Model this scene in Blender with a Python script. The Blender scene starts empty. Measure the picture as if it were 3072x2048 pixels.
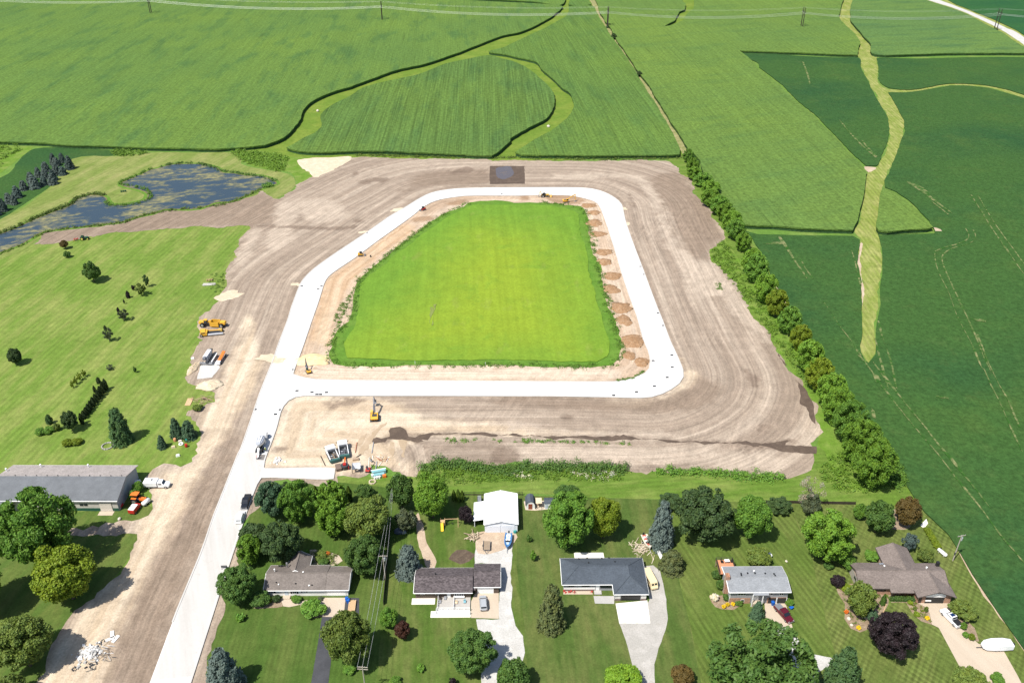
import bpy, math, random
import numpy as np
from mathutils import Vector, Matrix
from mathutils.geometry import delaunay_2d_cdt

# ---------------------------------------------------------------- camera
scene = bpy.context.scene
FPX, HOR, CAMH = 2580.0, -542.0, 170.0          # focal length in photo pixels, horizon row, camera height (m)
PITCH = math.atan((1024.0 - HOR) / FPX)         # camera looks down by this angle
YAW = math.radians(3.41)                        # house depth axis is world +Y; camera looks a little to its right
cam_d = bpy.data.cameras.new("camera"); cam = bpy.data.objects.new("camera", cam_d)
scene.collection.objects.link(cam); scene.camera = cam
cam_d.sensor_width = 36.0; cam_d.lens = 36.0 * FPX / 3072.0
cam_d.clip_start = 1.0; cam_d.clip_end = 20000.0
cam.location = (0, 0, CAMH)
cam.rotation_euler = (math.pi / 2 - PITCH, 0, -YAW)

# ---------------------------------------------------------------- light
SUN_EL, SHADOW_AZ = math.radians(59.0), math.radians(40.0)   # shadows run towards +X turned 42 deg to +Y
world = bpy.data.worlds.new("World"); scene.world = world; world.use_nodes = True
wn = world.node_tree; bg = wn.nodes["Background"]
sky = wn.nodes.new("ShaderNodeTexSky"); sky.sky_type = 'NISHITA'; sky.sun_disc = False
sky.sun_elevation = SUN_EL
sdir = Vector((-math.cos(SHADOW_AZ) * math.cos(SUN_EL), -math.sin(SHADOW_AZ) * math.cos(SUN_EL), math.sin(SUN_EL)))
sky.sun_rotation = math.atan2(sdir.x, sdir.y)
sky.air_density = 1.0; sky.dust_density = 1.2; sky.ozone_density = 1.0
wn.links.new(sky.outputs[0], bg.inputs[0]); bg.inputs[1].default_value = 0.1
sun_d = bpy.data.lights.new("sun", 'SUN'); sun_d.energy = 4.6; sun_d.angle = math.radians(0.5)
sun_d.color = (1.0, 0.95, 0.87)
sun = bpy.data.objects.new("sun", sun_d); scene.collection.objects.link(sun)
sun.rotation_euler = (-sdir).to_track_quat('-Z', 'Y').to_euler()
scene.view_settings.view_transform = 'Standard'; scene.view_settings.look = 'None'
scene.view_settings.gamma = 1.0; scene.view_settings.exposure = 0.55
scene.view_settings.use_curve_mapping = False
scene.cycles.max_bounces = 5; scene.cycles.diffuse_bounces = 2; scene.cycles.glossy_bounces = 2
scene.cycles.transmission_bounces = 3; scene.cycles.transparent_max_bounces = 4

# ---------------------------------------------------------------- photo pixel -> place on the ground
_cp, _sp, _cy, _sy = math.cos(PITCH), math.sin(PITCH), math.cos(YAW), math.sin(YAW)
def G(u, v, z=0.0):
    a, b = (u - 1536.0) / FPX, (v - 1024.0) / FPX
    fx, fz = _cp - b * _sp, -_sp - b * _cp          # forward and up components
    t = (CAMH - z) / -fz
    return Vector((t * (fx * _sy + a * _cy), t * (fx * _cy - a * _sy), z))
def SC(v):                                          # photo pixels per metre on the ground at row v
    return (v - HOR) * _cp / CAMH
def VF(v):                                          # photo pixels per metre of height at row v
    return SC(v) * (_cp - (v - 1024.0) / FPX * _sp)
CX, RY, K = (0, 760, 1520, 2272), (0, 500, 1000, 1515), 800 / 2352.0
def P(c, r, *pts):                                  # points read in a tile of the photo -> photo pixels
    return [(CX[c] + x * K, RY[r] + y * K) for x, y in pts]
def W(px, z=0.0):                                   # photo pixels -> world
    return [G(u, v, z) for u, v in px]

rnd = random.Random(7)
RNG = np.random.default_rng(11)
col = scene.collection

# ---------------------------------------------------------------- object helpers
def link(o, parent=None):
    col.objects.link(o)
    if parent is not None: o.parent = parent
    return o
def tag(o, label=None, cat=None, group=None, kind=None):
    if label: o["label"] = label
    if cat: o["category"] = cat
    if group: o["group"] = group
    if kind: o["kind"] = kind
    return o
def empty(name, loc, rz=0.0, label=None, cat=None, group=None):
    o = bpy.data.objects.new(name, None); o.location = loc; o.rotation_euler = (0, 0, rz)
    o.empty_display_size = 0.3
    link(o); return tag(o, label, cat, group)
def copy_tree(o, parent=None):
    c = o.copy(); link(c)
    if parent is not None: c.parent = parent
    for ch in o.children: copy_tree(ch, c)
    return c

class MB:                                           # collects faces, makes ONE mesh object
    def __init__(s): s.v = []; s.f = []; s.m = []; s.mi = 0
    def add(s, vs, fs):
        n = len(s.v); s.v += [tuple(p) for p in vs]
        s.f += [tuple(i + n for i in f) for f in fs]; s.m += [s.mi] * len(fs); return s
    def box(s, c, d, rz=0.0, ry=0.0, rx=0.0, tx=1.0, ty=1.0):   # centre, size, rotations, taper of the top
        R = (Matrix.Rotation(rz, 3, 'Z') @ Matrix.Rotation(ry, 3, 'Y') @ Matrix.Rotation(rx, 3, 'X'))
        vs = []
        for k, (ax, ay) in ((-1, (1, 1)), (1, (tx, ty))):
            for i, j in ((-1, -1), (1, -1), (1, 1), (-1, 1)):
                vs.append(Vector(c) + R @ Vector((i * d[0] / 2 * ax, j * d[1] / 2 * ay, k * d[2] / 2)))
        return s.add(vs, [(3, 2, 1, 0), (4, 5, 6, 7), (0, 1, 5, 4), (1, 2, 6, 5), (2, 3, 7, 6), (3, 0, 4, 7)])
    def cyl(s, a, b, r0, r1=None, n=8, caps=True):
        a, b = Vector(a), Vector(b); r1 = r0 if r1 is None else r1
        q = (b - a).to_track_quat('Z', 'Y')
        vs = []
        for p, r in ((a, r0), (b, r1)):
            for i in range(n):
                t = 2 * math.pi * i / n
                vs.append(p + q @ Vector((r * math.cos(t), r * math.sin(t), 0)))
        fs = [(i, (i + 1) % n, n + (i + 1) % n, n + i) for i in range(n)]
        if caps: fs += [tuple(range(n - 1, -1, -1)), tuple(range(n, 2 * n))]
        return s.add(vs, fs)
    def prism(s, poly, z0, z1):                     # footprint extruded
        n = len(poly)
        vs = [(x, y, z0) for x, y in poly] + [(x, y, z1) for x, y in poly]
        return s.add(vs, [tuple(range(n - 1, -1, -1)), tuple(range(n, 2 * n))] + [(i, (i + 1) % n, n + (i + 1) % n, n + i) for i in range(n)])
    def side(s, prof, y0, y1):                      # profile in x,z extruded along y
        n = len(prof)
        vs = [(x, y0, z) for x, z in prof] + [(x, y1, z) for x, z in prof]
        return s.add(vs, [tuple(range(n)), tuple(range(2 * n - 1, n - 1, -1))] + [((i + 1) % n, i, n + i, n + (i + 1) % n) for i in range(n)])
    def loft(s, secs, caps=True):                   # list of rings with the same count
        n = len(secs[0]); vs = [p for r in secs for p in r]; fs = []
        for k in range(len(secs) - 1):
            for i in range(n):
                j = (i + 1) % n; fs.append((k * n + i, k * n + j, (k + 1) * n + j, (k + 1) * n + i))
        if caps: fs += [tuple(range(n - 1, -1, -1)), tuple(range((len(secs) - 1) * n, len(secs) * n))]
        return s.add(vs, fs)
    def ball(s, c, r, n=8, m=5, sq=(1, 1, 1)):
        secs = []
        for k in range(1, m):
            a = math.pi * k / m
            secs.append([(c[0] + sq[0] * r * math.sin(a) * math.cos(2 * math.pi * i / n), c[1] + sq[1] * r * math.sin(a) * math.sin(2 * math.pi * i / n), c[2] - sq[2] * r * math.cos(a)) for i in range(n)])
        return s.loft(secs)
    def mesh(s, name):
        me = bpy.data.meshes.new(name); me.from_pydata(s.v, [], s.f); me.update(); return me
    def build(s, name, mats, parent=None, smooth=False, bevel=0.0):
        me = s.mesh(name)
        for m in (mats if isinstance(mats, (list, tuple)) else [mats]): me.materials.append(m)
        if max(s.m or [0]): me.polygons.foreach_set("material_index", s.m)
        if smooth: me.polygons.foreach_set("use_smooth", [True] * len(me.polygons))
        o = bpy.data.objects.new(name, me); link(o, parent)
        if bevel:
            b = o.modifiers.new("bevel", 'BEVEL'); b.width = bevel; b.segments = 2; b.limit_method = 'ANGLE'
        return o
def flip_fix(me):
    import bmesh
    bm = bmesh.new(); bm.from_mesh(me); bmesh.ops.recalc_face_normals(bm, faces=bm.faces); bm.to_mesh(me); bm.free()

# ---------------------------------------------------------------- node material helper
def lin(r, g, b):
    f = lambda c: (c / 255 / 12.92) if c / 255 <= 0.04045 else ((c / 255 + 0.055) / 1.055) ** 2.4
    return (f(r), f(g), f(b))
class NM:
    def __init__(s, name, rough=0.9, spec=0.2):
        s.mat = bpy.data.materials.new(name); s.mat.use_nodes = True
        s.t = s.mat.node_tree; s.n = s.t.nodes; s.l = s.t.links
        s.b = s.n["Principled BSDF"]; s.b.inputs["Roughness"].default_value = rough
        s.b.inputs["Specular IOR Level"].default_value = spec
        s._pos = None
    def put(s, sock, v):
        if hasattr(v, "is_output"): s.l.new(v, sock)
        elif isinstance(v, (tuple, list)) and len(sock.default_value) == 4: sock.default_value = (*v[:3], 1)
        else: sock.default_value = v
    def pos(s):
        if s._pos is None: s._pos = s.n.new("ShaderNodeNewGeometry").outputs["Position"]
        return s._pos
    def obj(s): return s.n.new("ShaderNodeTexCoord").outputs["Object"]
    def uv(s): return s.n.new("ShaderNodeTexCoord").outputs["UV"]
    def attr(s, name):
        n = s.n.new("ShaderNodeAttribute"); n.attribute_name = name; return n.outputs["Fac"]
    def zone(s, name, soft=2.0, ragged=5.0, size=5.0, amt=1.0):   # soft, ragged mask from a stored distance (metres, inside positive)
        n = s.math('MULTIPLY', s.math('SUBTRACT', s.noise(size, 4, 0.68), 0.5), ragged * 2)
        return s.mapr(s.math('ADD', s.attr(name), n), -soft, soft, 0, amt)
    def rand(s): return s.n.new("ShaderNodeObjectInfo").outputs["Random"]
    def dirmap(s, ang, sx, sy, vec=None):           # rotated and stretched coordinates: sx across, sy along the direction ang (radians from +X)
        m0 = s.n.new("ShaderNodeMapping"); m0.vector_type = 'POINT'
        m0.inputs["Rotation"].default_value = (0, 0, math.pi / 2 - ang); s.put(m0.inputs["Vector"], vec or s.pos())
        m1 = s.n.new("ShaderNodeMapping"); m1.inputs["Scale"].default_value = (1.0 / sx, 1.0 / sy, 1.0 / max(sx, 1))
        s.l.new(m0.outputs[0], m1.inputs["Vector"]); return m1.outputs[0]
    def noise(s, size, detail=3.0, rough=0.55, vec=None, dist=0.0):
        n = s.n.new("ShaderNodeTexNoise"); n.inputs["Scale"].default_value = 1.0 / size
        n.inputs["Detail"].default_value = detail; n.inputs["Roughness"].default_value = rough
        n.inputs["Distortion"].default_value = dist
        s.put(n.inputs["Vector"], vec or s.pos()); return n.outputs["Fac"]
    def wave(s, vec, size, dist=0.0, dscale=1.0):
        n = s.n.new("ShaderNodeTexWave"); n.inputs["Scale"].default_value = 1.0 / size * 0.31416
        n.inputs["Distortion"].default_value = dist; n.inputs["Detail"].default_value = 2; n.inputs["Detail Scale"].default_value = dscale
        s.put(n.inputs["Vector"], vec); return n.outputs["Fac"]
    def voro(s, size, vec=None, out="Distance"):
        n = s.n.new("ShaderNodeTexVoronoi"); n.inputs["Scale"].default_value = 1.0 / size
        s.put(n.inputs["Vector"], vec or s.pos()); return n.outputs[out]
    def mapr(s, f, a, b, c=0.0, d=1.0):
        n = s.n.new("ShaderNodeMapRange"); s.l.new(f, n.inputs[0])
        for i, v in zip((1, 2, 3, 4), (a, b, c, d)): n.inputs[i].default_value = v
        return n.outputs[0]
    def math(s, op, a, b=0.0):
        n = s.n.new("ShaderNodeMath"); n.operation = op
        s.put(n.inputs[0], a); s.put(n.inputs[1], b); return n.outputs[0]
    def mix(s, a, b, f, mode='MIX'):
        n = s.n.new("ShaderNodeMix"); n.data_type = 'RGBA'; n.blend_type = mode
        s.put(n.inputs[0], f); s.put(n.inputs[6], a); s.put(n.inputs[7], b); return n.outputs[2]
    def scale(s, c, f):                             # colour times a grey factor
        n = s.n.new("ShaderNodeVectorMath"); n.operation = 'SCALE'
        s.put(n.inputs[0], c if hasattr(c, "is_output") else c); s.put(n.inputs["Scale"], f); return n.outputs[0]
    def bump(s, h, strength=0.5, dist=0.1):
        n = s.n.new("ShaderNodeBump"); n.inputs["Strength"].default_value = strength; n.inputs["Distance"].default_value = dist
        s.l.new(h, n.inputs["Height"]); s.l.new(n.outputs[0], s.b.inputs["Normal"])
    def done(s, c):
        s.put(s.b.inputs["Base Color"], c); return s.mat
_plain = {}
def plain(name, c, rough=0.6, metal=0.0, var=0.12, size=0.5, spec=0.4):
    if name in _plain: return _plain[name]
    m = NM(name, rough, spec); m.b.inputs["Metallic"].default_value = metal
    n = m.noise(size, 4, 0.6, m.obj())
    _plain[name] = m.done(m.scale(m.mix(c, c, 0.0), m.mapr(n, 0.25, 0.75, 1 - var, 1 + var)))
    return _plain[name]

# ---------------------------------------------------------------- flat regions
def smooth_loop(pts, step=6.0, closed=True):        # Catmull-Rom through the points, in metres
    n = len(pts); out = []
    for i in range(n if closed else n - 1):
        p0, p1, p2, p3 = (np.array(pts[(i + k) % n] if closed else pts[min(max(i + k, 0), n - 1)])[:2] for k in (-1, 0, 1, 2))
        m = max(1, min(40, int(np.linalg.norm(p2 - p1) / step)))
        for k in range(m):
            t = k / m
            out.append(0.5 * ((2 * p1) + (-p0 + p2) * t + (2 * p0 - 5 * p1 + 4 * p2 - p3) * t * t + (-p0 + 3 * p1 - 3 * p2 + p3) * t ** 3))
    if not closed: out.append(np.array(pts[-1])[:2])
    return np.array(out)
def straight_loop(pts, step=6.0):
    out = []; n = len(pts)
    for i in range(n):
        a, b = np.array(pts[i])[:2], np.array(pts[(i + 1) % n])[:2]
        m = max(1, min(200, int(np.linalg.norm(b - a) / step)))
        out += [a + (b - a) * k / m for k in range(m)]
    return np.array(out)
def roughen(loop, amp, seed=0):                     # uneven outline
    if amp <= 0: return loop
    r = np.random.default_rng(seed + len(loop))
    n = len(loop)
    d = np.roll(loop, -1, 0) - np.roll(loop, 1, 0); L = np.linalg.norm(d, axis=1, keepdims=True) + 1e-9
    nrm = np.stack([d[:, 1], -d[:, 0]], 1) / L
    w = r.normal(0, 1, n)
    w2 = np.convolve(np.concatenate([w[-3:], w, w[:3]]), np.ones(5) / 2.2, 'same')[3:-3]
    return loop + nrm * ((w * 0.5 + w2 * 0.7) * amp)[:, None]
def inside(pts, loop):
    x, y = pts[:, 0], pts[:, 1]; c = np.zeros(len(pts), bool)
    x0, y0 = loop[:, 0], loop[:, 1]; x1, y1 = np.roll(x0, -1), np.roll(y0, -1)
    for i in range(len(loop)):
        if y0[i] == y1[i]: continue
        k = ((y0[i] > y) != (y1[i] > y)) & (x < (x1[i] - x0[i]) * (y - y0[i]) / (y1[i] - y0[i]) + x0[i]); c ^= k
    return c
def region(loops, grid=0.0):                        # triangles of the area inside the loops (even-odd)
    vs, es = [], []
    for lp in loops:
        n = len(vs); vs += [Vector((float(p[0]), float(p[1]))) for p in lp]
        es += [(n + i, n + (i + 1) % len(lp)) for i in range(len(lp))]
    if grid:
        a = np.concatenate(loops); lo, hi = a.min(0), a.max(0)
        gx, gy = np.meshgrid(np.arange(lo[0], hi[0], grid), np.arange(lo[1], hi[1], grid))
        g = np.stack([gx.ravel(), gy.ravel()], 1) + RNG.uniform(-.2, .2, (gx.size, 2)) * grid
        k = np.zeros(len(g), bool)
        for lp in loops: k ^= inside(g, lp)
        vs += [Vector((float(p[0]), float(p[1]))) for p in g[k]]
    V, E, T, *_ = delaunay_2d_cdt(vs, es, [], 0, 1e-4)
    V = np.array([[p.x, p.y] for p in V]); T = np.array([t for t in T if len(t) == 3])
    c = V[T].mean(1); k = np.zeros(len(T), bool)
    for lp in loops: k ^= inside(c, lp)
    return V, T[k]
def sheet(name, loops, z, mat, kind="structure", grid=0.0, parent=None, drop=0.0, label=None):
    if not isinstance(loops, list): loops = [loops]
    V, T = region(loops, grid)
    vs = [(p[0], p[1], z) for p in V]; fs = [tuple(int(i) for i in t) for t in T]
    if drop:                                        # side faces down to the ground
        for lp in loops:
            n = len(vs); m = len(lp)
            vs += [(p[0], p[1], z) for p in lp] + [(p[0], p[1], z - drop) for p in lp]
            fs += [(n + i, n + (i + 1) % m, n + m + (i + 1) % m, n + m + i) for i in range(m)]
    me = bpy.data.meshes.new(name); me.from_pydata(vs, [], fs); me.update()
    me.materials.append(mat)
    o = bpy.data.objects.new(name, me); link(o, parent)
    if parent is None or kind == "stuff": o["kind"] = kind
    if label: o["label"] = label
    return o
def L(px, z=0.0, step=4.0, amp=0.0, curve=True, seed=0):
    w = [(p.x, p.y) for p in W(px, z)]
    return roughen(smooth_loop(w, step) if curve else straight_loop(w, step), amp, seed)
# ================================================================ materials of the ground
def ang_px(a, b, z=0.0):
    p, q = G(*a, z), G(*b, z); return math.atan2(q.y - p.y, q.x - p.x)
def corn_mat(name, base, row_ang, streak_ang, rows=0.35, patch=0.5):
    m = NM(name, 0.85, 0.06)
    fine = m.noise(2.0, 3, 0.8)
    row = m.noise(1.0, 1.5, 0.5, m.dirmap(row_ang, 0.95, 70))
    row2 = m.noise(1.0, 1, 0.5, m.dirmap(row_ang, 5.5, 220))
    big = m.noise(1.0, 4, 0.62, m.dirmap(streak_ang, 14, 52))
    huge = m.noise(110, 2, 0.5)
    dark = tuple(c * k for c, k in zip(base, (0.62, 0.74, 0.95)))
    lite = tuple(c * k for c, k in zip(base, (1.22, 1.13, 0.95)))
    c = m.mix(lite, base, m.mapr(huge, 0.3, 0.65))
    c = m.mix(c, dark, m.math('MULTIPLY', m.mapr(big, 0.50, 0.68), patch))
    gap = m.mapr(m.noise(1.0, 1, 0.5, m.dirmap(row_ang, 1.6, 110)), 0.70, 0.78, 0, 0.55)
    c = m.mix(c, tuple(x * 0.35 for x in base), m.math('MULTIPLY', gap, m.mapr(m.noise(60, 2), 0.45, 0.65)))
    c = m.scale(c, m.mapr(row, 0.3, 0.7, 1 - rows, 1 + rows))
    c = m.scale(c, m.mapr(row2, 0.3, 0.7, 0.97, 1.03))
    c = m.scale(c, m.mapr(fine, 0.25, 0.75, 0.60, 1.42))
    m.bump(m.math('ADD', fine, row), 0.6, 0.5)
    return m.done(c)
def soy_mat(name, base):
    m = NM(name, 0.85, 0.06)
    fine = m.noise(1.4, 3, 0.8); mid = m.noise(7, 4, 0.65); huge = m.noise(1.0, 3, 0.5, m.dirmap(0.1, 55, 90))
    c = m.mix(base, tuple(x * k for x, k in zip(base, (0.62, 0.78, 1.05))), m.mapr(huge, 0.45, 0.75))
    c = m.mix(c, tuple(x * k for x, k in zip(base, (1.9, 1.3, 1.5))), m.math('MULTIPLY', m.mapr(mid, 0.55, 0.8), 0.45))
    c = m.mix(c, tuple(x * k for x, k in zip(base, (2.2, 1.45, 1.2))), m.math('MULTIPLY', m.mapr(m.noise(40, 4, 0.6), 0.55, 0.75), 0.3))
    c = m.scale(c, m.mapr(fine, 0.25, 0.75, 0.62, 1.42))
    m.bump(fine, 0.6, 0.4)
    return m.done(c)
def grass_mat(name, base, dry, stripe_ang=None, sw=1.7, samp=0.12, dryamt=0.5, cross=None, patch=14, dead=(0.30, 0.25, 0.13), thin=0.0):
    m = NM(name, 0.9, 0.06)
    fine = m.noise(0.5, 3, 0.75); mid = m.noise(2.6, 4, 0.6); big = m.noise(patch, 4, 0.6) if stripe_ang is None else m.noise(1.0, 4, 0.62, m.dirmap(stripe_ang, patch * .55, patch * 2.2))
    c = m.mix(base, dry, m.math('MULTIPLY', m.mapr(big, 0.42, 0.7), dryamt))
    c = m.mix(c, tuple(x * 0.7 for x in base), m.mapr(m.noise(patch * 0.55, 3, 0.6, None, 0.5), 0.58, 0.75, 0, 0.5))
    c = m.mix(c, dead, m.mapr(m.noise(patch * 0.8, 5, 0.65), 0.68, 0.82, 0, 0.55))
    if stripe_ang is not None:
        for k, a in enumerate([stripe_ang] + ([cross] if cross is not None else [])):
            w = m.wave(m.dirmap(a, 1, 1e4), sw, 0.6, 0.05)
            e = m.math('MULTIPLY', m.math('SUBTRACT', m.mapr(w, 0.25, 0.75), 0.5), m.mapr(m.noise(9, 3, 0.6), 0.35, 0.7, samp * 0.3, samp * 2.2)); c = m.scale(c, m.math('ADD', e, 1.0))
            n = m.noise(1.0, 2, 0.6, m.dirmap(a, 0.9, 30)); c = m.scale(c, m.mapr(n, 0.3, 0.7, 1 - samp * 0.7, 1 + samp * 0.7))
    c = m.scale(c, m.mapr(mid, 0.3, 0.7, 0.86, 1.14)); c = m.scale(c, m.mapr(fine, 0.25, 0.75, 0.75, 1.25))
    m.bump(fine, 0.5, 0.15)
    return m.done(c)
def soil_mat(name, base, pale, dark, sand, sand2, damp, track=1.0):
    m = NM(name, 0.95, 0.1)
    vec = m.uv()
    def trk(w, l):                                   # streaks run along the wheel tracks
        mp = m.n.new("ShaderNodeMapping"); mp.inputs["Scale"].default_value = (1 / w, 1 / l, 1); m.put(mp.inputs["Vector"], vec); return mp.outputs[0]
    t1 = m.noise(1.0, 3, 0.62, trk(1.0, 40)); t2 = m.noise(1.0, 2, 0.55, trk(4.2, 95)); t3 = m.noise(1.0, 2, 0.5, trk(11, 140))
    mid = m.noise(4.2, 4, 0.68); fine = m.noise(0.6, 3, 0.75)
    c = m.mix(base, pale, m.math('MULTIPLY', m.mapr(t2, 0.45, 0.68), 0.8 * track))
    c = m.mix(c, dark, m.math('MULTIPLY', m.mapr(t3, 0.50, 0.72), 0.55 * track))
    sc = m.mix(sand, sand2, m.mapr(t2, 0.40, 0.62))
    c = m.mix(c, sc, m.zone("sand", 2.2, 6.0, 7.0, 0.92))
    c = m.mix(c, tuple(x * k for x, k in zip(base, (0.74, 0.70, 0.67))), m.zone("brown", 3.0, 7.0, 8.0, 0.75))
    c = m.mix(c, pale, m.zone("pale", 2.0, 7.0, 6.0, 0.8))
    c = m.mix(c, damp, m.zone("damp", 1.2, 3.5, 4.0, 0.75))
    c = m.mix(c, dark, m.mapr(m.noise(14, 4, 0.66, None, 0.5), 0.60, 0.74, 0, 0.45))
    scuff = m.noise(1.0, 3, 0.65, m.dirmap(math.radians(62), 1.3, 16)); sk = m.mapr(m.noise(30, 3, 0.6), 0.45, 0.62)
    c = m.scale(c, m.math('ADD', m.math('MULTIPLY', m.math('SUBTRACT', m.mapr(scuff, 0.3, 0.7), 0.5), m.math('MULTIPLY', sk, 0.34)), 1.0))
    tw = m.math('MULTIPLY', m.math('SUBTRACT', m.mapr(t1, 0.3, 0.7), 0.5), m.math('SUBTRACT', 0.42 * track, m.zone("sand", 3.0, 3.0, 7.0, 0.26)))
    c = m.scale(c, m.math('ADD', tw, 1.0))
    c = m.scale(c, m.mapr(mid, 0.3, 0.7, 0.83, 1.13)); c = m.scale(c, m.mapr(fine, 0.28, 0.72, 0.78, 1.18))
    m.bump(m.math('ADD', m.math('MULTIPLY', t1, 0.7), m.math('ADD', mid, fine)), 0.5, 0.3)
    return m.done(c)
def flat_mat(name, base, pale, dark, patch=6, rough=0.9, fine_amt=0.1):
    m = NM(name, rough, 0.2)
    c = m.mix(base, pale, m.mapr(m.noise(patch, 4, 0.6), 0.45, 0.7)); c = m.mix(c, dark, m.mapr(m.noise(patch * 0.7, 5, 0.65, None, 0.4), 0.58, 0.76, 0, 0.7))
    fine = m.noise(0.35, 4, 0.7); c = m.scale(c, m.mapr(fine, 0.3, 0.7, 1 - fine_amt, 1 + fine_amt)); m.bump(fine, 0.4, 0.08)
    return m.done(c)

def rut_mat():
    m = NM("thin_crop_rut", 0.9, 0.05)
    c = m.mix((0.030, 0.088, 0.016), (0.205, 0.205, 0.095), m.mapr(m.noise(4, 4, 0.75), 0.44, 0.64)); return m.done(m.scale(c, m.mapr(m.noise(0.7, 2), 0.3, 0.7, 0.8, 1.2)))
AW = ang_px((289, 391), (425, 272))
M_CORN_A = corn_mat("corn_leaf_diagonal_rows", (0.084, 0.150, 0.034), AW, AW, 0.08, 0.75)
M_CORN_C = corn_mat("corn_leaf_straight_rows", (0.072, 0.132, 0.032), math.radians(88), math.radians(85), 0.22, 0.6)
M_CORN_D = corn_mat("corn_leaf_fence_rows", (0.078, 0.142, 0.032), math.radians(91), math.radians(95), 0.16, 0.45)
M_CORN_F = corn_mat("corn_leaf_even", (0.090, 0.155, 0.035), math.radians(91), math.radians(20), 0.10, 0.4)
M_CORN_J = corn_mat("corn_leaf_far", (0.078, 0.145, 0.042), math.radians(5), math.radians(8), 0.08, 0.7)
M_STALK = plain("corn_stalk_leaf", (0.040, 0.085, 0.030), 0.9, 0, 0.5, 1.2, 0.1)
M_SOY = soy_mat("soybean_leaf", (0.037, 0.086, 0.021))
M_SOY2 = soy_mat("soybean_leaf_blue", (0.026, 0.088, 0.026))
M_WATERWAY = grass_mat("waterway_grass", (0.112, 0.180, 0.026), (0.187, 0.230, 0.043), None, dryamt=0.7, patch=16)
M_WATERWAY2 = grass_mat("mown_waterway_grass", (0.172, 0.216, 0.046), (0.288, 0.288, 0.104), math.radians(84), 2.0, 0.13, 1.0, None, 6)
M_HAY = None
def hay_mat():
    m = NM("hay_grass", 0.9, 0.06)
    fine = m.noise(0.8, 3, 0.75); mid = m.noise(5, 4, 0.6); st = m.noise(1.0, 2, 0.6, m.dirmap(math.radians(90), 2.2, 60))
    c = m.mix((0.118, 0.222, 0.026), (0.188, 0.262, 0.024), m.zone("ripe", 20.0, 16.0, 22.0))
    c = m.mix(c, (0.100, 0.200, 0.024), m.mapr(m.noise(13, 5, 0.65, None, 0.6), 0.55, 0.74, 0, 0.6))
    c = m.mix(c, (0.21, 0.24, 0.06), m.mapr(m.noise(11, 4, 0.6, m.dirmap(1.4, 0.6, 1.6)), 0.60, 0.8, 0, 0.5))
    c = m.scale(c, m.mapr(st, 0.3, 0.7, 0.93, 1.07)); c = m.scale(c, m.mapr(mid, 0.3, 0.7, 0.92, 1.08)); c = m.scale(c, m.mapr(fine, 0.25, 0.75, 0.82, 1.2))
    m.bump(fine, 0.5, 0.25); return m.done(c)
M_HAY = hay_mat()
M_HAYEDGE = grass_mat("tall_grass", (0.088, 0.182, 0.024), (0.150, 0.225, 0.045), None, patch=7, dead=(0.25, 0.27, 0.13))
LA = ang_px((200, 950), (390, 790))
M_LAWN_L = grass_mat("left_lawn_grass", (0.118, 0.188, 0.032), (0.215, 0.240, 0.070), LA, 2.2, 0.09, 0.9, None, 13)
M_LAWN_P = grass_mat("pond_lawn_grass", (0.144, 0.191, 0.045), (0.257, 0.254, 0.098), ang_px((190, 600), (420, 480)), 2.4, 0.06, 0.85, None, 15)
M_LAWN_B = grass_mat("barn_lawn_grass", (0.070, 0.116, 0.024), (0.160, 0.164, 0.049), LA, 2.2, 0.05, 0.6, None, 9)
M_LOT1 = grass_mat("lot_grass_one", (0.056, 0.101, 0.019), (0.117, 0.137, 0.038), math.radians(88), 1.3, 0.07, 0.55, None, 11)
M_LOT2 = grass_mat("lot_grass_two", (0.062, 0.108, 0.019), (0.149, 0.158, 0.052), math.radians(92), 1.4, 0.06, 0.7, None, 10)
M_LOT3 = grass_mat("lot_grass_three", (0.061, 0.102, 0.022), (0.139, 0.145, 0.048), math.radians(90), 1.6, 0.05, 0.75, None, 12)
M_LOT4 = grass_mat("lot_grass_four", (0.079, 0.122, 0.024), (0.147, 0.162, 0.048), math.radians(104), 1.5, 0.15, 0.5, None, 10)
M_LOT5 = grass_mat("lot_grass_five", (0.087, 0.122, 0.028), (0.166, 0.170, 0.057), math.radians(52), 1.35, 0.15, 0.5, math.radians(128), 12)
M_VERGE = grass_mat("verge_grass", (0.092, 0.160, 0.024), (0.175, 0.215, 0.055), math.radians(2), 2.0, 0.08, 0.8, None, 8)
M_WEED_G = grass_mat("weedy_grass", (0.105, 0.190, 0.024), (0.205, 0.240, 0.070), None, dryamt=0.6, patch=6)
M_GROUND = grass_mat("field_grass", (0.10, 0.19, 0.035), (0.20, 0.24, 0.07), None)
M_SOIL = soil_mat("graded_topsoil", (0.285, 0.226, 0.174), (0.420, 0.346, 0.272), (0.205, 0.156, 0.118), (0.470, 0.370, 0.260), (0.560, 0.470, 0.355), (0.175, 0.130, 0.098))
M_PINK = soil_mat("sandy_subsoil", (0.435, 0.330, 0.238), (0.540, 0.445, 0.345), (0.330, 0.225, 0.145), (0.420, 0.285, 0.175), (0.530, 0.400, 0.270), (0.270, 0.170, 0.100), 0.9)
M_EARTH = flat_mat("bare_earth", (0.400, 0.310, 0.225), (0.50, 0.41, 0.31), (0.29, 0.21, 0.145), 5, 0.95, 0.2)
M_CLAY = flat_mat("brown_clay", (0.270, 0.160, 0.085), (0.350, 0.235, 0.145), (0.150, 0.085, 0.048), 1.3, 0.95, 0.4)
M_MUD = flat_mat("wet_mud", (0.088, 0.064, 0.048), (0.125, 0.092, 0.068), (0.060, 0.044, 0.034), 3, 0.8, 0.2)
M_DAMP = flat_mat("damp_soil", (0.225, 0.175, 0.138), (0.27, 0.215, 0.17), (0.16, 0.12, 0.095), 5, 0.9, 0.14)
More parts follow.
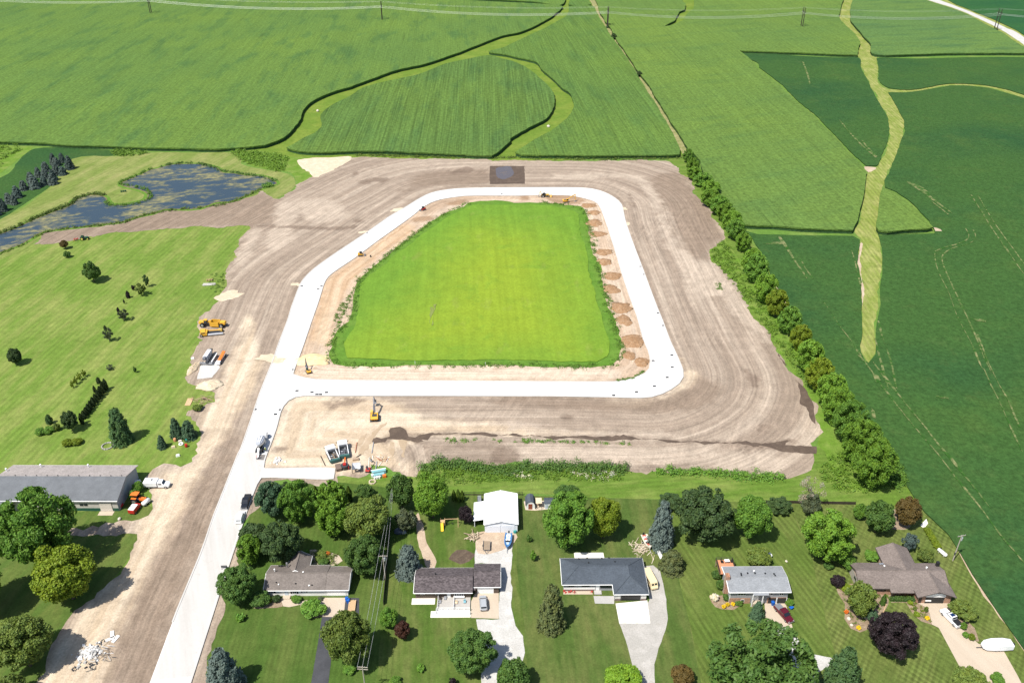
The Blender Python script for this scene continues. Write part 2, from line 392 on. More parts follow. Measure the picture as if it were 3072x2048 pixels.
M_DAMPSAND = flat_mat("damp_sand", (0.360, 0.275, 0.185), (0.42, 0.33, 0.235), (0.30, 0.22, 0.14), 4, 0.95, 0.12)
M_PALESAND = flat_mat("pale_sand", (0.505, 0.420, 0.300), (0.580, 0.505, 0.380), (0.420, 0.330, 0.220), 3, 0.95, 0.16)
M_ORSAND = flat_mat("orange_sand", (0.640, 0.480, 0.265), (0.680, 0.570, 0.380), (0.560, 0.380, 0.190), 4, 0.95, 0.08)
def concrete_mat(name, base, worn, stain):
    m = NM(name, 0.85, 0.25)
    vec = m.uv()
    c = m.mix(base, worn, m.mapr(m.noise(1.0, 4, 0.65, m.dirmap(math.radians(108), 2.6, 30)), 0.45, 0.7, 0, 0.9))
    c = m.mix(c, stain, m.mapr(m.noise(3.2, 5, 0.7, None, 0.8), 0.62, 0.78, 0, 0.5))
    c = m.scale(c, m.mapr(m.noise(0.4, 3, 0.7), 0.3, 0.7, 0.96, 1.04)); return m.done(c)
M_CONC = concrete_mat("new_concrete", (0.640, 0.628, 0.605), (0.590, 0.575, 0.545), (0.47, 0.44, 0.39))
M_CONC2 = concrete_mat("dusty_concrete", (0.480, 0.468, 0.445), (0.425, 0.405, 0.375), (0.33, 0.30, 0.26))
M_PAD = concrete_mat("tan_concrete", (0.440, 0.365, 0.280), (0.48, 0.41, 0.32), (0.38, 0.31, 0.23))
M_PADW = concrete_mat("cream_concrete", (0.700, 0.675, 0.600), (0.68, 0.65, 0.57), (0.62, 0.58, 0.5))
M_PADG = concrete_mat("grey_concrete", (0.370, 0.360, 0.340), (0.42, 0.41, 0.39), (0.32, 0.30, 0.28))
M_GRAVEL = flat_mat("white_gravel", (0.430, 0.420, 0.395), (0.520, 0.510, 0.485), (0.32, 0.30, 0.255), 3.5, 0.95, 0.18)
M_GRAVELG = flat_mat("grey_gravel", (0.345, 0.330, 0.300), (0.42, 0.40, 0.37), (0.27, 0.25, 0.21), 3.5, 0.95, 0.16)
M_ASPHALT = flat_mat("asphalt", (0.050, 0.052, 0.058), (0.066, 0.068, 0.075), (0.040, 0.041, 0.046), 5, 0.85, 0.1)
M_MULCH = flat_mat("mulch_bed", (0.230, 0.170, 0.115), (0.30, 0.24, 0.17), (0.14, 0.10, 0.07), 1.5, 0.95, 0.3)
M_DARKSOIL = flat_mat("dark_bare_soil", (0.090, 0.066, 0.048), (0.13, 0.10, 0.07), (0.06, 0.045, 0.034), 1.5, 0.95, 0.25)

# ================================================================ the ground
sheet("ground", np.array([(-5000., -300.), (5000., -300.), (5000., 9000.), (-5000., 9000.)]), -0.03, M_GROUND)

def field(name, px, h, mat, amp=0.35, seed=1, inset=0.4, step=5.0, curve=True, wall=None, grid=40.0):
    """crop: a canopy at its own height that overhangs a recessed wall of stalks"""
    lp = roughen(L(px, h, step, 0, curve), amp, seed)
    V, T = region([lp], grid)
    und = np.sin(V[:, 0] * 0.35 + V[:, 1] * 0.21) * 0.05
    vs = [(p[0], p[1], h + u) for p, u in zip(V, und)]; fs = [tuple(int(i) for i in t) for t in T]
    d = np.roll(lp, -1, 0) - np.roll(lp, 1, 0); d /= np.linalg.norm(d, axis=1, keepdims=True) + 1e-9
    area = 0.5 * np.sum(lp[:, 0] * np.roll(lp[:, 1], -1) - np.roll(lp[:, 0], -1) * lp[:, 1])
    nrm = np.stack([-d[:, 1], d[:, 0]], 1) * (1 if area > 0 else -1)
    rg = np.random.default_rng(seed); n0 = len(vs); m = len(lp); inn = lp + nrm * inset
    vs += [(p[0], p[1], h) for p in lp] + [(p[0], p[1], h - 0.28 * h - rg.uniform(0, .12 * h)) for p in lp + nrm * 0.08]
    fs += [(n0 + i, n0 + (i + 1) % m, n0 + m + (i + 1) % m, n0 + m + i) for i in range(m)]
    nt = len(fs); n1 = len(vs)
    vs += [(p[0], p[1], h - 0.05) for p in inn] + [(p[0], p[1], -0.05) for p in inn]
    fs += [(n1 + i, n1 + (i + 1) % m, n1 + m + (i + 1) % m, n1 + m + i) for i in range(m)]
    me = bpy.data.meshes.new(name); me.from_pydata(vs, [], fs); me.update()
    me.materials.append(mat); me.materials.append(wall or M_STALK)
    me.polygons.foreach_set("material_index", [0] * nt + [1] * (len(fs) - nt))
    o = bpy.data.objects.new(name, me); link(o); o["kind"] = "stuff"; return o

HC = 2.3
A_edge = [(-500, 418), (0, 425), (190, 434), (380, 440), (560, 444), (650, 446), (760, 439), (794, 434), (831, 422), (865, 401), (891, 371), (903, 347),
  (913, 326), (930, 308), (964, 291), (1008, 272), (1049, 260), (1083, 247), (1134, 230), (1202, 207), (1270, 194), (1321, 177), (1389, 153), (1457, 126),
  (1508, 107), (1554, 98), (1588, 86), (1622, 69), (1656, 50), (1673, 36), (1683, 25), (1684, 18)]
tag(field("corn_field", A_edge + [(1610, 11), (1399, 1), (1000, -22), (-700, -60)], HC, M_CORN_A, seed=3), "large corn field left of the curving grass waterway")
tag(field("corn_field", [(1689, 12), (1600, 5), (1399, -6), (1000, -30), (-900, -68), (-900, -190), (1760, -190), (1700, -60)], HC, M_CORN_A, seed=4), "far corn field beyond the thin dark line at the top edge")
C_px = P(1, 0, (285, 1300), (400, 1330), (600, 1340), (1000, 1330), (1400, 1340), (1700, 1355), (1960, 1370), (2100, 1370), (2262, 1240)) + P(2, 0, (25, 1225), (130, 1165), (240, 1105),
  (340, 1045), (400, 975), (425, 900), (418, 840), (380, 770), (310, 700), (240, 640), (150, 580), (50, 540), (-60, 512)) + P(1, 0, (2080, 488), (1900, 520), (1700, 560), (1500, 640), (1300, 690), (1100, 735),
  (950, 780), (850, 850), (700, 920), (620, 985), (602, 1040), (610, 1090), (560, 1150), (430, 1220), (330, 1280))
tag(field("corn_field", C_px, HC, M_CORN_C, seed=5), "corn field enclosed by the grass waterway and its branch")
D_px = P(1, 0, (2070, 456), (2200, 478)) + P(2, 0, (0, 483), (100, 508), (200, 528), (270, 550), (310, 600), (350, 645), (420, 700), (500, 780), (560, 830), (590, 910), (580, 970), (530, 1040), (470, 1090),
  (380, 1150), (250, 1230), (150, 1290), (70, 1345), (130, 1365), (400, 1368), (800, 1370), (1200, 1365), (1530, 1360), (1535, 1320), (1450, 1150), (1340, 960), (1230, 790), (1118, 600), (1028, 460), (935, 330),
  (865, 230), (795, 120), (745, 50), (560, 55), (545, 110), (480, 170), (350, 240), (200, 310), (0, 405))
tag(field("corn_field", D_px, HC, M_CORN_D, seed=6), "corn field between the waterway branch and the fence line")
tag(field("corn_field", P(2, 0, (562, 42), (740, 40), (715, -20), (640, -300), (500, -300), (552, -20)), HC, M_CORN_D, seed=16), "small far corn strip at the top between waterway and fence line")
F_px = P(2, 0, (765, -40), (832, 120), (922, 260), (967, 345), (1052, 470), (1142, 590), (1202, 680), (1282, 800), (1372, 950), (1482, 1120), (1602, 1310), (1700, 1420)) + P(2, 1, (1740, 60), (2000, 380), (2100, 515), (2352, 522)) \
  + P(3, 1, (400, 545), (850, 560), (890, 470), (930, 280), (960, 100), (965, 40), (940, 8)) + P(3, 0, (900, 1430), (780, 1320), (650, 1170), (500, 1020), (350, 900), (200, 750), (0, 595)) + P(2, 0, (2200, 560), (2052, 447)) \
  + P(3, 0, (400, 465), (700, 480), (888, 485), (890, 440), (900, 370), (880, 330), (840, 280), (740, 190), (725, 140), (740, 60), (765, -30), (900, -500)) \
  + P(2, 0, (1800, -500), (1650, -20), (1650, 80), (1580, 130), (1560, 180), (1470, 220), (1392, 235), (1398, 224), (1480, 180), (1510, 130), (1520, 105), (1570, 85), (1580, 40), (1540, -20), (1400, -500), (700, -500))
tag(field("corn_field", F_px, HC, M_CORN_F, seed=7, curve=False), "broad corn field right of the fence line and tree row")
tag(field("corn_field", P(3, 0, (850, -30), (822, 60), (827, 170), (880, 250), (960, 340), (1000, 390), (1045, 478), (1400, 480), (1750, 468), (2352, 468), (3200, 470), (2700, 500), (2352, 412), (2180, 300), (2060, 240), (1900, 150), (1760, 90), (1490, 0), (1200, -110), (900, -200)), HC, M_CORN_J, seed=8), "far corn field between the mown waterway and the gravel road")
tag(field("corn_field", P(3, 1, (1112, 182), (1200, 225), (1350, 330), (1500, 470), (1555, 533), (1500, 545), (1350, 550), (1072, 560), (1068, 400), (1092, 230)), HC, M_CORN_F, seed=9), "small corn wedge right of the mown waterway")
HS = 0.55
soy_l = P(3, 0, (920, 1425), (800, 1318), (670, 1170), (520, 1020), (370, 900), (220, 750), (20, 595)) + P(2, 0, (2225, 560), (2075, 470)) + P(3, 0, (400, 495), (700, 508), (895, 512), (915, 600), (975, 720), (1055, 870), (1125, 990), (1155, 1090), (1155, 1200), (1115, 1340), (1050, 1460), (965, 1462))
tag(field("soybean_field", soy_l, HS, M_SOY, seed=10, inset=0.2), "dark green soybean wedge left of the mown waterway")
W2_L = [(2530, -20), (2524, 20), (2519, 48), (2524, 65), (2558, 95), (2571, 112), (2578, 126), (2575, 165), (2578, 177), (2585, 204), (2605, 245), (2633, 296), (2656, 337), (2667, 371), (2667, 408), (2653, 456), (2633, 497),
  (2600, 517), (2592, 595), (2575, 663), (2561, 697), (2581, 718), (2575, 752), (2571, 789), (2581, 857), (2585, 908), (2581, 976), (2576, 1033), (2581, 1054), (2598, 1082), (2605, 1087)]
W2_R = [(2622, 1061), (2626, 1024), (2629, 969), (2639, 891), (2641, 823), (2648, 755), (2639, 724), (2632, 701), (2632, 636), (2641, 585), (2649, 561), (2655, 541), (2673, 500), (2687, 476), (2697, 442), (2714, 391), (2714, 364), (2697, 330), (2680, 299), (2663, 277)]
BR_LO = [(2714, 277), (2765, 272), (2802, 265), (2850, 257), (2901, 257), (2969, 264), (3020, 279), (3072, 294), (3300, 380)]
BR_UP = [(3300, 362), (3072, 284), (3003, 264), (2935, 253), (2850, 251), (2782, 262), (2731, 269), (2660, 268)]
W2_R2 = [(2639, 245), (2632, 218), (2629, 177), (2626, 163), (2615, 136), (2598, 112), (2571, 82), (2553, 54), (2553, 20), (2565, -20)]
sheet("grass_waterway", L(W2_L + W2_R + BR_LO + BR_UP + W2_R2, 0, 4, 0.5), 0.03, M_WATERWAY2)
SOY_W = P(3, 1, (0, 730), (90, 900), (170, 1060), (270, 1240), (370, 1360), (470, 1530)) + P(3, 2, (570, 200), (700, 370), (830, 560), (960, 770), (1090, 950), (1200, 1110), (1330, 1340), (1480, 1567)) + P(3, 3, (1700, 250), (1900, 600), (2150, 980), (2352, 1250), (2700, 1750))
soy_m = [(2234, 690), (2272, 700), (2408, 706), (2558, 707)] + W2_L[21:] + W2_R[:8] + [(2640, 706), (2806, 700), (2790, 662), (2738, 610), (2686, 574), (2657, 561)] + W2_R[11:] + BR_LO + [(3700, 520), (4200, 900), (4200, 2200)] + SOY_W[::-1]
soy_m = soy_m[:-1] + [(2272, 748)]
tag(field("soybean_field", soy_m, HS, M_SOY, seed=11, inset=0.2, curve=False), "vast dark green soybean field right of the tree row")
tag(field("soybean_field", [(2639, 240), (2636, 218), (2634, 182), (2640, 174), (2748, 176), (2867, 173), (3072, 172), (3400, 176), (3600, 470)] + BR_UP[:-1] + [(2668, 264)], HS, M_SOY, seed=12, inset=0.2), "soybean field above the narrow branch track")
tag(field("soybean_field", [(2830, -10), (2912, 30), (2980, 58), (3032, 82), (3085, 112), (3300, 230), (3600, 100), (3300, -120), (2700, -120)], HS, M_SOY2, seed=13, inset=0.2), "blue green crop field beyond the gravel road")
# waterway grass left, fence-line strip, far road
sheet("grass_waterway", L([(700, 450), (790, 436), (890, 360), (960, 285), (1300, 180), (1600, 80), (1690, 10), (1700, -60), (1780, -60), (1830, 100), (2060, 470), (1500, 486), (1100, 480), (860, 480), (720, 470)], 0, 6, 0.3, False), 0.01, M_WATERWAY)
sheet("grass_strip", L(P(2, 0, (690, -60), (1560, 1370), (1620, 1350), (800, -60)), 0, 8, 0.3, False), 0.02, grass_mat("dry_strip_grass", (0.20, 0.21, 0.08), (0.36, 0.30, 0.18), None, dryamt=0.8, patch=5))
sheet("grass_strip", L(P(2, 0, (1380, 240), (1400, 215), (1530, 60), (1520, -60), (1680, -60), (1670, 90), (1590, 150), (1560, 200)), 0, 6, 0.3), 0.02, M_WATERWAY)
gl = [(2660, -45), (2782, 0), (2867, 27), (2935, 56), (3003, 90), (3054, 122), (3072, 136), (3300, 330)]
gr = [(3300, 285), (3072, 112), (3020, 85), (2969, 61), (2901, 32), (2816, 0), (2680, -52)]
sheet("roadside_verge", L([(2640, -45), (2765, 0), (2850, 28), (2925, 62), (2990, 98), (3050, 138), (3290, 350), (3320, 260), (3100, 106), (3030, 76), (2915, 26), (2840, 0), (2690, -58)], 0, 6, 0.6), 0.02, M_WATERWAY2)
sheet("gravel_road", L(gl + gr, 0, 5, 0.15), 0.06, M_GRAVEL)

def sdist(co, lp):                                   # signed distance to an outline, inside positive
    s = np.where(inside(co, lp), 1.0, -1.0); d = np.full(len(co), 1e9)
    for k in range(0, len(co), 3000): d[k:k + 3000] = np.linalg.norm(co[k:k + 3000, None] - lp[None], axis=2).min(1)
    return s * d
def masks(o, **zones):
    me = o.data; n = len(me.vertices); co = np.empty(n * 3); me.vertices.foreach_get("co", co); co = co.reshape(-1, 3)[:, :2]
    for name, polys in zones.items():
        v = np.full(n, -30.0)
        for px in polys: v = np.maximum(v, sdist(co, L(px, 0, 2.0)))
        me.attributes.new(name, 'FLOAT', 'POINT').data.foreach_set("value", np.clip(v, -30, 30))
    return o
# ---------------------------------------------------------------- construction site
SITE = P(1, 0, (880, 1390), (1100, 1395), (1600, 1400), (2000, 1405)) + P(2, 0, (0, 1410), (600, 1420), (1250, 1415), (1400, 1430), (1500, 1470)) + P(2, 1, (1580, 100), (1700, 260), (1800, 390), (1870, 500), (1925, 610), (1900, 660), (1815, 720), (1800, 800),
  (1880, 900), (1960, 1000), (2060, 1130), (2180, 1300), (2352, 1530)) + P(3, 2, (270, 280), (400, 480), (480, 640), (510, 800), (510, 1000), (540, 1100), (480, 1160), (350, 1220), (200, 1245), (0, 1260)) + P(2, 2, (2000, 1250), (1750, 1220), (1330, 1195), (1080, 1190), (700, 1170), (300, 1170), (0, 1180)) \
  + P(1, 2, (2150, 1180), (1900, 1145), (1620, 1130), (1500, 1180), (1430, 1260), (1290, 1220), (1150, 1185), (1050, 1170), (980, 1240), (750, 1262), (740, 1315), (500, 1330), (150, 1320), (60, 1500)) + P(0, 3, (2200, 130), (2080, 450), (1990, 820), (1900, 1170), (1800, 1540), (1740, 1800), (100, 1800),
  (270, 1567), (560, 1130), (830, 820), (1060, 560), (1200, 310), (1120, 262), (860, 270), (560, 300), (560, 230), (870, 190), (1050, 130), (1220, 100), (1330, 30)) + P(0, 2, (1345, 1420), (1330, 1350), (1280, 1260), (1450, 1150), (1640, 1150), (1700, 1000), (1780, 880), (1700, 760), (1640, 680), (1850, 590), (1880, 500), (1740, 480),
  (1650, 360), (1700, 230), (1790, 60)) + P(0, 1, (1720, 1510), (1790, 1330), (1890, 1250), (2000, 1070), (1990, 940), (2080, 720), (2150, 600), (2175, 545), (2000, 528), (1500, 545), (1000, 590), (700, 640), (350, 685), (270, 690), (330, 620), (430, 575), (700, 545), (1000, 515), (1200, 465),
  (1330, 425), (1500, 385), (1770, 375), (1900, 325), (2150, 278), (2300, 225)) + P(1, 1, (60, 215), (200, 280), (330, 225), (450, 130), (600, 60), (720, 0))
R_OUT = P(0, 3, (1270, 1700), (1330, 1540), (1560, 930), (1770, 420), (1870, 130), (1920, 0)) + P(0, 2, (2100, 1060), (2122, 1020), (2140, 970), (2220, 740)) + P(1, 2, (60, 520), (160, 270), (190, 190)) + P(1, 1, (220, 1567), (300, 1360), (340, 1230), (400, 1070), (430, 1010), (480, 950), (560, 880), (700, 780), (850, 680), (1000, 580),
  (1200, 440), (1330, 365), (1450, 290), (1560, 235), (1700, 205), (1900, 190), (2352, 185)) + P(2, 1, (560, 185), (750, 195), (870, 230), (960, 280), (1010, 330), (1030, 400), (1050, 490), (1120, 690), (1200, 900), (1300, 1170), (1380, 1370)) + P(2, 2, (1440, 60), (1500, 190), (1553, 320), (1556, 380), (1520, 440), (1450, 490),
  (1370, 530), (1280, 558), (1180, 566), (900, 560), (500, 553), (0, 550)) + P(1, 2, (1500, 548), (700, 548), (450, 548), (370, 560), (310, 590), (265, 640), (240, 690), (200, 840), (150, 980), (100, 1110), (88, 1180), (100, 1192), (720, 1190), (705, 1280), (400, 1275), (70, 1270), (30, 1330)) + P(0, 3, (2180, 40), (2060, 400), (1940, 760), (1700, 1500), (1640, 1690))
R_IN = P(1, 2, (350, 360), (390, 240)) + P(1, 1, (445, 1560), (510, 1370), (580, 1170), (620, 1040), (660, 970), (750, 900), (900, 800), (1100, 650), (1270, 530), (1420, 420), (1480, 370), (1560, 320), (1650, 290), (1800, 265), (1950, 255), (2352, 255)) + P(2, 1, (300, 250), (550, 255), (690, 280), (780, 310), (820, 350), (850, 420),
  (900, 560), (960, 750), (1020, 950), (1080, 1130), (1150, 1320), (1210, 1530)) + P(2, 2, (1250, 150), (1268, 240), (1258, 310), (1220, 350), (1130, 390), (1050, 415), (950, 425), (500, 425), (0, 422)) + P(1, 2, (1000, 415), (550, 405), (450, 390), (400, 377))
ro, ri = L(R_OUT, 0.2, 3.0), L(R_IN, 0.2, 3.0)
TRK = np.concatenate([ro, ri])                       # distance and run along the road give the wheel-track directions
_td = np.linalg.norm(np.roll(ro, -1, 0) - ro, axis=1)
def track_uv(o):
    me = o.data; n = len(me.vertices); co = np.empty(n * 3); me.vertices.foreach_get("co", co); co = co.reshape(-1, 3)[:, :2]
    dense = lambda q: straight_loop([tuple(p) for p in q], 1.0)
    base = dense(ro); arc = np.concatenate([[0], np.cumsum(np.linalg.norm(np.diff(base, axis=0), axis=1))])
    inn = dense(ri); arci = np.concatenate([[0], np.cumsum(np.linalg.norm(np.diff(inn, axis=0), axis=1))])
    inr = inside(co, ri); uvv = np.zeros((n, 2))
    for k in range(0, n, 4000):
        c = co[k:k + 4000].astype(np.float32)
        dd = lambda q: np.sqrt(np.maximum((c ** 2).sum(1)[:, None] + (q ** 2).sum(1)[None] - 2 * c @ q.T, 0))
        d1, d2 = dd(base - 0), dd(inn - 0)
        i1, i2 = d1.argmin(1), d2.argmin(1); q = inr[k:k + 4000]
        uvv[k:k + 4000, 0] = np.where(q, -d2.min(1), d1.min(1)); uvv[k:k + 4000, 1] = np.where(q, arci[i2] + 900, arc[i1])
    uvl = me.uv_layers.new(name="tracks"); li = np.empty(len(me.loops), int); me.loops.foreach_get("vertex_index", li)
    # keep each triangle continuous along the run
    t = uvv[li].reshape(-1, 3, 2); med = np.median(t[:, :, 1], axis=1, keepdims=True)
    t[:, :, 1] = np.where(np.abs(t[:, :, 1] - med) > 60, med, t[:, :, 1])
    uvl.data.foreach_set("uv", t.reshape(-1))
    return o
def soil(name, px, z, mat, grid=3.0, amp=0.6, curve=True, step=3.0, seed=0):
    return track_uv(sheet(name, L(px, 0, step, amp, curve, seed), z, mat, grid=grid))
MUD = P(1, 2, (1060, 930), (1200, 910), (1220, 840), (1330, 828), (1390, 870), (1400, 890), (1550, 878), (1750, 875), (2100, 885)) + P(2, 2, (0, 895), (400, 903), (690, 906), (1030, 913), (1300, 928), (1700, 945), (2000, 958), (2330, 962)) + P(3, 2, (150, 958), (310, 938), (240, 985), (420, 1000), (505, 1005), (500, 1050), (380, 1062), (150, 1022), (0, 998)) \
  + P(2, 2, (2260, 1002), (2000, 985), (1700, 962), (1300, 942), (850, 936), (400, 920), (0, 905)) + P(1, 2, (2100, 896), (1750, 890), (1560, 900), (1530, 928), (1450, 915), (1520, 950), (1480, 962), (1350, 940), (1200, 945), (1180, 972), (1060, 976))
SANDZ = [[(868, 1205), (913, 1188), (1000, 1190), (1110, 1192), (1180, 1215), (1260, 1240), (1330, 1262), (1560, 1280), (1700, 1296), (1800, 1302), (1560, 1306), (1340, 1298), (1240, 1325), (1190, 1360), (1230, 1405), (1240, 1422), (1150, 1402), (1093, 1420), (1015, 1427), (930, 1400), (797, 1400), (812, 1335), (846, 1238)],
  P(0, 3, (100, 1800), (270, 1567), (560, 1130), (830, 820), (1060, 560), (1200, 310), (1150, 240), (1222, 100), (1340, 30)) + P(0, 2, (1345, 1420), (1390, 1300), (1500, 1200), (1660, 1150), (1720, 1000), (1800, 880), (1760, 760), (1860, 620), (1900, 540), (1960, 380), (2040, 200), (2130, 60)) + P(0, 1, (2150, 1400), (2200, 1300), (2230, 1400), (2260, 1560))
  + P(0, 2, (2300, 300), (2200, 560), (2080, 700), (2050, 800), (1950, 960), (1800, 1200), (1700, 1400)) + P(0, 3, (1650, 0), (1580, 150), (1450, 380), (1300, 600), (1180, 850), (1060, 1100), (930, 1500), (860, 1800)),
  P(2, 2, (1480, 200), (1580, 320), (1650, 340), (1660, 430), (1540, 520), (1320, 590), (1000, 640), (880, 600), (1280, 575), (1500, 470), (1560, 380))]
PALEZ = [P(2, 1, (1480, 640), (1560, 740), (1700, 820), (1790, 830), (1880, 920), (1980, 1050), (2120, 1240), (2300, 1490), (2280, 1560), (2140, 1400), (1980, 1290), (1900, 1150), (1700, 1140), (1640, 1130), (1560, 920), (1420, 700), (1300, 400), (1180, 160), (1000, 90), (700, 110), (400, 90), (420, 70), (900, 60), (1200, 100), (1350, 280)),
  P(1, 1, (230, 330), (420, 330), (360, 480), (200, 480)), P(1, 1, (190, 520), (340, 530), (290, 680), (200, 720), (100, 690)), P(0, 1, (2240, 540), (2330, 520), (2230, 720), (2140, 900), (2070, 910), (2110, 720)), P(2, 2, (0, 980), (1000, 1000), (2300, 1060), (2400, 1200), (1400, 1160), (200, 1150)),
  P(1, 1, (420, 300), (700, 300), (820, 440), (560, 500), (420, 420)), P(3, 2, (340, 900), (500, 800), (510, 960), (380, 960)), P(2, 2, (0, 790), (600, 850), (1500, 880), (1500, 910), (600, 895), (0, 850)), P(0, 2, (1450, 1160), (1700, 1100), (1700, 1150), (1480, 1230))]
DAMPZ = [MUD, P(2, 2, (2105, 325), (2150, 340), (2190, 390), (2230, 375), (2220, 450), (2175, 490), (2130, 430), (2110, 380)), P(2, 2, (2280, 800), (2330, 830), (2290, 870), (2220, 890), (2140, 945), (2120, 940), (2230, 850)), P(1, 1, (890, 445), (930, 455), (960, 485), (925, 500), (900, 490)),
  P(1, 1, (930, 135), (1000, 110), (1180, 100), (1160, 155), (1100, 130), (960, 165)), P(1, 1, (1700, 75), (1850, 5), (1940, 15), (1920, 55), (1780, 65)), P(1, 1, (860, 70), (920, 35), (935, 60), (880, 90)), P(2, 2, (480, 725), (560, 720), (650, 745), (560, 772)), P(1, 2, (600, 630), (700, 590), (760, 600), (860, 570), (1000, 570), (900, 640), (740, 660)),
  P(1, 2, (170, 1000), (260, 1000), (300, 1030), (200, 1040)), P(2, 2, (0, 985), (60, 1010), (120, 1080), (60, 1150), (0, 1160), (-120, 1130), (-160, 1060), (-80, 1000)), P(1, 1, (0, 510), (700, 530), (900, 520), (800, 560), (0, 530)), P(2, 1, (1050, 190), (1100, 260), (1150, 380), (1110, 380))]
TRACKZ = [P(1, 2, (910, 985), (990, 880), (1010, 880), (950, 980)), P(1, 2, (920, 1070), (1060, 870), (1180, 780), (1190, 800), (1080, 890), (960, 1060)), P(1, 2, (1200, 945), (1260, 950), (1260, 1060), (1230, 1080)), P(1, 2, (1290, 945), (1345, 950), (1330, 1090), (1305, 1100))]
masks(soil("construction_soil", SITE, 0.04, M_SOIL, 2.4, 0.9, True, 1.6), sand=SANDZ, pale=PALEZ, damp=DAMPZ, brown=[[(320, 2060), (357, 1889), (401, 1804), (442, 1719), (493, 1644), (537, 1566), (578, 1476), (640, 1380), (700, 1290), (718, 1345), (640, 1540), (590, 1660), (525, 1831), (445, 2060)],
  [(119, 733), (340, 701), (510, 685), (680, 677), (760, 690), (830, 640), (800, 580), (646, 609), (510, 629), (340, 673), (146, 694)], P(2, 1, (1250, 130), (1500, 60), (1700, 270), (1900, 600), (1800, 720), (1700, 810), (1560, 720), (1450, 450)), P(2, 2, (0, 560), (1000, 570), (1400, 560), (1700, 400), (1900, 500), (1500, 700), (0, 640)), P(1, 1, (1500, 60), (2060, 40), (2060, 150), (1500, 180), (1300, 240))])
masks(soil("loop_strip_soil", R_IN, 0.07, M_PINK, 2.4, 0.0), sand=[P(1, 1, (620, 1040), (700, 960), (1000, 740), (1300, 520), (1450, 560), (1100, 800), (900, 1000), (720, 1300), (690, 1560), (560, 1560), (520, 1500), (560, 1250))], pale=[P(1, 2, (600, 400), (620, 300), (2352, 300), (2352, 410))] + [P(2, 2, (0, 300), (900, 310), (960, 330), (900, 410), (0, 410))],
  brown=[P(1, 1, (1560, 330), (1900, 270), (1880, 310), (1500, 420))], damp=[P(1, 1, (1410, 450), (1600, 430), (1580, 470), (1430, 490)), P(1, 1, (1700, 320), (1860, 290), (1870, 320), (1750, 345)), P(2, 1, (360, 255), (560, 250), (700, 290), (640, 330), (500, 330), (380, 300)), P(2, 1, (120, 262), (190, 262), (185, 298), (125, 298))])
for i, px in enumerate(TRACKZ): sheet("wheel_rut", L(px, 0, 1.6, 0.5, True, i), 0.095, M_DAMPSAND)
road = sheet("concrete_road", [ro, ri], 0.22, M_CONC, drop=0.25)
def ribbon(name, pts, z0, z1, w, mat, parent=None, closed=False):
    p = np.array([(q[0], q[1]) for q in pts]); d = (np.roll(p, -1, 0) - np.roll(p, 1, 0)) if closed else np.gradient(p, axis=0)
    d /= np.linalg.norm(d, axis=1, keepdims=True) + 1e-9; nr = np.stack([-d[:, 1], d[:, 0]], 1) * w / 2
    mb = MB(); n = len(p)
    secs = [[(*(p[i] - nr[i]), z0), (*(p[i] - nr[i] * .8), z1), (*(p[i] + nr[i] * .8), z1), (*(p[i] + nr[i]), z0)] for i in range(n)]
    if closed: secs.append(secs[0])
    mb.loft(secs, caps=not closed)
    return mb.build(name, mat, parent)
ribbon("kerb", ri, 0.2, 0.33, 0.5, M_CONC2, road, True)
ribbon("kerb", ro[6:], 0.2, 0.33, 0.5, M_CONC2, road)
# older dusty slab at the near end of the road
sheet("dusty_slab", L(P(0, 3, (1340, 1540), (1570, 930), (1780, 420), (1880, 130), (1930, 0)) + P(0, 2, (2085, 1130), (2110, 1055), (2260, 1040), (2340, 1130)) + P(1, 2, (95, 1120), (80, 1180), (60, 1270), (20, 1340)) + P(0, 3, (2170, 40), (2050, 400), (1930, 760), (1690, 1500)), 0.22, 4, 0.15, False), 0.226, M_CONC2, parent=road, label="dusty older slab of the road at its near end")
sheet("hay_field", L(P(1, 1, (1900, 310), (1830, 350), (1650, 430), (1500, 540), (1380, 620), (1290, 690), (1160, 800), (1000, 930), (930, 1010), (900, 1100), (880, 1280), (860, 1370), (780, 1430), (690, 1530)) + P(1, 2, (680, 80), (672, 200), (720, 262), (830, 282), (1200, 287), (1700, 287), (2352, 282)) + P(2, 2, (400, 292), (800, 297), (930, 282), (1000, 222), (1020, 160), (1000, 50))
  + P(2, 1, (960, 1400), (900, 1200), (850, 1020), (780, 750), (720, 560), (690, 400), (650, 350), (550, 342), (400, 322), (200, 312)) + P(1, 1, (2300, 318), (2200, 300), (2000, 302)), 0, 3, 0.6), 0.10, M_HAYEDGE)
hay_px = P(1, 1, (1940, 340), (1860, 375), (1690, 460), (1560, 545), (1430, 640), (1330, 715), (1200, 820), (1040, 950), (960, 1030), (935, 1110), (915, 1290), (900, 1390), (850, 1470), (800, 1560)) + P(1, 2, (790, 60), (790, 180), (800, 225), (1200, 232), (1700, 232), (2352, 240)) + P(2, 2, (400, 245), (800, 250), (890, 200), (880, 40)) \
  + P(2, 1, (860, 1380), (800, 1180), (745, 1000), (710, 760), (660, 560), (630, 420), (560, 375), (400, 345), (200, 335)) + P(1, 1, (2280, 335), (2100, 330))
hay = field("hay_field", hay_px, 0.32, M_HAY, amp=0.5, seed=31, inset=0.05, step=3, wall=M_HAYEDGE, grid=5.0)
masks(hay, ripe=[P(1, 1, (2000, 560), (2352, 580)) + P(2, 1, (200, 600), (420, 760), (560, 1100), (640, 1500)) + P(2, 2, (640, 180), (100, 200)) + P(1, 2, (1500, 200), (900, 180)) + P(1, 1, (1100, 1500), (1400, 1250), (1600, 1000), (1800, 700))])
hay["label"] = "bright yellow green hay field inside the concrete loop road"
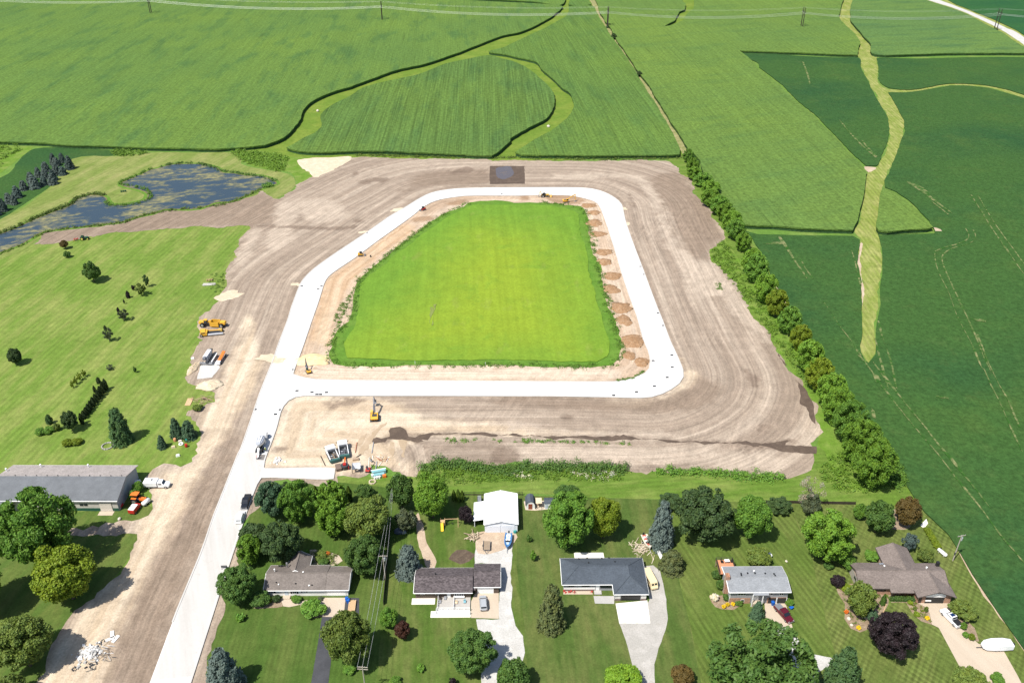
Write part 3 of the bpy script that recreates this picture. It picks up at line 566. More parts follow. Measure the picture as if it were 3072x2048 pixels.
for i, px in enumerate([P(1, 1, (1550, 1240), (1575, 1240), (1558, 1380), (1550, 1380)), P(1, 1, (1592, 1215), (1610, 1215), (1588, 1400), (1578, 1400))]):
    sheet("wheel_rut", L(px, 0.33, 2, 0.3), 0.44, M_LAWN_P)

# wet streaks and damp patches in the graded soil
sheet("wet_soil", L(MUD, 0, 1.2, 0.5), 0.10, M_MUD)
sheet("wet_soil", L(P(3, 2, (330, 402), (420, 490), (480, 620), (506, 690), (513, 800), (480, 770), (430, 650), (380, 620), (375, 550), (350, 470)), 0, 1.5, 0.3), 0.10, M_MUD)
sheet("wet_soil", L(P(3, 2, (180, 178), (260, 285), (240, 280), (190, 200)), 0, 1.5, 0.3), 0.10, M_MUD)
# detention pit with a puddle
pit = P(1, 0, (2085, 1465)) + P(2, 0, (160, 1465)) + P(2, 1, (165, 155)) + P(1, 1, (2090, 155))
sheet("mud_pit", L(pit, 0, 3, 0.25, False), 0.09, M_MUD)
M_WATER = NM("pond_water", 0.12, 0.5)
def water_mat(name, deep, algae, amt):
    m = NM(name, 0.16, 0.5)
    a = m.noise(1.0, 6, 0.68, m.dirmap(0.25, 5.5, 13), 0.5); b = m.noise(24, 3, 0.5)
    k = m.mapr(m.math('ADD', a, m.math('MULTIPLY', b, 0.55)), 0.86 - amt, 0.98 - amt, 0, 0.85)
    c = m.mix(deep, m.mix(algae[0], algae[1], m.mapr(m.noise(2.5, 4), 0.4, 0.65)), k)
    m.put(m.b.inputs["Roughness"], m.mapr(k, 0, 0.8, 0.14, 0.85)); m.bump(m.noise(1.0, 3, 0.6, m.dirmap(0.5, 0.8, 1.6)), 0.25, 0.03)
    return m.done(c)
M_POND = water_mat("algae_pond_water", (0.030, 0.048, 0.062), ((0.095, 0.105, 0.066), (0.250, 0.225, 0.090)), 0.11)
M_PUDDLE = water_mat("puddle_water", (0.10, 0.085, 0.085), ((0.13, 0.10, 0.08), (0.16, 0.12, 0.09)), -0.02)
sheet("puddle", L(P(1, 1, (2145, 20), (2200, 5), (2265, 0), (2300, 60), (2265, 100), (2220, 115), (2160, 100)), 0, 2, 0.2), 0.10, M_PUDDLE)

# ---------------------------------------------------------------- lawns, pond
sheet("left_lawn", L([(-700, 820), (0, 772), (68, 738), (119, 728), (340, 695), (560, 680), (760, 670), (800, 900), (700, 1250), (640, 1500), (560, 1640), (300, 2000), (60, 2200), (-900, 2300)], 0, 8, 0, False), 0.0, M_LAWN_L)
sheet("barn_lawn", L(P(0, 3, (-200, -60), (0, 20), (500, 60), (1240, -40), (1400, 40), (1230, 330), (1080, 570), (850, 830), (580, 1140), (260, 1600), (200, 1900), (-800, 1900), (-900, 200)), 0, 6, 0.8), 0.012, M_LAWN_B)
sheet("crop_strip", L([(-300, 640), (0, 533), (51, 486), (102, 447), (204, 443), (340, 451), (352, 466), (218, 479), (150, 560), (0, 660), (-300, 860)], 0, 5, 0.4), 0.02, M_SOY)
sheet("pond_lawn", L([(-400, 820), (0, 660), (150, 560), (218, 478), (340, 469), (408, 462), (476, 457), (612, 457), (714, 462), (731, 473), (726, 490), (800, 508), (862, 522), (886, 544), (876, 568), (820, 602), (760, 605), (600, 640), (452, 650), (300, 690), (146, 705), (92, 735), (0, 775), (-400, 900)], 0, 5, 0.5), 0.022, M_LAWN_P)
POND = P(0, 1, (1070, 150), (1150, 110), (1250, 70), (1335, 30)) + P(0, 0, (1400, 1490), (1550, 1452), (1750, 1452), (1900, 1482), (1965, 1525), (2060, 1535), (2200, 1555)) + P(1, 1, (0, 80), (100, 100), (170, 125), (188, 150), (130, 172), (40, 200)) + P(0, 1, (2250, 210), (2150, 260), (2050, 300), (1900, 312), (1750, 365), (1600, 372), (1450, 372), (1330, 412), (1200, 442),
  (1050, 490), (900, 502), (750, 522), (600, 542), (450, 562), (350, 582), (270, 632), (190, 680), (100, 712), (0, 748), (-250, 850), (-250, 720), (0, 602), (60, 580), (170, 530), (300, 470), (450, 410), (560, 370), (640, 340), (665, 300), (720, 270), (830, 256), (910, 266), (930, 300), (980, 335), (1060, 342), (1180, 320), (1290, 290), (1320, 250), (1290, 215), (1200, 190), (1110, 175))
pond_lp = L(POND, 0, 2.0, 0.35)
def grow(lp, d):
    t = np.roll(lp, -1, 0) - np.roll(lp, 1, 0); t /= np.linalg.norm(t, axis=1, keepdims=True) + 1e-9
    a = 0.5 * np.sum(lp[:, 0] * np.roll(lp[:, 1], -1) - np.roll(lp[:, 0], -1) * lp[:, 1]); s = 1 if a > 0 else -1
    return lp + np.stack([t[:, 1], -t[:, 0]], 1) * d * s
sheet("pond_bank", grow(pond_lp, 2.4), 0.06, M_HAYEDGE)
sheet("pond_bank", grow(pond_lp, 0.7), 0.085, flat_mat("wet_bank", (0.12, 0.10, 0.055), (0.22, 0.20, 0.07), (0.06, 0.055, 0.04), 3, 0.8, 0.2))
sheet("pond_water", pond_lp, 0.105, M_POND)
sheet("weed_patch", L([(690, 450), (760, 452), (860, 470), (1040, 476), (1000, 500), (920, 545), (890, 555), (870, 520), (800, 505), (735, 488)], 0, 3, 0.8), 0.03, M_WEED_G)
sheet("sandy_patch", L(P(1, 0, (400, 1410), (600, 1395), (870, 1390), (700, 1500), (560, 1567), (480, 1520), (400, 1470)), 0, 2, 0.8), 0.06, M_PALESAND)
sheet("weed_patch", L([(-200, 440), (60, 437), (100, 445), (40, 490), (0, 525), (-200, 640)], 0, 3, 0.8), 0.024, M_WEED_G)
sheet("verge_grass", L([(1010, 1432), (1243, 1420), (1311, 1380), (1500, 1396), (1900, 1400), (2200, 1420), (2400, 1410), (2440, 1380), (2443, 1250), (2340, 1060), (2130, 780), (2130, 740), (2170, 710), (2040, 520), (2000, 470), (2060, 470), (2240, 700), (2330, 860), (2470, 1080), (2690, 1390), (2790, 1530), (2600, 1520), (2200, 1508), (1700, 1490), (1380, 1486), (1240, 1490), (1010, 1460)], 0, 4, 0.5), 0.012, M_VERGE)
sheet("weedy_bank", L([(2136, 745), (2175, 712), (2190, 740), (2260, 860), (2380, 1030), (2450, 1170), (2560, 1350), (2650, 1440), (2600, 1480), (2500, 1440), (2440, 1240), (2360, 1090), (2240, 900), (2130, 772)], 0, 3, 0.8), 0.03, M_WEED_G)
LOTS = [("lawn", [(560, 2150), (700, 1670), (790, 1452), (1010, 1446), (1243, 1470), (1205, 1530), (1150, 1820), (1120, 2150)], M_LOT1),
        ("lawn", [(1120, 2150), (1150, 1820), (1205, 1530), (1243, 1478), (1400, 1484), (1556, 1488), (1550, 1700), (1600, 2150)], M_LOT2),
        ("lawn", [(1600, 2150), (1550, 1700), (1556, 1488), (1980, 1500), (2020, 1640), (2120, 2150)], M_LOT3),
        ("lawn", [(2120, 2150), (2020, 1640), (1985, 1500), (2370, 1510), (2420, 1640), (2560, 2150)], M_LOT4),
        ("lawn", [(2560, 2150), (2420, 1640), (2370, 1510), (2768, 1520), (2850, 1610), (3220, 2150)], M_LOT5)]
sheet("lawn", L([(560, 2150), (800, 1452), (1243, 1475), (2770, 1522), (3220, 2150)], 0, 10, 0, False), 0.0142, M_LOT2)
for i, (n, px, mt) in enumerate(LOTS): sheet(n, L(px, 0, 6, 0.3, False, i), 0.016 + 0.0005 * i, mt)
sheet("soil_strip", L(P(3, 2, (1170, 1105), (1210, 1100), (1520, 1560)) + P(3, 3, (1720, 240), (1920, 590), (2170, 970), (2500, 1420), (2470, 1440), (2130, 990), (1880, 620), (1680, 270)) + P(3, 2, (1440, 1500), (1330, 1330)), 0, 3, 0.35), 0.04, M_EARTH)
sheet("soil_strip", L(P(3, 1, (165, 1050), (200, 1090), (300, 1250), (420, 1400), (480, 1530), (440, 1520), (360, 1380), (260, 1230)), 0, 3, 0.3), 0.04, M_EARTH)

# ---------------------------------------------------------------- driveways, pads, beds
def pad(name, px, z, mat, amp=0.0, curve=False, drop=0.0): return sheet(name, L(px, 0, 1.5, amp, curve), z, mat, drop=drop)
pad("asphalt_driveway", [(966, 1849), (1033, 1838), (1036, 1792), (1078, 1793), (1076, 1870), (1010, 1900), (996, 1957), (985, 2048), (978, 2120), (922, 2120), (933, 2048)], 0.05, M_ASPHALT, 0.06)
pad("concrete_pad", [(971, 1792), (1037, 1792), (1032, 1838), (1000, 1850), (965, 1849), (969, 1815), (960, 1806)], 0.065, M_PAD)
pad("garden_path", P(1, 3, (250, 815), (320, 815), (330, 850), (400, 860), (470, 840), (560, 830), (610, 840), (610, 880), (470, 860), (380, 890), (260, 895)), 0.06, M_PAD, 0.1, True)
pad("concrete_pad", P(1, 3, (1960, 765), (2165, 765), (2165, 1000), (1920, 992), (1920, 850)), 0.065, M_PAD)
pad("gravel_driveway", P(1, 3, (1948, 520), (1950, 420), (1975, 350), (2010, 290), (2120, 245), (2320, 238)) + P(2, 3, (45, 400), (35, 600), (45, 900), (80, 1060), (150, 1150), (165, 1300), (140, 1370)) + P(1, 3, (2200, 1380), (2150, 1450), (2150, 1700), (1990, 1700), (2005, 1500), (2040, 1300), (1985, 1100), (1965, 1005), (2170, 1005), (2175, 760), (2130, 520)), 0.05, M_GRAVEL, 0.22)
pad("worn_track", P(1, 3, (1450, 60), (1500, 170), (1530, 330), (1600, 500), (1590, 545), (1540, 545), (1460, 330), (1440, 150)), 0.04, M_EARTH, 0.25, True)
pad("bare_soil_patch", P(1, 3, (1740, 470), (1800, 410), (1870, 402), (1940, 440), (1900, 490), (1830, 510)), 0.04, M_DARKSOIL, 0.25, True)
pad("parking_soil", P(1, 3, (1960, 330), (1985, 235), (2100, 240), (2320, 245), (2300, 330), (2150, 420), (1990, 420)), 0.056, M_EARTH, 0.3, True)
pad("concrete_pad", P(2, 3, (960, 866), (1240, 838), (1267, 1041), (993, 1041)), 0.07, M_PADW)
pad("concrete_patio", P(2, 3, (766, 800), (948, 800), (948, 869), (778, 866)), 0.07, M_PADG)
pad("gravel_driveway", P(2, 3, (1210, 540), (1290, 535), (1350, 580), (1380, 690), (1410, 830), (1430, 1000), (1400, 1100), (1340, 1260), (1305, 1400), (1302, 1700), (1200, 1700), (1110, 1450), (1040, 1180), (1000, 1080), (985, 1035), (1200, 1035), (1260, 830)), 0.05, M_GRAVELG, 0.12)
pad("concrete_patio", P(2, 3, (593, 418), (852, 418), (864, 480), (600, 480)), 0.07, M_PADW)
pad("garden_bed", P(2, 3, (500, 755), (755, 752), (760, 785), (500, 785)), 0.05, M_PAD)
pad("concrete_driveway", P(3, 3, (60, 838), (245, 838), (310, 1080), (90, 1060)) + P(3, 3, (70, 980)), 0.06, M_PAD, 0.03)
pad("gravel_driveway", P(3, 3, (85, 1040), (305, 1065), (380, 1220), (480, 1310), (670, 1345), (620, 1420), (520, 1470), (495, 1700), (350, 1700), (300, 1350), (220, 1230), (150, 1130)), 0.05, M_GRAVEL, 0.15)
pad("concrete_driveway", P(3, 3, (1415, 862), (1690, 855), (1725, 905), (1795, 1080), (1950, 1220), (2175, 1288), (2295, 1500), (2420, 1750), (1960, 1750), (1830, 1510), (1600, 1080), (1540, 1050), (1520, 950), (1480, 895)), 0.06, M_PAD)
pad("garden_bed", P(3, 3, (700, 740), (760, 870), (780, 1000), (830, 1080), (900, 1105), (1000, 1060), (1050, 980), (1100, 945), (1150, 830), (1030, 720), (850, 690)), 0.04, M_MULCH, 0.2, True)
pad("garden_bed", P(3, 3, (1150, 790), (1390, 800), (1440, 860), (1520, 950), (1550, 1052), (1450, 1020), (1360, 940), (1310, 860), (1180, 860)), 0.04, M_MULCH, 0.15, True)
pad("garden_bed", P(3, 3, (1770, 1010), (1840, 1020), (1900, 1080), (1940, 1190), (1880, 1190), (1800, 1090)), 0.04, M_MULCH, 0.15, True)
pad("garden_bed", P(3, 3, (1160, 50), (1300, 60), (1350, 200), (1190, 210)), 0.04, M_MULCH, 0.25, True)
pad("concrete_patio", P(3, 3, (1440, 180), (1490, 120), (1505, 160), (1470, 205)), 0.045, M_PADW, 0.1)
pad("garden_bed", P(1, 3, (500, 400), (760, 440), (740, 530), (490, 510)), 0.04, M_PAD, 0.3, True)
pad("garden_bed", P(2, 3, (1780, 800), (1970, 790), (2090, 850), (2000, 920), (1900, 920), (1800, 860)), 0.04, M_MULCH, 0.2, True)
pad("garden_bed", P(1, 3, (100, 810), (260, 820), (260, 890), (0, 910), (0, 860)), 0.04, M_MULCH, 0.2, True)
pad("garden_bed", P(1, 3, (420, 860), (620, 870), (600, 985), (480, 985)), 0.038, M_MULCH, 0.2, True)
for i, px in enumerate([P(3, 1, (1560, 780), (1565, 745), (1640, 710), (1740, 685), (1830, 650), (1860, 610), (1830, 545), (1838, 540), (1868, 600), (1845, 655), (1750, 692), (1650, 718), (1580, 750), (1572, 800), (1600, 920), (1680, 1080), (1730, 1210), (1760, 1300), (1870, 1520), (1990, 1780), (1980, 1780), (1860, 1520), (1750, 1290), (1720, 1200), (1670, 1080), (1590, 920)),
    P(3, 1, (1620, 790), (1630, 765), (1720, 715), (1850, 680), (1915, 640), (1920, 600), (1900, 560), (1910, 560), (1928, 600), (1922, 645), (1850, 690), (1730, 722), (1645, 770), (1640, 830), (1700, 1000), (1790, 1180), (1850, 1320), (1960, 1567), (2060, 1800), (2050, 1800), (1950, 1567), (1840, 1320), (1780, 1190), (1690, 1000), (1630, 850)),
    P(3, 2, (880, 190), (905, 195), (960, 260), (1090, 430), (1250, 640), (1420, 850), (1600, 1060), (1760, 1270), (1900, 1440), (2010, 1580)) + P(3, 3, (2150, 260), (2352, 500), (2352, 515), (2140, 270)) + P(3, 2, (1995, 1580), (1880, 1440), (1745, 1275), (1585, 1065), (1405, 855), (1235, 645), (1075, 440), (945, 265)),
    P(3, 2, (1010, 240), (1020, 240), (1090, 330), (1180, 440), (1290, 580), (1410, 730), (1500, 840), (1610, 985), (1720, 1100), (1890, 1320), (2060, 1540), (2050, 1545), (1880, 1330), (1600, 990), (1490, 845), (1400, 735), (1275, 580), (1165, 445), (1075, 335)),
    P(3, 2, (1030, 40), (1045, 40), (1080, 190), (1130, 370), (1165, 490), (1150, 490), (1110, 360), (1065, 190)), P(3, 1, (1060, 1360), (1072, 1360), (1125, 1567)) + P(3, 2, (1170, 190), (1235, 490), (1222, 480), (1155, 190), (1090, 0)),
    P(3, 1, (190, 615), (200, 620), (250, 680), (340, 830), (440, 980), (430, 985), (330, 840), (215, 670)), P(3, 1, (380, 820), (392, 822), (430, 900), (470, 950), (495, 985), (485, 985), (440, 930)), P(3, 1, (580, 1190), (590, 1190), (660, 1310), (740, 1430), (850, 1567)) + P(3, 2, (920, 200), (880, 170), (830, 70), (780, 0)),
    P(3, 1, (822, 730), (835, 730), (880, 880), (915, 1040), (905, 1040), (870, 890)), P(3, 0, (720, 1060), (730, 1060), (880, 1230), (1050, 1390), (1040, 1392), (870, 1240)), P(3, 0, (920, 1240), (930, 1240), (990, 1310), (1060, 1380), (1050, 1385), (970, 1310)),
    P(3, 1, (1940, 255), (1950, 255), (2050, 420), (2150, 570), (2352, 850), (2352, 862), (2140, 575), (2040, 425)), P(3, 1, (1880, 250), (1890, 250), (2010, 440), (2120, 610), (2260, 810), (2352, 940), (2352, 950), (2250, 815), (2110, 615), (2000, 445)),
    P(3, 2, (1990, 310), (2000, 310), (2090, 500), (2180, 690), (2280, 910), (2345, 1050), (2335, 1050), (2270, 915), (2170, 690), (2080, 500)), P(3, 2, (1930, 10), (1945, 10), (2050, 270), (2140, 450), (2220, 590), (2320, 830), (2308, 830), (2210, 595), (2130, 455), (2040, 275)),
    P(3, 1, (1310, 130), (1320, 130), (1470, 190), (1540, 270), (1720, 410), (1710, 415), (1530, 285)), P(3, 1, (1535, 310), (1545, 310), (1690, 420), (1680, 425)), P(3, 0, (385, 540), (410, 550), (450, 660), (470, 740), (460, 745), (440, 670), (400, 560)), P(3, 1, (50, 680), (130, 670), (240, 665), (240, 685), (130, 685)),
    P(3, 1, (1870, 1340), (1960, 1345), (2020, 1350), (2010, 1370), (1930, 1360)), P(3, 2, (1020, 360), (1060, 370), (1090, 420), (1050, 440)), P(3, 2, (1000, 650), (1040, 690), (1050, 750), (1010, 740)), P(3, 2, (1570, 545), (1680, 560), (1690, 580), (1580, 565))]):
    sheet("wheel_rut", L(px, HS, 2.5, 0.12, True, i), HS + 0.10 + 0.002 * i, rut_mat() if i == 0 else bpy.data.materials["thin_crop_rut"])
sheet("bare_soil_patch", L(P(3, 0, (940, 1470), (1045, 1478), (1030, 1500), (980, 1520)), 0, 2, 0.2), 0.05, M_EARTH)
sheet("bare_soil_patch", L(P(3, 1, (905, 660), (930, 670), (930, 760), (910, 900), (950, 1100), (930, 1230), (915, 1000), (888, 860), (890, 740)), 0, 2, 0.3), 0.05, M_EARTH)
sheet("bare_soil_patch", L(P(3, 1, (1550, 535), (1585, 540), (1630, 570), (1570, 570)), HS, 2, 0.2), HS + 0.09, M_EARTH)
for i, (c, r, x, y, w) in enumerate(((1, 1, 1265, 383, 5), (1, 1, 975, 578, 3.4), (1, 1, 388, 1040, 3.6), (1, 2, 160, 225, 7), (2, 1, 1030, 370, 3.4), (2, 1, 1068, 505, 2.8), (0, 1, 2010, 1140, 8))):
    q = G(*P(c, r, (x, y))[0]); rr = np.random.default_rng(i); a = np.arange(0, 6.28, .35); k = w / 2 * (1 + .35 * np.sin(2 * a + i) + rr.normal(0, .16, len(a)))
    sheet("sand_patch", np.stack([q.x + k * 1.25 * np.cos(a), q.y + k * np.sin(a)], 1), 0.10 if i != 3 else 0.234, M_PALESAND)
# ================================================================ vegetation
def leaf_mat(name, c, var=0.25, warm=(1.25, 1.08, 0.8)):
    m = NM(name, 0.6, 0.25)
    n = m.noise(1.3, 2, 0.6)
    k = m.mix(c, tuple(a * b for a, b in zip(c, warm)), m.mapr(n, 0.35, 0.65))
    k = m.scale(k, m.mapr(m.noise(0.35, 2, 0.7), 0.25, 0.75, 1 - var, 1 + var))
    k = m.scale(k, m.mapr(m.rand(), 0, 1, 0.85, 1.15))
    m.done(k)
    tr = m.n.new("ShaderNodeBsdfTranslucent"); m.put(tr.inputs["Color"], k)
    mx = m.n.new("ShaderNodeMixShader"); mx.inputs[0].default_value = 0.22
    m.l.new(m.b.outputs[0], mx.inputs[1]); m.l.new(tr.outputs[0], mx.inputs[2])
    m.l.new(mx.outputs[0], m.n["Material Output"].inputs["Surface"])
    return m.mat
LEAF = dict(
    green=leaf_mat("leaf_green", (0.101, 0.220, 0.033)), bright=leaf_mat("leaf_bright_green", (0.122, 0.248, 0.030)), dark=leaf_mat("leaf_dark_green", (0.068, 0.142, 0.032)),
    deep=leaf_mat("leaf_deep_green", (0.049, 0.093, 0.033)), olive=leaf_mat("leaf_olive", (0.118, 0.179, 0.038)), yellow=leaf_mat("leaf_yellow_green", (0.143, 0.215, 0.018)), lime=leaf_mat("leaf_lime", (0.138, 0.265, 0.023)),
    spruce=leaf_mat("needle_blue", (0.105, 0.146, 0.132), 0.2, (1.2, 1.12, 1.05)), bluegreen=leaf_mat("needle_blue_green", (0.068, 0.135, 0.072), 0.2, (1.2, 1.1, 1.0)), darkspruce=leaf_mat("needle_dark_blue", (0.077, 0.118, 0.107), 0.2, (1.2, 1.12, 1.05)), pine=leaf_mat("needle_green", (0.060, 0.126, 0.046)),
    olivespruce=leaf_mat("needle_olive", (0.104, 0.138, 0.054)), plum=leaf_mat("leaf_plum", (0.024, 0.018, 0.021), 0.3, (1.3, 1.1, 1.1)), red=leaf_mat("leaf_dark_red", (0.072, 0.034, 0.026)), rust=leaf_mat("leaf_rusty_olive", (0.105, 0.080, 0.026)), grey=leaf_mat("leaf_grey_green", (0.084, 0.114, 0.066)),
    arb=leaf_mat("leaf_arborvitae", (0.081, 0.144, 0.023)), darkarb=leaf_mat("leaf_dark_arborvitae", (0.034, 0.058, 0.024)), weed=leaf_mat("leaf_weed", (0.110, 0.215, 0.026)), tallgrass=leaf_mat("leaf_tall_grass", (0.080, 0.170, 0.024)), white=leaf_mat("white_flowers", (0.62, 0.62, 0.55)), gold=leaf_mat("yellow_flowers", (0.60, 0.46, 0.02)),
    bare=leaf_mat("bare_twig", (0.30, 0.28, 0.24)), redflower=leaf_mat("red_flowers", (0.45, 0.03, 0.03)), orange=leaf_mat("orange_flowers", (0.5, 0.16, 0.03)), reed=leaf_mat("leaf_reed", (0.090, 0.150, 0.030)), blush=leaf_mat("leaf_maroon_tint", (0.090, 0.070, 0.030)))
M_BARK = plain("bark", (0.100, 0.080, 0.062), 0.95, 0, 0.3, 0.3, 0.1)

def quads(name, C, N, S, A, sx=1.0):
    """leaf-sized faces: centres, normals, sizes, aspect"""
    n = len(C); r = RNG.normal(size=(n, 3)); N = N / (np.linalg.norm(N, axis=1, keepdims=True) + 1e-9)
    U = np.cross(N, r); U /= np.linalg.norm(U, axis=1, keepdims=True) + 1e-9; V = np.cross(N, U)
    u, v = U * S[:, None] * A[:, None], V * S[:, None]
    co = np.stack([C - u - v * .3, C + u * .2 - v, C + u + v * .3, C - u * .2 + v], 1).reshape(-1, 3)
    return mesh_np(name, co, n)
def mesh_np(name, co, n, k=4):
    me = bpy.data.meshes.new(name); me.vertices.add(n * k); me.vertices.foreach_set("co", co.astype(np.float32).ravel())
    me.loops.add(n * k); me.loops.foreach_set("vertex_index", np.arange(n * k, dtype=np.int32))
    me.polygons.add(n); me.polygons.foreach_set("loop_start", np.arange(0, n * k, k, dtype=np.int32)); me.polygons.foreach_set("loop_total", np.full(n, k, np.int32))
    me.update(calc_edges=True); me.materials.append(None); return me
def fib(n, r):
    i = np.arange(n) + 0.5; ph = np.arccos(1 - 2 * i / n); th = math.pi * (1 + 5 ** 0.5) * i + r.uniform(0, 6)
    return np.stack([np.cos(th) * np.sin(ph), np.sin(th) * np.sin(ph), np.cos(ph)], 1)
def crown_round(seed, nl=26, n=4200, lobe=0.34, leaf=0.062, spiky=0.0, flat=0.0, gap=0.0):
    """crown of leaf clumps inside a unit sphere (radius 1, half height 1)"""
    r = np.random.default_rng(seed)
    d = fib(nl, r) + r.normal(0, .16, (nl, 3)); d /= np.linalg.norm(d, axis=1, keepdims=True)
    lr = lobe * r.uniform(.55, 1.35, nl); c = d * ((1 - lr * r.uniform(.75, 1.25, nl)) * r.uniform(.80, 1.10, nl))[:, None] * np.where(d[:, 2:3] < -.3, .8, 1)
    if gap: keep = r.uniform(size=nl) > gap; c, lr, d = c[keep], lr[keep], d[keep]; nl = len(c)
    w = lr ** 2; pick = r.choice(nl, n, p=w / w.sum())
    g = r.normal(size=(n, 3)) + d[pick] * 0.75 + np.array([0, 0, .35]); g /= np.linalg.norm(g, axis=1, keepdims=True)
    rad = lr[pick] * (0.62 + 0.55 * r.random(n) ** 1.3)
    Cn = c[pick] + g * rad[:, None]
    if spiky:
        s = r.random(n); Cn = c[pick] + (g * .6 + d[pick] * .7 + np.array([0, 0, .25])) * (lr[pick] * (.35 + s * (0.75 + spiky)))[:, None]
    q = np.linalg.norm(Cn, axis=1, keepdims=True); Cn = Cn * np.minimum(1, 1.16 / q)
    N = g + r.normal(0, .75, (n, 3)) + np.array([0, 0, .25])
    k = n // 7                                           # some leaves inside, so that the middle is not hollow
    Ci = r.normal(size=(k, 3)); Ci *= (.72 * r.random(k) ** .5 / np.linalg.norm(Ci, axis=1))[:, None]; Cn = np.concatenate([Cn, Ci]); N = np.concatenate([N, r.normal(size=(k, 3))])
    S = leaf * r.uniform(.6, 1.45, len(Cn)); A = r.uniform(.9, 1.7, len(Cn)) * (1.5 if spiky else 1)
    return quads("crown", Cn, N, S, A)
def crown_conifer(seed, tiers=13, n=9000, leaf=0.036, full=1.0, droop=.16, power=0.85):
    """tiers of branches; unit radius at the base, z from -1 to 1"""
    r = np.random.default_rng(seed); C, N = [], []
    for t in range(tiers):
        h = (t + r.uniform(-.2, .2)) / tiers; R = (1 - h) ** power * full + .03; nb = max(5, int(11 * (1 - h) + 4))
        for b in range(nb):
            a = 2 * math.pi * (b + r.uniform(-.4, .4)) / nb; m = int(n / tiers / nb * (0.5 + 1.3 * (1 - h))); s = r.random(m) ** .55; Rb = R * r.uniform(.78, 1.1)
            wd = .13 * (1 - s * .6) * (0.5 + R)
            x, y = math.cos(a), math.sin(a); o = r.normal(0, 1, (m, 2))
            px = x * Rb * s - y * wd * o[:, 0]; py = y * Rb * s + x * wd * o[:, 0]
            pz = -1 + 2 * h + .07 - droop * s ** 1.5 * Rb + .05 * o[:, 1] * (0.6 + R)
            C.append(np.stack([px, py, pz], 1)); N.append(np.stack([x * .5 + r.normal(0, .4, m), y * .5 + r.normal(0, .4, m), np.full(m, .8)], 1))
    C, N = np.concatenate(C), np.concatenate(N)
    return quads("crown", C, N, leaf * r.uniform(.6, 1.4, len(C)), r.uniform(1.0, 2.0, len(C)))
def crown_column(seed, n=4500, leaf=.06):
    r = np.random.default_rng(seed); h = r.random(n); a = r.uniform(0, 6.283, n); R = np.minimum(1, (1 - h) * 2.2) ** .6 * (0.75 + .25 * np.sin(a * 5 + h * 9)) * (.7 + .35 * r.random(n)) * np.minimum(1, .6 + h * 3)
    C = np.stack([R * np.cos(a), R * np.sin(a), -1 + 2 * h], 1); N = np.stack([np.cos(a), np.sin(a), .5 + 0 * a], 1) + r.normal(0, .4, (n, 3))
    return quads("crown", C, N, leaf * r.uniform(.6, 1.4, n), np.full(n, 1.3))
PROTO = dict(
    round=[crown_round(s, nl, 10500, lb, .040) for s, nl, lb in ((1, 38, .30), (2, 30, .34), (3, 46, .27))],
    fine=[crown_round(s, 60, 12000, .22, .036) for s in (21, 22)],
    spiky=[crown_round(s, 40, 10500, .31, .036, .35) for s in (4, 5, 6)],
    big_round=[crown_round(s, nl, 24000, lb, .026) for s, nl, lb in ((31, 60, .24), (32, 50, .27))],
    big_spiky=[crown_round(s, 60, 22000, .26, .024, .35) for s in (33, 34)], big_fine=[crown_round(35, 90, 24000, .19, .025)], big_wide=[crown_conifer(36, 16, 20000, .027, 1.0, .1, .48)],
    open=[crown_round(s, 30, 6500, .28, .038, 0, 0, .15) for s in (7, 8)],
    sparse=[crown_round(9, 18, 2200, .33, .05, .3, 0, .1)],
    bush=[crown_round(s, 20, 5000, .38, .055) for s in (10, 11)],
    small=[crown_round(13, 10, 600, .45, .14)],
    conifer=[crown_conifer(s, power=.6) for s in (12, 13)], wide=[crown_conifer(14, 11, 11000, .036, 1.0, .1, .48), crown_conifer(15, 11, 11000, .036, 1.0, .1, .5)],
    column=[crown_column(16), crown_column(17)], twig=[crown_round(18, 12, 1800, .4, .02, .5)])
def trunk_mesh():
    mb = MB(); mb.cyl((0, 0, 0), (0, 0, .5), .05, .035, 7).cyl((0, 0, .5), (.03, .02, .9), .035, .012, 6)
    for a, z in ((.3, .38), (1.9, .44), (3.3, .41), (4.8, .5), (5.6, .56)):
        mb.cyl((0, 0, z), (.25 * math.cos(a), .25 * math.sin(a), z + .26), .018, .006, 5)
    me = mb.mesh("trunk"); me.materials.append(M_BARK); return me
TRUNK = trunk_mesh()
def fit(cx, top, bot, w, lift=0.12, bmin=0.55, bmax=2.6):
    """photo outline of a crown -> base on the ground, radius, half height (metres)"""
    v = bot; mid = (top + bot) / 2
    for _ in range(6):
        s = SC(v); dep = PITCH + math.atan((v - 1024) / FPX); R = w / 2 / s; e = (bot - top) / 2 / s
        b2 = e * e - (R * math.sin(dep)) ** 2; b = math.sqrt(b2) / math.cos(dep) if b2 > 0 else bmin * R
        b = min(max(b, bmin * R), bmax * R); zc = b * (1 + lift)
        mid = min((top + bot) / 2, top + math.hypot(R * math.sin(dep), b * math.cos(dep)) * s)   # a crown hidden below keeps its top
        v = mid + zc * VF(v)
    p = G(cx, mid, zc); p.z = 0
    return p, R, b, zc
tcount = {}
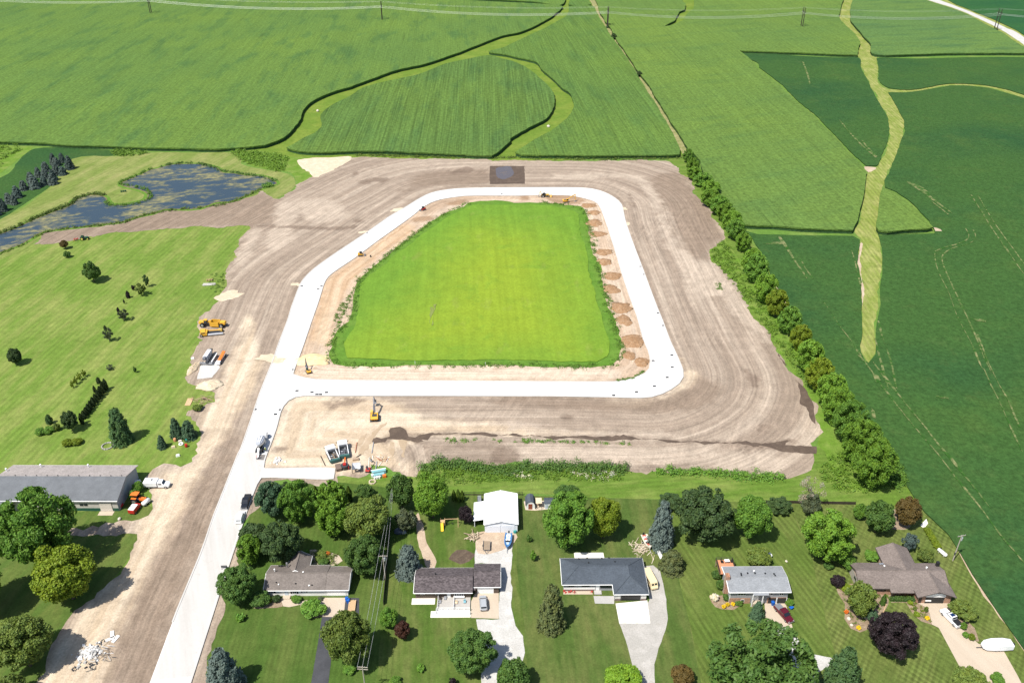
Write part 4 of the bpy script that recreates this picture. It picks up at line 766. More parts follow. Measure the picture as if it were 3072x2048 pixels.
def plant(kind, mat, px, name, label, cat="tree", group=None, lift=0.12, trunk=True, lean=0.0, asp=1.0):
    p, R, b, zc = fit(*px, lift=lift, bmax=2.8 if kind in ('conifer', 'wide', 'column', 'sparse', 'small') else 1.35)
    o = empty(name, (p.x, p.y, 0), rnd.uniform(0, 6.28), label, cat, group)
    if R > 4.6 and "big_" + kind in PROTO: kind = "big_" + kind
    ms = PROTO[kind]; i = tcount.get(kind, 0); tcount[kind] = i + 1
    c = bpy.data.objects.new("crown", ms[i % len(ms)]); link(c, o)
    c.location = (0, 0, zc); c.scale = (R * rnd.uniform(.96, 1.04), R * rnd.uniform(.96, 1.04), b)
    c.material_slots[0].link = 'OBJECT'; c.material_slots[0].material = LEAF[mat]
    if trunk:
        t = bpy.data.objects.new("trunk", TRUNK); link(t, o); h = zc + b * .55; k = min(max(R * 1.1, .6), h * .9)
        t.scale = (k, k, h)
    return o
def T(c, r, cx, top, bot, w): return (CX[c] + cx * K, RY[r] + top * K, RY[r] + bot * K, w * K)
ORD = ["first", "second", "third", "fourth", "fifth", "sixth", "seventh", "eighth", "ninth", "tenth", "eleventh", "twelfth", "thirteenth", "fourteenth", "fifteenth", "sixteenth", "seventeenth", "eighteenth", "nineteenth", "twentieth", "twenty-first", "twenty-second", "twenty-third", "twenty-fourth"]

# blue spruces left of the pond
SPR = [T(0, 0, *a) for a in ((463, 1352, 1450, 70), (540, 1348, 1432, 62), (490, 1385, 1462, 78), (603, 1375, 1490, 95), (395, 1425, 1512, 82), (330, 1475, 1562, 70), (490, 1445, 1540, 78), (545, 1465, 1542, 84), (390, 1485, 1575, 78), (460, 1500, 1592, 82), (265, 1515, 1602, 84))] \
  + [T(0, 1, *a) for a in ((290, 72, 190, 110), (380, 78, 162, 76), (455, 58, 156, 98), (200, 118, 206, 80), (140, 168, 272, 94), (70, 228, 322, 80), (115, 243, 332, 70), (15, 278, 392, 84), (-40, 330, 430, 80))]
SPR.sort(key=lambda t: t[2])
for i, t in enumerate(SPR): plant('wide', 'spruce' if i % 3 else 'darkspruce', t, "spruce_tree", "%s blue spruce from the top of the dense spruce group left of the pond" % ORD[i], group="blue spruces by the pond", lift=.02)
# lawn trees on the left
for kind, mat, t, lab in [
    ('round', 'rust', T(0, 1, 563, 645, 722, 72), "rusty olive young tree beside the red implement and green tractor"),
    ('round', 'dark', T(0, 1, 588, 742, 800, 62), "small dark green tree just below the rusty olive tree"),
    ('open', 'dark', T(0, 1, 805, 830, 1010, 158), "large dark green spreading tree alone on the upper left lawn"),
    ('sparse', 'pine', T(0, 1, 1285, 955, 1055, 50), "thin upright sapling topmost of the sapling line on the lawn"),
    ('sparse', 'olive', T(0, 1, 1235, 1028, 1132, 88), "loose olive sapling beside the thin topmost sapling"),
    ('small', 'plum', T(0, 1, 1173, 1043, 1088, 32), "tiny dark purple sapling left of the loose olive sapling"),
    ('column', 'plum', T(0, 1, 1125, 1093, 1158, 38), "narrow dark purple sapling in the sapling line"),
    ('small', 'darkarb', T(0, 1, 1093, 1172, 1208, 20), "smallest dark sapling in the middle of the sapling line"),
    ('column', 'plum', T(0, 1, 1040, 1238, 1283, 28), "narrow dark sapling above a loose grey green sapling"),
    ('sparse', 'grey', T(0, 1, 1085, 1262, 1356, 80), "loose grey green sapling with a long shadow mid lawn"),
    ('column', 'darkarb', T(0, 1, 925, 1398, 1438, 28), "narrow dark sapling at the lower end of the sapling line"),
    ('sparse', 'grey', T(0, 1, 952, 1428, 1536, 74), "lowest grey green sapling of the sapling line"),
    ('round', 'deep', T(0, 2, 125, 130, 272, 118), "dark blue green tree alone at the left edge of the lawn"),
    ('sparse', 'grey', T(0, 2, 968, 275, 322, 60), "tiny grey green sapling above the dark arborvitae row"),
    ('small', 'dark', T(0, 2, 1190, 293, 343, 32), "tiny dark sapling right of the arborvitae row"),
    ('fine', 'deep', T(0, 2, 610, 680, 890, 145), "dark olive tree at the lower end of the arborvitae row"),
    ('column', 'pine', T(0, 2, 428, 712, 800, 62), "narrow dark cypress above the dark hedge on the lawn"),
    ('wide', 'pine', T(0, 2, 1040, 648, 960, 205), "tall dark pine beside the stone planting ring"),
    ('wide', 'bluegreen', T(0, 2, 1545, 742, 918, 122), "left one of two dense pines behind the junk heap"),
    ('wide', 'bluegreen', T(0, 2, 1655, 758, 925, 138), "right one of two dense pines behind the junk heap"),
    ('wide', 'bluegreen', T(0, 2, 1420, 893, 1012, 92), "small pine left of the junk heap")]:
    plant(kind, mat, t, "sapling" if 'sapling' in lab else "tree", lab, lift=.02 if kind in ('wide', 'column') else .14)
for i, a in enumerate(((735, 318, 382, 42), (700, 348, 412, 42), (665, 382, 446, 42), (635, 418, 478, 34))):
    plant('sparse', 'yellow', T(0, 2, *a), "sapling", "%s pale yellow green sapling from the top of the short sapling row" % ORD[i], group="pale saplings")
ARB = ((865, 383, 442, 42), (925, 398, 498, 46), (902, 424, 524, 46), (880, 462, 556, 46), (862, 494, 582, 44), (838, 528, 612, 44), (816, 558, 642, 46), (795, 590, 672, 46), (775, 618, 700, 46), (755, 648, 724, 46), (735, 676, 752, 46), (714, 702, 798, 42), (830, 458, 520, 28))
for i, a in enumerate(ARB): plant('column', 'darkarb', T(0, 2, *a), "arborvitae", "%s dark arborvitae of the slanting row casting comb-like shadows" % ORD[i], group="arborvitae row on the lawn", lift=.01)
for kind, mat, t, lab in [('bush', 'green', T(0, 2, 355, 830, 902, 100), "left half of the dark green hedge below the cypress"), ('bush', 'green', T(0, 2, 430, 812, 885, 100), "right half of the dark green hedge below the cypress"), ('bush', 'olive', T(0, 2, 500, 788, 862, 66), "light olive shrub between hedge and dark olive tree"),
    ('bush', 'yellow', T(0, 2, 590, 925, 1000, 90), "left clump of the low light green hedge by the stone edging"), ('bush', 'yellow', T(0, 2, 680, 922, 985, 95), "right clump of the low light green hedge by the stone edging"),
    ('bush', 'green', T(0, 2, 1215, 1300, 1420, 90), "leafy shrub against the long barn's end wall, upper one"), ('bush', 'green', T(0, 2, 1180, 1370, 1470, 90), "leafy shrub against the long barn's end wall, lower one"), ('bush', 'olive', T(0, 2, 1740, 620, 690, 90), "green weedy shrub at the foot of the brush pile")]:
    plant(kind, mat, t, "shrub", lab, "shrub", lift=-.1, trunk=False)
# big trees lower left
for kind, mat, px, lab in [
    ('spiky', 'green', (112, 1483, 1692, 192), "large full green tree in front of the long grey barn"), ('round', 'yellow', (192, 1627, 1806, 180), "yellow green tree below the large tree by the barn"),
    ('round', 'olive', (62, 1842, 2012, 172), "large olive green tree in the lower left corner beside the sandy track"), ('round', 'green', (-105, 1650, 1850, 190), "tree cut by the left edge casting a big shadow on the lawn"), ('round', 'olive', (30, 2020, 2110, 90), "olive bush cut by the bottom left corner")]:
    plant(kind, mat, px, "tree", lab, lift=.22)
# trees behind the first house
for kind, mat, px, lab, nm in [
    ('fine', 'deep', (860, 1445, 1502, 54), "small dark round tree at the back of the grove by the road", "tree"), ('spiky', 'bluegreen', (812, 1453, 1592, 80), "blue green tree at the left back of the grove", "tree"), ('spiky', 'green', (893, 1450, 1592, 98), "tall bright tree left of the arborvitae in the grove", "tree"),
    ('column', 'arb', T(1, 2, 550, 1343, 1498, 62), "leftmost narrow arborvitae of the grove", "arborvitae"), ('column', 'arb', T(1, 2, 608, 1350, 1480, 44), "second narrow arborvitae of the grove", "arborvitae"), ('column', 'arb', T(1, 2, 842, 1343, 1482, 62), "rightmost narrow arborvitae of the grove", "arborvitae"),
    ('spiky', 'bright', (993, 1452, 1562, 88), "bright tree between the arborvitae in the grove", "tree"), ('round', 'dark', T(1, 2, 975, 1318, 1462, 165), "medium dark tree at the back right of the grove", "tree"),
    ('spiky', 'bright', (995, 1508, 1664, 84), "light green tree above the flower garden of the first house", "tree"), ('round', 'olive', (1100, 1486, 1628, 138), "broad olive green tree in the middle of the grove", "tree"),
    ('fine', 'dark', (1090, 1604, 1726, 118), "dense dark round maple right of the first house", "tree"), ('fine', 'deep', (846, 1560, 1690, 118), "dense dark tree right behind the first house", "tree"),
    ('round', 'deep', (764, 1566, 1655, 96), "dark ragged tree at the road edge of the grove", "tree"), ('spiky', 'bright', (748, 1610, 1710, 68), "bright narrow tree beside the road left of the first house", "tree"), ('fine', 'dark', (712, 1695, 1812, 114), "dark round tree between road and first house", "tree"),
    ('bush', 'dark', (781, 1773, 1818, 62), "dark shrub tree at the left corner of the first house", "tree"), ('round', 'dark', (1203, 1420, 1532, 86), "tall dark green tree left of the swing set", "tree"), ('round', 'bright', (1295, 1421, 1578, 110), "tall bright green tree behind the swing set", "tree"),
    ('column', 'arb', T(1, 2, 1768, 1378, 1492, 44), "left arborvitae beside the white shed", "arborvitae"), ('column', 'arb', T(1, 2, 1806, 1372, 1496, 48), "middle arborvitae beside the white shed", "arborvitae"), ('column', 'arb', T(1, 2, 1842, 1383, 1482, 44), "right arborvitae beside the white shed", "arborvitae"),
    ('bush', 'plum', T(1, 3, 1872, 4, 186, 132), "dark purple round tree left of the white shed", "tree"), ('open', 'grey', T(1, 3, 1350, 28, 240, 205), "grey green tree by the tarp behind the second house", "tree"), ('wide', 'spruce', T(1, 3, 1365, 335, 618, 235), "broad blue spruce left of the second house", "spruce_tree"),
    ('round', 'olive', T(1, 3, 830, 930, 1460, 425), "large olive tree in front of the first house driveway", "tree"), ('round', 'green', T(1, 3, 1190, 898, 1092, 155), "smaller green tree right of the large olive front tree", "tree"), ('round', 'red', T(1, 3, 1315, 1018, 1182, 142), "small dark red maple on the second front lawn", "tree"),
    ('fine', 'dark', T(1, 3, 1935, 1090, 1500, 425), "large dark green tree beside the second gravel driveway", "tree"), ('round', 'dark', T(1, 3, 2295, 1345, 1640, 270), "dark green tree cut by the bottom edge between two driveways", "tree"), ('wide', 'spruce', T(0, 3, 1960, 1250, 1640, 330), "silvery blue spruce at the bottom edge near the road", "spruce_tree"),
    ('wide', 'spruce', T(1, 2, 1110, 1410, 1500, 80), "small blue spruce hidden in the grove's back edge", "spruce_tree")]:
    plant(kind, mat, px, nm, lab, lift=.03 if kind in ('wide', 'column') else .15)
# trees behind and before the third to fifth houses
for kind, mat, px, lab, nm in [
    ('round', 'dark', (1703, 1456, 1512, 88), "grey green tree top behind the big tree by the small sheds", "tree"), ('spiky', 'green', (1707, 1486, 1664, 128), "big bright green tree behind the third house", "tree"), ('round', 'yellow', (1813, 1489, 1634, 106), "yellow green tree right behind the third house", "tree"),
    ('wide', 'spruce', (1988, 1503, 1635, 86), "tall blue spruce by the red boat", "spruce_tree"), ('wide', 'olivespruce', (2018, 1640, 1716, 80), "olive juniper beside the white propane tank", "tree"), ('fine', 'deep', (2120, 1459, 1632, 180), "very large dark green tree behind the fourth house", "tree"),
    ('fine', 'deep', (2010, 1483, 1522, 74), "dark shrubby tree left of the very large dark tree", "tree"), ('round', 'green', (2258, 1481, 1650, 114), "leafy green tree right of the very large dark tree", "tree"), ('bush', 'olive', (2278, 1640, 1698, 80), "weeping olive bush behind the fourth house", "tree"),
    ('wide', 'bluegreen', T(2, 3, 2215, 838, 1005, 135), "small dark pine in front of the fourth house", "tree"), ('wide', 'olivespruce', T(2, 3, 400, 695, 1078, 250), "olive green spruce at the corner of the third house", "spruce_tree"), ('spiky', 'dark', (2282, 1882, 2140, 262), "very large feathery tree at the bottom edge by the fourth driveway", "tree"),
    ('round', 'lime', T(2, 3, 1022, 1420, 1650, 335), "lime green tree cut by the bottom edge left of the third driveway", "tree"), ('round', 'rust', T(2, 3, 1545, 1400, 1600, 205), "yellow and rust coloured bush at the bottom edge right of the third driveway", "tree"), ('small', 'green', T(2, 3, 235, 405, 490, 62), "tiny green tree on the lawn left of the third house", "tree"),
    ('fine', 'deep', (2338, 1488, 1542, 72), "dark round shrub tree at the back fence of the fourth lot", "tree"), ('twig', 'bare', (2432, 1436, 1530, 74), "pale bare twiggy tree at the back fence", "tree"), ('open', 'grey', (2435, 1476, 1552, 58), "grey green tree in front of the pale bare tree", "tree"),
    ('round', 'green', T(3, 3, 905, -20, 170, 118), "green tree at the back fence left of the play corner", "tree"), ('round', 'dark', (2640, 1500, 1600, 92), "dark green tree left of the play corner", "tree"), ('round', 'rust', (2724, 1488, 1588, 76), "olive rust tree right of the play corner", "tree"),
    ('spiky', 'bright', T(3, 3, 630, 75, 492, 395), "large light green tree behind the fifth house", "tree"), ('bush', 'green', T(3, 3, 795, 420, 565, 155), "green bush at the left end of the fifth house", "tree"), ('bush', 'plum', T(3, 3, 715, 608, 728, 132), "purple shrub tree left of the fifth house", "tree"),
    ('round', 'olive', T(3, 3, 915, 662, 972, 265), "olive tree in front of the fifth house", "tree"), ('bush', 'bluegreen', T(3, 3, 1010, 918, 1032, 105), "green shrub at the foot of the olive tree before the fifth house", "tree"), ('fine', 'plum', T(3, 3, 1195, 932, 1338, 405), "large black purple maple on the fifth front lawn", "tree"),
    ('bush', 'green', T(3, 3, 1012, 395, 502, 135), "green bush beside the fifth house's rear wing", "tree"), ('open', 'darkspruce', T(3, 3, 1350, 245, 430, 135), "dark twiggy birch behind the fifth house", "tree"), ('bush', 'olive', T(3, 3, 1482, 378, 512, 145), "round olive bush behind the fifth house garage", "tree"),
    ('round', 'olive', T(3, 3, 1822, 830, 1022, 235), "ragged olive tree right of the white pickup", "tree"), ('wide', 'pine', T(3, 3, 770, 1240, 1640, 335), "dark green pine at the bottom edge left of the checkered lawn", "tree"), ('round', 'olive', T(3, 3, 1895, 1460, 1660, 320), "olive tree cut by the bottom edge beside the fifth driveway", "tree")]:
    plant(kind, mat, px, nm, lab, lift=.03 if kind in ('wide', 'conifer') else .13)
# the long row of maples beside the soybean field
ROW = [T(2, 0, *a) for a in ((1602, 1322, 1440, 85), (1640, 1400, 1532, 105))] + [T(2, 1, *a) for a in ((1655, 10, 112, 120), (1735, 60, 182, 145), (1800, 130, 262, 150), (1800, 205, 350, 155), (1880, 268, 422, 155), (1930, 325, 482, 155), (1990, 400, 562, 155), (2022, 478, 642, 155), (2085, 588, 748, 128), (2165, 738, 980, 160), (2205, 790, 1090, 185), (2290, 958, 1222, 190))] \
  + [T(3, 1, *a) for a in ((175, 1100, 1370, 175), (285, 1250, 1562, 180), (385, 1408, 1700, 170))] + [T(3, 2, *a) for a in ((460, 78, 392, 205), (552, 238, 552, 215), (650, 368, 692, 235), (722, 498, 842, 252), (822, 618, 1002, 275), (922, 788, 1172, 305), (1035, 948, 1402, 335))]
for i, t in enumerate(ROW): plant('spiky', 'yellow' if i in (14, 16, 18) else ('bright' if i % 3 else 'green'), t, "maple_tree", "%s maple from the far end of the long tree row beside the soybean field" % ORD[i], group="maple row beside the soybean field", lift=.05)
for t, lab in ((T(2, 0, 945, 295, 350, 52), "dark bush farther up on the fence line between corn fields"), (T(2, 0, 1170, 625, 680, 48), "dark bush nearer on the fence line between corn fields"), (T(2, 0, 905, 208, 240, 34), "small bush at the foot of the pole on the fence line")):
    plant('bush', 'deep', t, "shrub", lab, "shrub", lift=-.05, trunk=False)
# garden shrubs
for kind, mat, t, lab in [
    ('bush', 'green', T(1, 3, 520, 832, 985, 215), "large round shrub in the bed before the first house"), ('bush', 'deep', T(1, 3, 205, 785, 860, 82), "dark clipped round shrub under the first house window"), ('bush', 'yellow', T(1, 3, 145, 805, 860, 50), "light green shrub left of the dark clipped shrub"), ('bush', 'grey', T(1, 3, 590, 800, 845, 55), "grey green shrub at the first house garage corner"), ('bush', 'green', T(1, 3, 385, 800, 855, 95), "low green shrubs along the first house front wall"),
    ('small', 'green', T(0, 3, 2120, 945, 1030, 92), "small round shrub alone on the first front lawn"), ('small', 'green', T(1, 3, 1475, 1398, 1475, 84), "small round shrub alone on the second front lawn"), ('bush', 'green', T(1, 3, 1250, 1508, 1610, 115), "shrub cut by the bottom edge near the wooden pole"), ('small', 'plum', T(1, 3, 1755, 1518, 1600, 74), "dark purple shrub cut by the bottom edge"), ('bush', 'green', T(1, 3, 850, 1400, 1480, 130), "shrubs around the foot of the large olive front tree"),
    ('bush', 'green', T(1, 3, 465, 388, 442, 70), "round green shrub behind the first house's rear wing"), ('bush', 'olive', T(1, 3, 590, 405, 470, 110), "mixed green plants in the first back garden"), ('small', 'orange', T(1, 3, 655, 408, 440, 50), "orange flowers in the first back garden"), ('bush', 'dark', T(1, 3, 620, 480, 530, 100), "dark green plants at the edge of the first back garden"),
    ('small', 'dark', T(2, 3, 198, 262, 328, 52), "small blue green shrub on the lawn near the blue boat"), ('bush', 'dark', T(2, 3, 2045, 820, 888, 82), "clipped round green shrub before the fourth house"), ('bush', 'dark', T(2, 3, 1940, 778, 848, 70), "dark round shrub beside the white hydrangea"), ('bush', 'dark', T(2, 3, 1890, 650, 765, 90), "tall dark shrub at the fourth house end wall"), ('bush', 'white', T(2, 3, 1835, 775, 848, 78), "white flowering hydrangea left of the fourth house"),
    ('small', 'gold', T(2, 3, 1915, 870, 912, 42), "leftmost bright yellow flower bush before the fourth house"), ('small', 'gold', T(2, 3, 1948, 852, 892, 42), "middle bright yellow flower bush before the fourth house"), ('small', 'gold', T(2, 3, 1997, 852, 890, 40), "rightmost bright yellow flower bush before the fourth house"), ('bush', 'dark', T(2, 3, 1850, 570, 655, 90), "dark green bush below the orange deck of the fourth house"),
    ('bush', 'green', T(3, 3, 285, 820, 890, 80), "light green shrub right of the burgundy pickup"), ('bush', 'dark', T(3, 3, 630, 490, 572, 95), "low dark green shrub left of the fifth house"), ('column', 'dark', T(3, 3, 1115, 780, 885, 52), "clipped upright shrub at the fifth house entrance"), ('small', 'yellow', T(3, 3, 1350, 838, 875, 55), "yellow green flower clump in the fifth house bed, upper left"), ('small', 'gold', T(3, 3, 1500, 975, 1012, 50), "yellow flower clump beside the fifth driveway"),
    ('small', 'yellow', T(3, 3, 1405, 935, 985, 62), "light green mound in the fifth house bed"), ('small', 'olive', T(3, 3, 1390, 892, 930, 36), "small brown green shrub in the fifth house bed, left"), ('small', 'olive', T(3, 3, 1490, 892, 945, 36), "small upright brown green shrub in the fifth house bed, right"), ('bush', 'green', T(3, 3, 1818, 1030, 1098, 62), "green shrub below the ragged olive tree by the fifth driveway"), ('bush', 'green', T(3, 3, 1840, 1112, 1172, 62), "middle shrub of the bed right of the fifth driveway"),
    ('bush', 'yellow', T(3, 3, 1892, 1130, 1195, 60), "lowest shrub of the bed right of the fifth driveway"), ('bush', 'green', T(3, 3, 2120, 1478, 1580, 130), "green mound at the bottom right corner by the driveway"), ('small', 'orange', T(3, 3, 785, 915, 958, 45), "rusty shrub at the edge of the fifth front bed"), ('small', 'gold', T(3, 3, 895, 1060, 1098, 50), "yellow plants at the bottom of the round bed"), ('bush', 'bluegreen', T(3, 3, 760, 1400, 1480, 90), "dark shrub below the bottom edge pine"),
    ('bush', 'yellow', T(3, 3, 780, 690, 760, 110), "pale yellow green plants at the fifth house's left end")]:
    plant(kind, mat, t, "shrub", lab, "shrub", lift=-.12, trunk=False)
for i in range(5): plant('bush', 'yellow', T(3, 3, 1502 + i * 22, 190 + i * 34, 250 + i * 34, 70), "shrub", "%s shrub from the back of the yellow green border hedge on the right" % ORD[i], "shrub", "border hedge on the right", lift=-.1, trunk=False)

# ---------------------------------------------------------------- uncounted growth: weeds, reeds, field edges
def growth(name, pts, h, w, mat, label=None, leaf=0.28, per=14, seed=0):
    """clumps of leaf faces at many spots joined into one mesh: uncounted cover"""
    per, leaf = int(per * 2.6), leaf * .58
    r = np.random.default_rng(seed); P0 = np.repeat(np.array(pts)[:, :2], per, 0); n = len(P0)
    hh = np.repeat(h * r.uniform(.45, 1.15, len(pts)), per); z = r.random(n) ** .8 * hh
    off = r.normal(0, w / 2, (n, 2)) * (1.15 - .5 * z / (hh + 1e-6))[:, None]
    C = np.column_stack([P0 + off, z + .05]); N = np.column_stack([off / (w + 1e-6) + r.normal(0, .4, (n, 2)), .5 + r.random(n) * .5])
    me = quads(name, C, N, leaf * r.uniform(.6, 1.4, n), r.uniform(.9, 1.6, n)); me.materials[0] = mat
    o = bpy.data.objects.new(name, me); link(o); o["kind"] = "stuff"
    if label: o["label"] = label
    return o
def along(px, n, jit=0.6, seed=0):
    w = smooth_loop([(p.x, p.y) for p in W(px)], 2.0, False); r = np.random.default_rng(seed)
    d = np.concatenate([[0], np.cumsum(np.linalg.norm(np.diff(w, axis=0), axis=1))]); t = np.sort(r.uniform(0, d[-1], n))
    return np.stack([np.interp(t, d, w[:, 0]), np.interp(t, d, w[:, 1])], 1) + r.normal(0, jit, (n, 2))
def within(px, n, seed=0):
    lp = L(px, 0, 3); r = np.random.default_rng(seed); lo, hi = lp.min(0), lp.max(0); out = np.zeros((0, 2))
    while len(out) < n:
        q = r.uniform(lo, hi, (n * 3, 2)); out = np.concatenate([out, q[inside(q, lp)]])
    return out[:n]
growth("weed_hedge", along(P(1, 2, (1500, 1190), (1620, 1150), (1900, 1175), (2150, 1205)) + P(2, 2, (0, 1205), (140, 1185), (330, 1180), (560, 1190), (760, 1195), (1060, 1205)), 150, 1.0, 1), 2.2, 2.0, LEAF['dark'], "dark weedy bushes along the lower edge of the graded soil", .3, 26)
growth("weed_hedge", along(P(2, 2, (1310, 1215), (1500, 1225), (1750, 1230), (1950, 1245), (2200, 1265), (2352, 1275)) + P(3, 2, (120, 1262), (240, 1258)), 90, .8, 2), 1.6, 1.5, LEAF['green'], "weedy bushes along the lower right edge of the graded soil", .28, 20)
growth("tall_weeds", within([(1250, 1425), (1320, 1392), (1500, 1404), (1880, 1412), (1860, 1440), (1600, 1440), (1300, 1450)], 420, 3), .8, 1.0, LEAF['weed'], "bright weeds behind the house lots", .25, 8)
growth("white_wildflowers", within(P(2, 2, (560, 1210), (760, 1200), (960, 1235), (940, 1290), (700, 1290), (560, 1250)), 40, 4), .9, .9, LEAF['white'], "patch of white wildflowers in the weeds", .16, 9)
growth("white_wildflowers", within(P(2, 2, (40, 1225), (240, 1245), (240, 1280), (100, 1275)), 14, 5), .8, .8, LEAF['white'], None, .16, 8)
growth("tall_weeds", within([(2140, 750), (2176, 722), (2195, 760), (2260, 870), (2380, 1050), (2440, 1180), (2400, 1130), (2250, 920), (2140, 780)], 300, 6), 1.0, 1.2, LEAF['weed'], "bright weeds between graded soil and tree row", .3, 9)
growth("tall_weeds", within([(2470, 1390), (2560, 1350), (2650, 1440), (2690, 1440), (2600, 1480), (2480, 1450)], 200, 7), 1.1, 1.2, LEAF['weed'], None, .28, 9)
growth("tall_weeds", within([(2660, 1390), (2690, 1385), (2720, 1450), (2690, 1470)], 80, 8), 1.3, 1.2, LEAF['green'], None, .28, 12)
growth("tall_weeds", within([(695, 455), (760, 458), (850, 468), (860, 490), (840, 515), (790, 500), (735, 488)], 260, 9), 1.8, 1.8, LEAF['weed'], "bright tall weeds right of the pond", .4, 12)
growth("tall_weeds", within([(340, 452), (440, 455), (425, 466), (350, 468)], 60, 10), 1.6, 1.8, LEAF['weed'], None, .4, 12)
growth("tall_weeds", within([(-60, 440), (60, 440), (20, 480), (-60, 540)], 120, 11), 1.6, 1.8, LEAF['weed'], None, .4, 12)
growth("field_edge_weeds", along(P(1, 0, (900, 1370), (1500, 1385), (2100, 1395)) + P(2, 0, (100, 1395), (700, 1405), (1300, 1400), (1540, 1395)), 260, .9, 12), .9, 1.6, LEAF['reed'], "weedy grass strip between corn and graded soil", .35, 8)
growth("reeds", along([tuple(q) for q in P(0, 1, (0, 590), (170, 525), (300, 462), (450, 400), (560, 358), (650, 320), (680, 280), (830, 245), (920, 255))], 200, .5, 13), 1.4, .9, LEAF['reed'], "reeds along the upper pond bank", .3, 10)
growth("reeds", along(P(0, 1, (930, 310), (1000, 345), (1180, 330), (1300, 295), (1330, 250), (1290, 205), (1190, 180), (1080, 160), (1060, 140), (1160, 100), (1330, 20)), 170, .5, 14), 1.2, .9, LEAF['tallgrass'], None, .28, 9)
growth("reeds", along(P(0, 1, (0, 770), (200, 690), (300, 625), (450, 570), (750, 530), (1050, 500), (1210, 450), (1350, 415), (1600, 375), (1800, 360), (2050, 310), (2300, 200)), 230, .6, 15), 1.0, .9, LEAF['reed'], None, .28, 9)
growth("reeds", along(P(0, 0, (1400, 1475), (1550, 1445), (1760, 1445), (1960, 1510), (2080, 1525), (2200, 1545)) + P(1, 1, (110, 98), (190, 130)), 110, .6, 16), 1.2, 1.0, LEAF['dark'], None, .3, 10)
growth("reeds", within(P(1, 1, (80, 160), (180, 150), (190, 170), (90, 195)), 26, 17), 1.8, 1.4, LEAF['green'], None, .35, 14)
growth("tall_grass_edge", along(P(1, 1, (1900, 320), (1650, 440), (1500, 545), (1290, 700), (1000, 940), (915, 1050), (890, 1280), (780, 1430), (690, 1540)) + P(1, 2, (680, 100), (690, 220), (830, 275), (1300, 282), (2000, 282)) + P(2, 2, (200, 285), (800, 292), (940, 270), (1010, 160)) + P(2, 1, (950, 1400), (850, 1030), (780, 770), (700, 420), (560, 345), (300, 318)), 620, .8, 18), .7, 1.3, LEAF['tallgrass'], "uneven tall grass rim of the hay field", .26, 8)
growth("weed_tufts", along(P(1, 2, (1660, 948), (1900, 945), (2200, 945), (2352, 948)) + P(2, 2, (250, 950), (600, 958), (1150, 975)), 70, .5, 19), .6, .9, LEAF['green'], "green weed tufts along the dark drainage line", .22, 8)
growth("weed_tufts", within(P(2, 2, (960, 415), (1130, 380), (1210, 330), (1215, 345), (1120, 400), (980, 425)), 40, 20), .5, .8, LEAF['green'], None, .2, 7)
growth("weed_tufts", within(P(2, 1, (1830, 1010), (1880, 1020), (1900, 1090), (1860, 1090)), 22, 21), .5, .8, LEAF['green'], None, .2, 7)
growth("weed_tufts", within(P(1, 1, (740, 1270), (880, 1100), (860, 1180), (800, 1330), (720, 1450)), 90, 22), .6, .9, LEAF['tallgrass'], None, .22, 7)
growth("garden_plants", within(P(3, 3, (720, 760), (780, 870), (800, 1010), (860, 1080), (960, 1060), (1040, 980), (1140, 830), (1030, 730)), 80, 23), .5, .7, LEAF['olive'], None, .16, 8)
growth("garden_plants", within(P(1, 3, (505, 405), (755, 440), (735, 525), (500, 505)), 60, 24), .7, .8, LEAF['olive'], None, .18, 9)
growth("red_flowers", along(P(2, 3, (510, 770), (755, 768)), 7, .15, 25), .6, .4, LEAF['redflower'], "red flowers in the bed before the third house", .12, 14)
growth("garden_plants", within(P(3, 3, (1350, 840), (1480, 900), (1530, 1030), (1450, 1000), (1360, 930)), 30, 26), .4, .5, LEAF['yellow'], None, .14, 7)
growth("lawn_weeds", within(P(0, 1, (1850, 950), (1980, 950), (1960, 1100), (1850, 1080)), 40, 27), .5, .8, LEAF['tallgrass'], None, .2, 8)
# ================================================================ buildings
def shingle(name, base, var, size=0.35):
    m = NM(name, 0.9, 0.15); ob = m.obj()
    mp = m.n.new("ShaderNodeMapping"); mp.inputs["Scale"].default_value = (1, 2.2, 2.2); m.put(mp.inputs["Vector"], ob)
    cell = m.voro(size, mp.outputs[0], "Color"); bw = m.n.new("ShaderNodeRGBToBW"); m.l.new(cell, bw.inputs[0])
    c = m.scale(m.mix(base, base, 0.0), m.mapr(bw.outputs[0], 0.1, 0.9, 1 - var, 1 + var))
    c = m.scale(c, m.mapr(m.noise(2.5, 4, 0.6, ob), 0.3, 0.7, 0.88, 1.12)); c = m.scale(c, m.mapr(m.noise(0.12, 2, 0.7, ob), 0.3, 0.7, 0.9, 1.1))
    m.bump(bw.outputs[0], 0.3, 0.04); return m.done(c)
def siding(name, base, pitch=0.2, dark=0.75, axis=2):
    m = NM(name, 0.7, 0.25); sx = m.n.new("ShaderNodeSeparateXYZ"); m.put(sx.inputs[0], m.obj())
    w = m.math('FRACT', m.math('DIVIDE', sx.outputs[axis], pitch)); c = m.scale(m.mix(base, base, 0.0), m.mapr(w, 0.0, 0.18, dark, 1.0))
    return m.done(m.scale(c, m.mapr(m.noise(1.2, 3, 0.6, m.obj()), 0.3, 0.7, 0.94, 1.05)))
